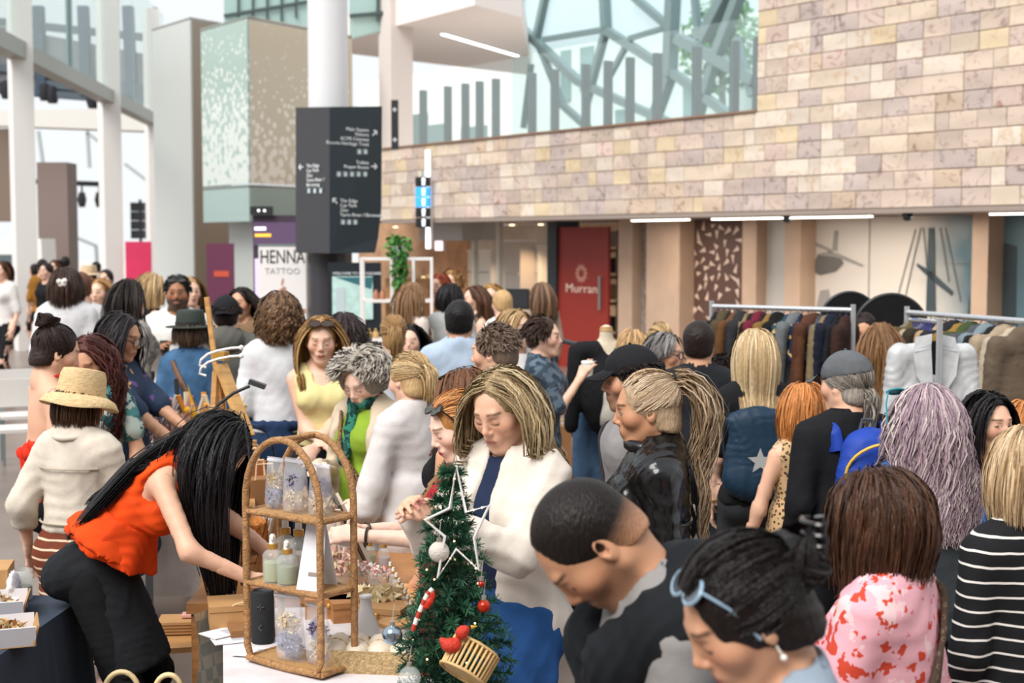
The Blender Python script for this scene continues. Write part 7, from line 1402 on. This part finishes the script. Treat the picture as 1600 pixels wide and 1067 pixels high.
e = thing('white_bow', 'crumpled white tissue bow beside the kraft carton', 'tissue', gz(22, 945, .777)); blob('tissue', [ell((0, 0, .06), (.02, .05, .07), None, .01), ell((.02, -.02, .02), (.03, .03, .03), None, .01)], .008, plain('#e2e2ea', .6), e, .006, 6)
# basket with two wooden ring handles at the very bottom
bk_ = thing('ring_handle_bag', 'bag with two pale wooden ring handles at bottom left edge', 'bag', at_z(222, 1075, .55).xy.to_3d(), .1); bp = bk_.location; 
for j, (px, r) in enumerate(((190, 27), (262, 21))):
    p = at(px, 1082, bp.y) - bp; p = Matrix.Rotation(-.1, 3, 'Z') @ p; s_ = bp.y / F_PX; MB().tube([p + Vector((r * s_ * math.cos(a), .02 * j, (r * 1.25) * s_ * math.sin(a))) for a in np.linspace(-.4, 3.54, 17)], .0095, 8).build('ring_handle', wood('#e0c898'), bk_)
zt_ = (at(226, 1100, bp.y) - bp).z; MB().box((0, .04, zt_ / 2), (.27, .16, zt_)).build('bag_body', cloth('#c9b99c'), bk_)
# wooden chair with envelopes under the stall, checked cloth
ch = thing('folding_chair', 'pale wooden folding chair seat under the stall edge', 'chair', at_z(283, 1000, .47).xy.to_3d(), .2); MB().box((0, 0, .47), (.3, .3, .022)).build('seat', wood('#c08f58'), ch)
for x in (-.13, .13):
    for y in (-.13, .13): MB().box((x, y, .23), (.03, .03, .46)).build('leg', plain('#54585c', .4, .5), ch)
    MB().box((x, .15, .7), (.03, .025, .5)).build('back_post', plain('#54585c', .4, .5), ch)
e = thing('envelope_stack', 'stack of kraft envelopes with pink slip on the chair', 'envelopes', at_z(283, 985, .485), .1)
for j in range(4): MB().box((.004 * j, -.004 * j, .008 + j * .014), (.2, .14, .011)).build('envelope', KRAFT, e)
MB().box((.05, 0, .066), (.09, .06, .01)).build('pink_slip', plain('#dfa49a', .6), e)
e = thing('checked_cloth', 'pale checked cloth hanging from corner of the stall table', 'cloth', A_ + Vector((.05, -.03, TZ + .004)), .3); n = 8; V = []; 
for i in range(n + 1):
    for j in range(n + 1): u, v = i / n, j / n; V.append((-.16 + .2 * u + .02 * math.sin(4 * v), -.12 + .2 * u + .03 * math.sin(5 * v), .03 - .34 * v - .1 * u * v))
ck = bpy.data.materials.new('check'); ck.use_nodes = True; N_ = ck.node_tree.nodes; cn = N_.new('ShaderNodeTexChecker'); cn.inputs['Scale'].default_value = 22; cn.inputs[1].default_value = (*srgb('#d8d4c6'), 1); cn.inputs[2].default_value = (*srgb('#b3b8b0'), 1); tcn = N_.new('ShaderNodeTexCoord'); ck.node_tree.links.new(tcn.outputs['Object'], cn.inputs[0]); ck.node_tree.links.new(cn.outputs[0], N_['Principled BSDF'].inputs[0])
put('drape', mesh_from(V, [[i * (n + 1) + j, (i + 1) * (n + 1) + j, (i + 1) * (n + 1) + j + 1, i * (n + 1) + j + 1] for i in range(n) for j in range(n)], True), ck, e)
for j, (px, lab) in enumerate(((8, 'white folding chair stacked at far left'), (30, 'second white folding chair beside left edge'))):
    p = at(px, HOR, 12.5 + j).xy.to_3d(); e = thing('white_chair', lab, 'chair', p, .4); MB().box((0, 0, .45), (.42, .4, .03)).build('seat', SHOE_W, e); MB().box((0, .2, .75), (.42, .03, .25)).build('backrest', SHOE_W, e)
    for x in (-.19, .19):
        MB().bar((x, .2, 0), (x, .2, .85), .025).build('leg', m_steel, e); MB().bar((x, -.18, 0), (x, -.18, .45), .025).build('leg', m_steel, e)

# ---- Christmas tree
TY = 3.85; tp = at(703, HOR, TY); xt = thing('christmas_tree', 'small green tinsel Christmas tree dressed with baubles and star', 'tree', (tp.x, TY, TZ)); TH = .72; gN = np.random.default_rng(5)
MB().tube([(0, 0, 0), (0, 0, TH)], [.012, .004], 8).build('trunk', plain('#4a3626', .8), xt); MB().lathe([(.06, 0), (.06, .012), (.015, .02)], 14).build('stand', plain('#2c3a2c', .6), xt)
mn = [mat('needle_dark', srgb('#1f4a33'), .6), mat('needle_mid', srgb('#2f6244'), .6)]
ntier = 17
for j in range(ntier):
    z = .06 + (TH - .06) * (j / (ntier - 1)) ** .95; R_ = .185 * (1 - z / (TH + .03)) + .016; nb_ = max(3, int(11 * (1 - .72 * j / ntier)))
    for q in range(nb_):
        a = q * 6.283 / nb_ + j * .9 + gN.uniform(-.2, .2); L_ = R_ * gN.uniform(.8, 1.2); n = int(110 + 620 * L_); t = gN.random(n); d = A3((math.cos(a), math.sin(a), .28)); base = t[:, None] * d * L_ + A3((0, 0, z)) - np.stack([0 * t, 0 * t, .25 * L_ * t * t], 1)
        nd = gN.normal(size=(n, 3)); nd -= (nd @ d)[:, None] * d / (d @ d) * .5; nd /= np.linalg.norm(nd, axis=1)[:, None]; nd = nd + d * .7; nd /= np.linalg.norm(nd, axis=1)[:, None]; sd_ = np.cross(nd, gN.normal(size=(n, 3))); sd_ /= np.linalg.norm(sd_, axis=1)[:, None]; ln = .026 * gN.uniform(.7, 1.2, n)[:, None]
        V = np.concatenate([base - sd_ * .0016, base + sd_ * .0016, base + nd * ln + sd_ * .0011, base + nd * ln - sd_ * .0011]); Q = np.stack([np.arange(n) + k_ * n for k_ in range(4)], 1); put('branch', mesh_np(V, Q, False), mn[(j + q) % 2], xt)
def hang(name, label, px, py, r, m, cat='bauble', Y=TY - .1, extra=None):
    e = thing(name, label, cat, at(px, py, Y)); MB().ball((0, 0, 0), r, 18, 12).build('ball', m, e); MB().lathe([(.007, r * .96), (.007, r + .01)], 10).build('cap', plain('#b9b4aa', .3, .7), e); MB().tube([(0, 0, r + .01), (.004, .02, r + .05)], .0012, 5).build('hook', plain('#b9b4aa', .3, .7), e); return e
hang('bauble', 'shiny silver blue bauble hanging left of the tree', 613, 992, .027, plain('#9fb0bd', .12, .9), Y=TY - .14); hang('bauble', 'clear glass bauble hanging low on tree front', 640, 1058, .03, m_gl, Y=TY - .16); hang('bauble', 'glittery white bauble behind the wire star', 686, 862, .028, mat('glitter', srgb('#ddd5cb'), .5, bump=.8, bscale=300)); rb = hang('bauble', 'glossy red bauble on right side of the tree', 756, 947, .018, plain('#b8301c', .15, .4)); hang('bauble', 'small red bauble above the glossy red bauble', 752, 912, .009, plain('#b8301c', .15, .4))
e = thing('candy_cane', 'striped candy cane ornament with red ribbon bow on tree', 'ornament', at(658, 955, TY - .12)); g = lambda px, py: at(px, py, TY - .12) - e.location
pth = [g(645, 985), g(652, 965), g(660, 945), g(668, 928), g(676, 920)]
for j in range(len(pth) - 1):
    for q in range(2): a, c = pth[j] + (pth[j + 1] - pth[j]) * (q / 2), pth[j] + (pth[j + 1] - pth[j]) * ((q + 1) / 2); MB().tube([a, c], .0065, 8).build('band', plain('#e8e2dc', .4) if q else plain('#b93a2a', .4), e)
blob('ribbon_bow', [ell(g(671, 940), (.012, .008, .01), None, .004), ell(g(664, 947), (.016, .006, .01), None, .004), ell(g(675, 930), (.01, .006, .016), None, .004)], .004, plain('#c8301a', .5), e, .001, 6)
# wire star with fairy lights
st_ = thing('wire_star', 'white wire star with tiny lights at top of the tree', 'star', at(714, 812, TY - .1)); cx, cy = 714, 812; PT = [(716, 738), (731, 805), (763, 789), (742, 842), (746, 892), (712, 852), (683, 903), (697, 838), (662, 812), (705, 795)]
PT = [(713, 728), (728, 800), (764, 790), (741, 840), (748, 890), (713, 858), (684, 902), (695, 838), (664, 812), (703, 794)]
for dy in (-.018, .018):
    MB().tube([at(x, y, TY - .1 + dy) - st_.location for x, y in PT], .0046, 7, closed=True).build('wire_loop', plain('#e6e2de', .4), st_)
for i, (x, y) in enumerate(PT):
    MB().tube([at(x, y, TY - .118) - st_.location, at(x, y, TY - .082) - st_.location], .0025, 6).build('cross_wire', plain('#e6e2de', .4), st_); x2, y2 = PT[(i + 1) % 10]
    for f in (.33, .7): MB().tube([at(x + (x2 - x) * f, y + (y2 - y) * f, TY - .118) - st_.location, at(x + (x2 - x) * (f + .12), y + (y2 - y) * (f + .12), TY - .082) - st_.location], .002, 5).build('cross_wire', plain('#e6e2de', .4), st_); MB().ball(at(x + (x2 - x) * f, y + (y2 - y) * f, TY - .1) - st_.location, .0028, 8, 6).build('bulb', glow('#ffdf9e', 4), st_)
lg = np.random.default_rng(3)
for j in range(18):
    z = lg.uniform(.08, .6); a = lg.uniform(3.4, 6.0); r = (.165 * (1 - z / .75) + .012) * 1.0; MB().ball((r * math.cos(a), r * math.sin(a), z), .0026, 6, 5).build('fairy_light', glow('#ffdf9e', 4), xt)
# rattan drum basket with red bird
e = thing('ornament_basket', 'slatted cane drum basket ornament hanging on the tree', 'basket', at(735, 1030, TY - .17)); Rb = Matrix.Rotation(.55, 3, 'Y') @ Matrix.Rotation(-.5, 3, 'X'); cane = mat('cane', srgb('#d3b078'), .6, vary=.15, vscale=30)
for j in range(30): a = j * 6.283 / 30; MB().bar(Rb @ Vector((.062 * math.cos(a), .05 * math.sin(a), -.045)), Rb @ Vector((.066 * math.cos(a), .054 * math.sin(a), .035)), .007, .003).build('slat', cane, e)
for j in range(24): a = j * 6.283 / 24; MB().bar(Rb @ Vector((.012 * math.cos(a), .01 * math.sin(a), .042)), Rb @ Vector((.064 * math.cos(a), .052 * math.sin(a), .036)), .008, .003).build('lid_slat', cane, e)
for z in (-.045, .035): MB().tube([Rb @ Vector((.066 * math.cos(a), .054 * math.sin(a), z)) for a in np.linspace(0, 6.283, 21)[:-1]], .004, 6, closed=True).build('hoop', cane, e)
MB().lathe([(.016, .042), (.014, .05)], 12, (0, 0, 0), Rb).build('lid_button', WOODL, e); MB().lathe([(.055, -.045), (.055, -.04)], 16, (0, 0, 0), Rb).build('bottom', cane, e)
e = thing('red_bird', 'small red bird ornament perched on the cane basket', 'ornament', at(712, 1003, TY - .2)); mr_ = mat('red_fluff', srgb('#c4321c'), .7, bump=.6, bscale=120); g = lambda px, py: at(px, py, TY - .2) - e.location
blob('body', [ell(g(706, 1008), (.026, .02, .02), None, .01), ell(g(722, 988), (.018, .015, .018), None, .01), ell(g(728, 982), (.01, .01, .008), None, .008), cone(g(700, 1010), g(690, 1000), .012, .008, .01)], .004, mr_, e, .001, 8); MB().lathe([(.006, 0), (.001, .016)], 8, g(736, 980), Matrix.Rotation(1.4, 3, 'Y')).build('beak', plain('#d8a03a', .5), e)
e = thing('red_flask', 'red flask with black cap standing behind the wire star', 'flask', at_z(671, 905, TZ + .0)); e.location = (at(671, 850, 4.35).x, 4.35, TZ); MB().lathe([(.03, 0), (.032, .34), (.026, .37)], 16).build('flask', plain('#c01f2c', .35), e); MB().lathe([(.034, .37), (.036, .43), (.03, .44)], 16).build('cap', plain('#1c1e22', .4), e)

# ---- clothes racks
def rail(name, label, a, b, h, uprights=2, m=None):
    m = m or plain('#c3c6ca', .3, .6); e = thing(name, label, 'rack', (a.x, a.y, 0)); o = Vector((a.x, a.y, 0)); A0, B0 = Vector((0, 0, h)), Vector((b.x, b.y, 0)) - o + Vector((0, 0, h))
    MB().tube([A0, B0], .018, 10).build('top_rail', m, e); d = (B0 - A0).normalized(); nn = Vector((-d.y, d.x, 0))
    for q in (A0, B0):
        MB().tube([q + Vector((0, 0, .04)), Vector((q.x, q.y, .06))], .018, 10).build('upright', m, e); MB().tube([Vector((q.x, q.y, .06)) - nn * .25, Vector((q.x, q.y, .06)) + nn * .25], .016, 8).build('foot', m, e)
        for s_ in (1, -1): MB().ball(Vector((q.x, q.y, .03)) + nn * .24 * s_, .03, 8, 6).build('castor', m_dark, e)
    MB().tube([Vector((A0.x, A0.y, .1)), Vector((B0.x, B0.y, .1))], .014, 8).build('lower_rail', m, e); return e
RH = 1.63
rA, rB = at(1112, 478, 10.4), at(1333, 485, 9.8); rail('clothes_rack', 'chrome clothes rack packed with mixed jackets, left of two', rA, rB, RH); rC, rD = at(1417, 490, 9.5), at(1610, 503, 8.4); rail('clothes_rack', 'chrome clothes rack of coats and furs, right of two', rC, rD, RH)
gm_cache = {}
def dk(h, f): return '#' + ''.join(f'{int(int(h[i:i + 2], 16) * f):02x}' for i in (1, 3, 5))
def garment_mesh(kind):
    if kind in gm_cache: return gm_cache[kind]
    if kind == 'jacket': p = [ell((0, 0, -.32), (.2, .045, .3), None, .04), cone((-.17, 0, -.1), (.17, 0, -.1), .05, .05, .04, (0, 1, 0), .8), cone((.19, 0, -.1), (.27, .0, -.6), .055, .045, .02, (0, 1, 0), .8), cone((-.19, 0, -.1), (-.27, 0, -.6), .055, .045, .02, (0, 1, 0), .8), ell((0, 0, -.04), (.08, .045, .05), None, .03)]
    elif kind == 'coat': p = [ell((0, 0, -.42), (.21, .05, .42), None, .04), cone((-.17, 0, -.1), (.17, 0, -.1), .055, .055, .04, (0, 1, 0), .85), cone((.19, 0, -.1), (.25, 0, -.65), .06, .05, .02, (0, 1, 0), .85), cone((-.19, 0, -.1), (-.25, 0, -.65), .06, .05, .02, (0, 1, 0), .85), ell((0, 0, -.04), (.09, .06, .06), None, .03)]
    else: p = [ell((0, 0, -.38), (.18, .04, .4), None, .05), cone((-.15, 0, -.1), (.15, 0, -.1), .04, .04, .04, (0, 1, 0), .7), cone((.16, 0, -.1), (.2, 0, -.3), .05, .05, .02, (0, 1, 0), .7), cone((-.16, 0, -.1), (-.2, 0, -.3), .05, .05, .02, (0, 1, 0), .7)]
    V, Q = blob_np(p, .018, .007, 2.0, len(gm_cache)); gm_cache[kind] = mesh_np(V, Q); return gm_cache[kind]
hk = MB().tube([(0, 0, -.04), (0, 0, .0), (.018, 0, .02), (.02, 0, .04), (0, 0, .055), (-.018, 0, .04)], .0035, 6).mesh(); hk.materials.append(plain('#3c4a80', .4))
bar_me = MB().tube([(-.19, 0, -.1), (0, 0, -.03), (.19, 0, -.1)], .007, 6).mesh(); bar_me.materials.append(plain('#2b2c30', .5))
def garment(kind, label, loc, rz, m, group=None, sc=1.0):
    e = thing('hanging_' + kind, label, kind if kind != 'dress' else 'dress', loc, rz, group); o = bpy.data.objects.new('garment', garment_mesh(kind)); COL.objects.link(o); o.parent = e
    if not o.data.materials: o.data.materials.append(m)
    o.material_slots[0].link = 'OBJECT'; o.material_slots[0].material = m; o.scale = (1, sc, 1)
    for nm, me in (('hook', hk), ('hanger_bar', bar_me)): c = bpy.data.objects.new(nm, me); COL.objects.link(c); c.parent = e
    return e
dl = rB - rA; rzL = math.atan2(dl.y, dl.x) + math.pi / 2
LGC = [('#1d1d20', 'black'), ('#6d5c3e', 'olive brown'), ('#2a2c24', 'dark camouflage'), ('#8a5a34', 'fur trimmed brown'), ('#3a3a3e', 'charcoal'), ('#b59a72', 'sand'), ('#17181a', 'jet black'), ('#8f1d3c', 'crimson floral'), ('#24252a', 'graphite'), ('#b08544', 'mustard edged'), ('#121315', 'long black'), ('#1a1b1d', 'matte black'), ('#2f5568', 'teal patterned'), ('#8e9498', 'silver grey'), ('#1b2a52', 'navy starry'), ('#7a4a2e', 'rust'), ('#6a3f2c', 'chestnut'), ('#5d6470', 'slate'), ('#a8936c', 'khaki'), ('#1c2438', 'midnight'), ('#20222c', 'inky'), ('#4a2e24', 'dark brown')]
for i, (c_, nm) in enumerate(LGC):
    f = .05 + .9 * i / (len(LGC) - 1); p = rA + dl * f; p.z = RH - .045; kd = ('jacket', 'coat', 'dress')[(i * 7) % 3]
    c_ = dk(c_, .68); m_ = cloth(c_) if i not in (2, 7, 12, 14) else pattern_mat('garm_' + nm.replace(' ', '_'), 'blotch', [c_, '#17181a', '#c9a66a' if i in (12, 14) else '#5a1426'], 16, thr=.58)
    garment(kd, f'{nm} {kd} hanging on the left chrome rack', p, rzL + RC_.uniform(-.15, .15), m_, 'clothes on left rack')
dr_ = rD - rC; rzR = math.atan2(dr_.y, dr_.x) + math.pi / 2
RGC = [('#8e8778', 'stone'), ('#6b5a38', 'brown'), ('#c9b89a', 'cream fur collar'), ('#3a3226', 'dark olive'), ('#d0b08a', 'tan fur'), ('#2c2b2c', 'black puffer'), ('#a8843c', 'golden'), ('#4c5a34', 'moss green'), ('#5a6066', 'steel grey'), ('#8fa0a8', 'ice blue'), ('#1d1e20', 'black'), ('#c2ad92', 'pale shearling'), ('#d8c8b0', 'ivory fur'), ('#7a6a58', 'taupe')]
for i, (c_, nm) in enumerate(RGC):
    p = rC + dr_ * (.06 + .9 * i / (len(RGC) - 1)); p.z = RH - .045; garment('coat' if i % 2 else 'jacket', f"{nm} {'coat' if i % 2 else 'jacket'} hanging on the right chrome rack", p, rzR + RC_.uniform(-.15, .15), cloth(dk(c_, .78), bump=.6 if 'fur' not in nm else 1.0), 'clothes on right rack')
# silver leather jacket displayed on its own stand
jp = at(1461, 528, 7.9); js = thing('garment_stand', 'single chrome stand pole in front of the right rack', 'stand', (jp.x, jp.y, 0)); MB().tube([(0, -.08, 0), (0, -.08, 1.68)], .017, 10).build('pole', plain('#c3c6ca', .3, .6), js); MB().tube([(0, -.08, 1.66), (0, .5, 1.64)], .014, 8).build('arm', plain('#c3c6ca', .3, .6), js); MB().lathe([(.18, 0), (.18, .02), (.03, .03)], 18, (0, -.08, 0)).build('base', m_dark, js)
for j in range(9): MB().tube([(.012, .06 + j * .045, 1.63), (-.012, .06 + j * .045, 1.66), (0, .06 + j * .045, 1.6)], .005, 5).build('blue_hanger', plain('#3b4690', .4), js)
lj = thing('silver_jacket', 'large silver grey leather biker jacket hung facing us', 'jacket', (jp.x, jp.y + .06, 1.6)); ml = mat('silver_leather', srgb('#b9bbbd'), .4, vary=.2, vscale=9, bump=.6, bscale=12, spec=.5)
blob('jacket_body', [ell((0, 0, -.36), (.21, .08, .3), None, .05), cone((-.17, 0, -.13), (.17, 0, -.13), .06, .06, .05, (0, 1, 0), .9), cone((.19, 0, -.13), (.26, -.03, -.66), .06, .048, .02), cone((-.19, 0, -.13), (-.26, -.03, -.66), .06, .048, .02), ell((0, -.05, -.1), (.05, .08, .14), None, .01, True), plane((0, 0, -.64), (0, 0, 1)) if False else ell((0, 0, -.55), (.19, .075, .12), None, .04)], .013, ml, lj, .006, 1.6)
for s_ in (1, -1):
    MB().prism([Vector((s_ * .03, -.09, -.06)), Vector((s_ * .13, -.085, -.1)), Vector((s_ * .11, -.1, -.24)), Vector((s_ * .012, -.105, -.4))], (0, .012, 0)).build('lapel', ml, lj); MB().tube([(s_ * .07, -.095, -.45), (s_ * .15, -.09, -.4)], .005, 6).build('zip', plain('#8a8d90', .25, .8), lj); MB().prism([Vector((s_ * .02, -.075, -.01)), Vector((s_ * .11, -.07, -.03)), Vector((s_ * .12, -.09, -.11)), Vector((s_ * .03, -.092, -.09))], (0, .014, 0)).build('collar', ml, lj)
MB().prism([Vector((-.035, -.06, -.05)), Vector((.035, -.06, -.05)), Vector((.03, -.07, -.33)), Vector((-.03, -.07, -.33))], (0, .01, 0)).build('lining', BLK, lj)
# black round pop-up panels
for j, (px, py, r, Y, lab) in enumerate(((1327, 502, 45, 11.6, 'round black pop-up panel behind left rack, left one'), (1392, 518, 58, 11.2, 'large round black pop-up panel behind the cream blouse woman'))):
    c = at(px, py, Y); e = thing('round_panel', lab, 'panel', (c.x, c.y, 0)); R_ = r / F_PX * Y; MB().lathe([(R_, -.01), (R_, .01)], 40, (0, 0, c.z), Matrix.Rotation(math.pi / 2, 3, 'X')).build('disc', cloth('#131315'), e); MB().tube([(R_ * math.cos(a), 0, c.z + R_ * math.sin(a)) for a in np.linspace(0, 6.283, 41)[:-1]], .015, 8, closed=True).build('rim', plain('#1f2022', .4), e); MB().tube([(0, .03, 0), (0, .03, c.z)], .02, 8).build('stand_pole', m_dark, e); MB().lathe([(.25, 0), (.25, .02)], 18, (0, .03, 0)).build('stand_base', m_dark, e)
# mannequin with black jacket, jeans rail, floor goods
mp_ = at(948, HOR, 9.6).xy.to_3d(); mq = thing('mannequin', 'headless tailor mannequin wearing a black jacket by red door', 'mannequin', mp_, .2); blob('torso_form', [ell((0, 0, 1.15), (.15, .11, .25), None, .05), cone((-.15, 0, 1.38), (.15, 0, 1.38), .05, .05, .05), cone((0, 0, 1.38), (0, 0, 1.5), .05, .045, .04)], .018, cloth('#cdbfa8'), mq); blob('jacket', [ell((0, 0, 1.08), (.18, .14, .3), None, .05), cone((-.16, 0, 1.37), (.16, 0, 1.37), .065, .065, .05), cone((.2, 0, 1.36), (.24, .02, .85), .065, .05, .03), cone((-.2, 0, 1.36), (-.24, .02, .85), .065, .05, .03), ell((0, -.1, 1.44), (.05, .07, .1), None, .01, True)], .018, BLK, mq, .005, 2); MB().lathe([(.048, 1.5), (.04, 1.53)], 14).build('neck_cap', wood('#b08a5c'), mq); MB().tube([(0, 0, 0), (0, 0, .95)], .018, 8).build('pole', m_dark, mq); MB().lathe([(.2, 0), (.2, .02)], 18).build('base', m_dark, mq)
jr = thing('black_rail', 'black metal garment rail beside the mannequin', 'rail', at(900, HOR, 10.2).xy.to_3d()); g = lambda px, py, Y: at(px, py, Y) - jr.location
MB().tube([g(868, 530, 10.4), g(935, 546, 9.9)], .018, 8).build('top_bar', m_dark, jr)
for px, Y in ((868, 10.4), (935, 9.9)): p = g(px, 540, Y); MB().tube([p, Vector((p.x, p.y, 0))], .018, 8).build('upright', m_dark, jr); MB().tube([Vector((p.x - .2, p.y, .02)), Vector((p.x + .2, p.y, .02))], .018, 8).build('foot', m_dark, jr)
jn = thing('hanging_jeans', 'pair of blue jeans hanging from the black rail', 'jeans', g(926, 590, 9.8) + jr.location); blob('denim', [cone((-.05, 0, -.12), (-.07, 0, -.78), .085, .075, .03), cone((.05, 0, -.12), (.07, 0, -.78), .085, .075, .03), ell((0, 0, -.06), (.15, .09, .12), None, .03)], .017, DENIM, jn, .004, 2); MB().tube([(.15 * math.cos(a), .09 * math.sin(a), .03) for a in np.linspace(0, 6.283, 17)[:-1]], .012, 6, closed=True).build('waistband', DENIM_D, jn); MB().tube([(0, 0, .03), (0, 0, .2)], .006, 6).build('hanger', m_dark, jn)
bench = thing('low_bench', 'low dark display bench with goods in front of red door', 'bench', at_z(895, 742, 0).xy.to_3d() + Vector((0, .8, 0)), .2); MB().box((0, 0, .3), (.9, .5, .05)).build('top', plain('#1e1e20', .6), bench)
for x in (-.4, .4): MB().box((x, 0, .14), (.05, .45, .28)).build('leg', plain('#1e1e20', .6), bench)
for j, (x, c_, lab) in enumerate(((-.25, '#d8cdbb', 'cream book lying on the low dark bench'), (.05, '#b9b4b0', 'grey book lying on the low dark bench'), (.28, '#e4e0da', 'white book lying on the low dark bench'))):
    e = thing('book', lab, 'book', bench.location + Vector((x, -.05, .325)), .3 * j); MB().box((0, 0, .02), (.2, .26, .04)).build('pages', plain('#ece6da', .7), e); MB().box((0, 0, .042), (.21, .27, .005)).build('cover', plain(c_, .5), e); MB().box((-.105, 0, .021), (.005, .27, .045)).build('spine', plain(c_, .5), e)
paper_bag('brown paper carrier bag on floor beside drinking woman', at_z(873, 745, 0) + Vector((0, .6, 0)), .26, .14, .38, .2, KRAFT_D)
e = thing('pa_speaker', 'black loudspeaker on a stand before the shop window', 'speaker', at(809, HOR, 14.2).xy.to_3d()); zc = at(809, 467, 14.2).z; MB().box((0, 0, zc), (.23, .2, .2)).build('cabinet', plain('#17191c', .6), e); MB().box((0, -.105, zc), (.2, .01, .17)).build('grille', mat('grille', srgb('#24272b'), .7, bump=.6, bscale=200), e); MB().tube([(0, 0, 0), (0, 0, zc - .1)], .02, 8).build('pole', m_dark, e)
for j in range(3): a = j * 2.09; MB().tube([(0, 0, .5), (.3 * math.cos(a), .3 * math.sin(a), 0)], .014, 6).build('leg', m_dark, e)

# ---- henna banner and white shelf
hb_ = thing('henna_banner', 'white roll-up banner reading HENNA TATTOO with painted hands', 'banner', at(441, HOR, 17.4).xy.to_3d()); bw = 74 / F_PX * 17.4; zt = at(441, 379, 17.4).z
MB().box((0, 0, zt / 2), (bw, .02, zt - .08)).build('fabric', plain('#e8e5e3', .6), hb_); MB().box((0, 0, .05), (bw + .06, .2, .1)).build('base', m_steel, hb_); MB().box((0, 0, zt - .03), (bw + .01, .03, .03)).build('top_rail', m_steel, hb_)
letters('lettering', 'HENNA', .235, Matrix.Translation((0, -.012, zt - .25)) @ Md, plain('#26262a', .6), hb_, 'CENTER', .68); letters('lettering', 'TATTOO', .105, Matrix.Translation((0, -.012, zt - .38)) @ Md, plain('#a9a7a8', .6), hb_, 'CENTER', 1.0); letters('lettering', 'NATURAL & ORGANIC', .04, Matrix.Translation((0, -.012, zt - .45)) @ Md, plain('#b5b3b3', .6), hb_, 'CENTER', 1.0) if False else None
mh = plain('#b07f68', .6)
for poly in ([(-.1, .62), (-.06, .74), (.02, .8), (.05, .77), (.0, .7), (-.04, .6)], [(-.02, 1.02 - .2), (.0, .8), (.02, .88), (-.0, .9)], [(-.22, .42), (-.02, .56), (.28, .52), (.28, .46), (.0, .47), (-.18, .36)]):
    MB().prism([Vector((x, -.013, zt - 1.33 + y)) for x, y in poly], (0, .003, 0)).build('hand_print', mh, hb_)
ws = thing('white_shelf', 'tall open white frame shelf with small goods by map kiosk', 'shelf', at(620, HOR, 14.6).xy.to_3d(), .05); sw_ = 108 / F_PX * 14.6; ht = at(620, 402, 14.6).z; mw = plain('#e9e6e3', .5)
for x in (-sw_ / 2, -.05, .24 * sw_, sw_ / 2):
    for y in (-.16, .16): MB().box((x, y, ht / 2), (.03, .03, ht)).build('upright', mw, ws)
for z in (.35, .75, 1.1, 1.5, ht - .015): MB().box((0, 0, z), (sw_, .34, .028)).build('shelf_board', mw, ws)
MB().box((.1, .17, 1.45), (.45, .01, .55)).build('back_panel', wood('#b98a5a'), ws)
RS = random.Random(8)
for j in range(11):
    z = (1.1, 1.5, .75)[j % 3] + .014; x = -sw_ / 2 + .07 + (j * .073) % (sw_ - .12); e = thing('trinket', f"{ORD[j // 3]} {('clay pot on second', 'gilt pot on upper', 'frosted vase on lower')[j % 3]} tier of white shelf", 'trinket', ws.location + Vector((x, -.05, z)), 0, 'trinkets on the white shelf'); c_ = ['#c9a66a', '#b0765a', '#dcd8d2'][j % 3]; MB().lathe([(.025, 0), (.034, .03), (.03, .06), (.018, .075 + .01 * (j % 3))], 12).build('pot', plain(c_, .5), e); MB().ball((0, 0, .09), .014, 8, 6).build('knob', plain(c_, .5), e)
pl = thing('trailing_plant', 'green trailing plant hanging on the white shelf', 'plant', ws.location + Vector((.03, -.1, ht))); MB().lathe([(.06, 0), (.085, .12)], 14).build('pot', plain('#cfd2d4', .5), pl); tag(leaf_cloud('foliage', (0, -.03, .1), np.array([.15, .1, .14]), 160, mat('plant_leaf', srgb('#4f8a3c'), .5, vary=.3), pl, .045, 2), kind='stuff'); tag(leaf_cloud('trailing_foliage', (.02, -.1, -.16), np.array([.09, .06, .28]), 170, mat('plant_leaf2', srgb('#3f7a34'), .5, vary=.3), pl, .045, 3), kind='stuff')
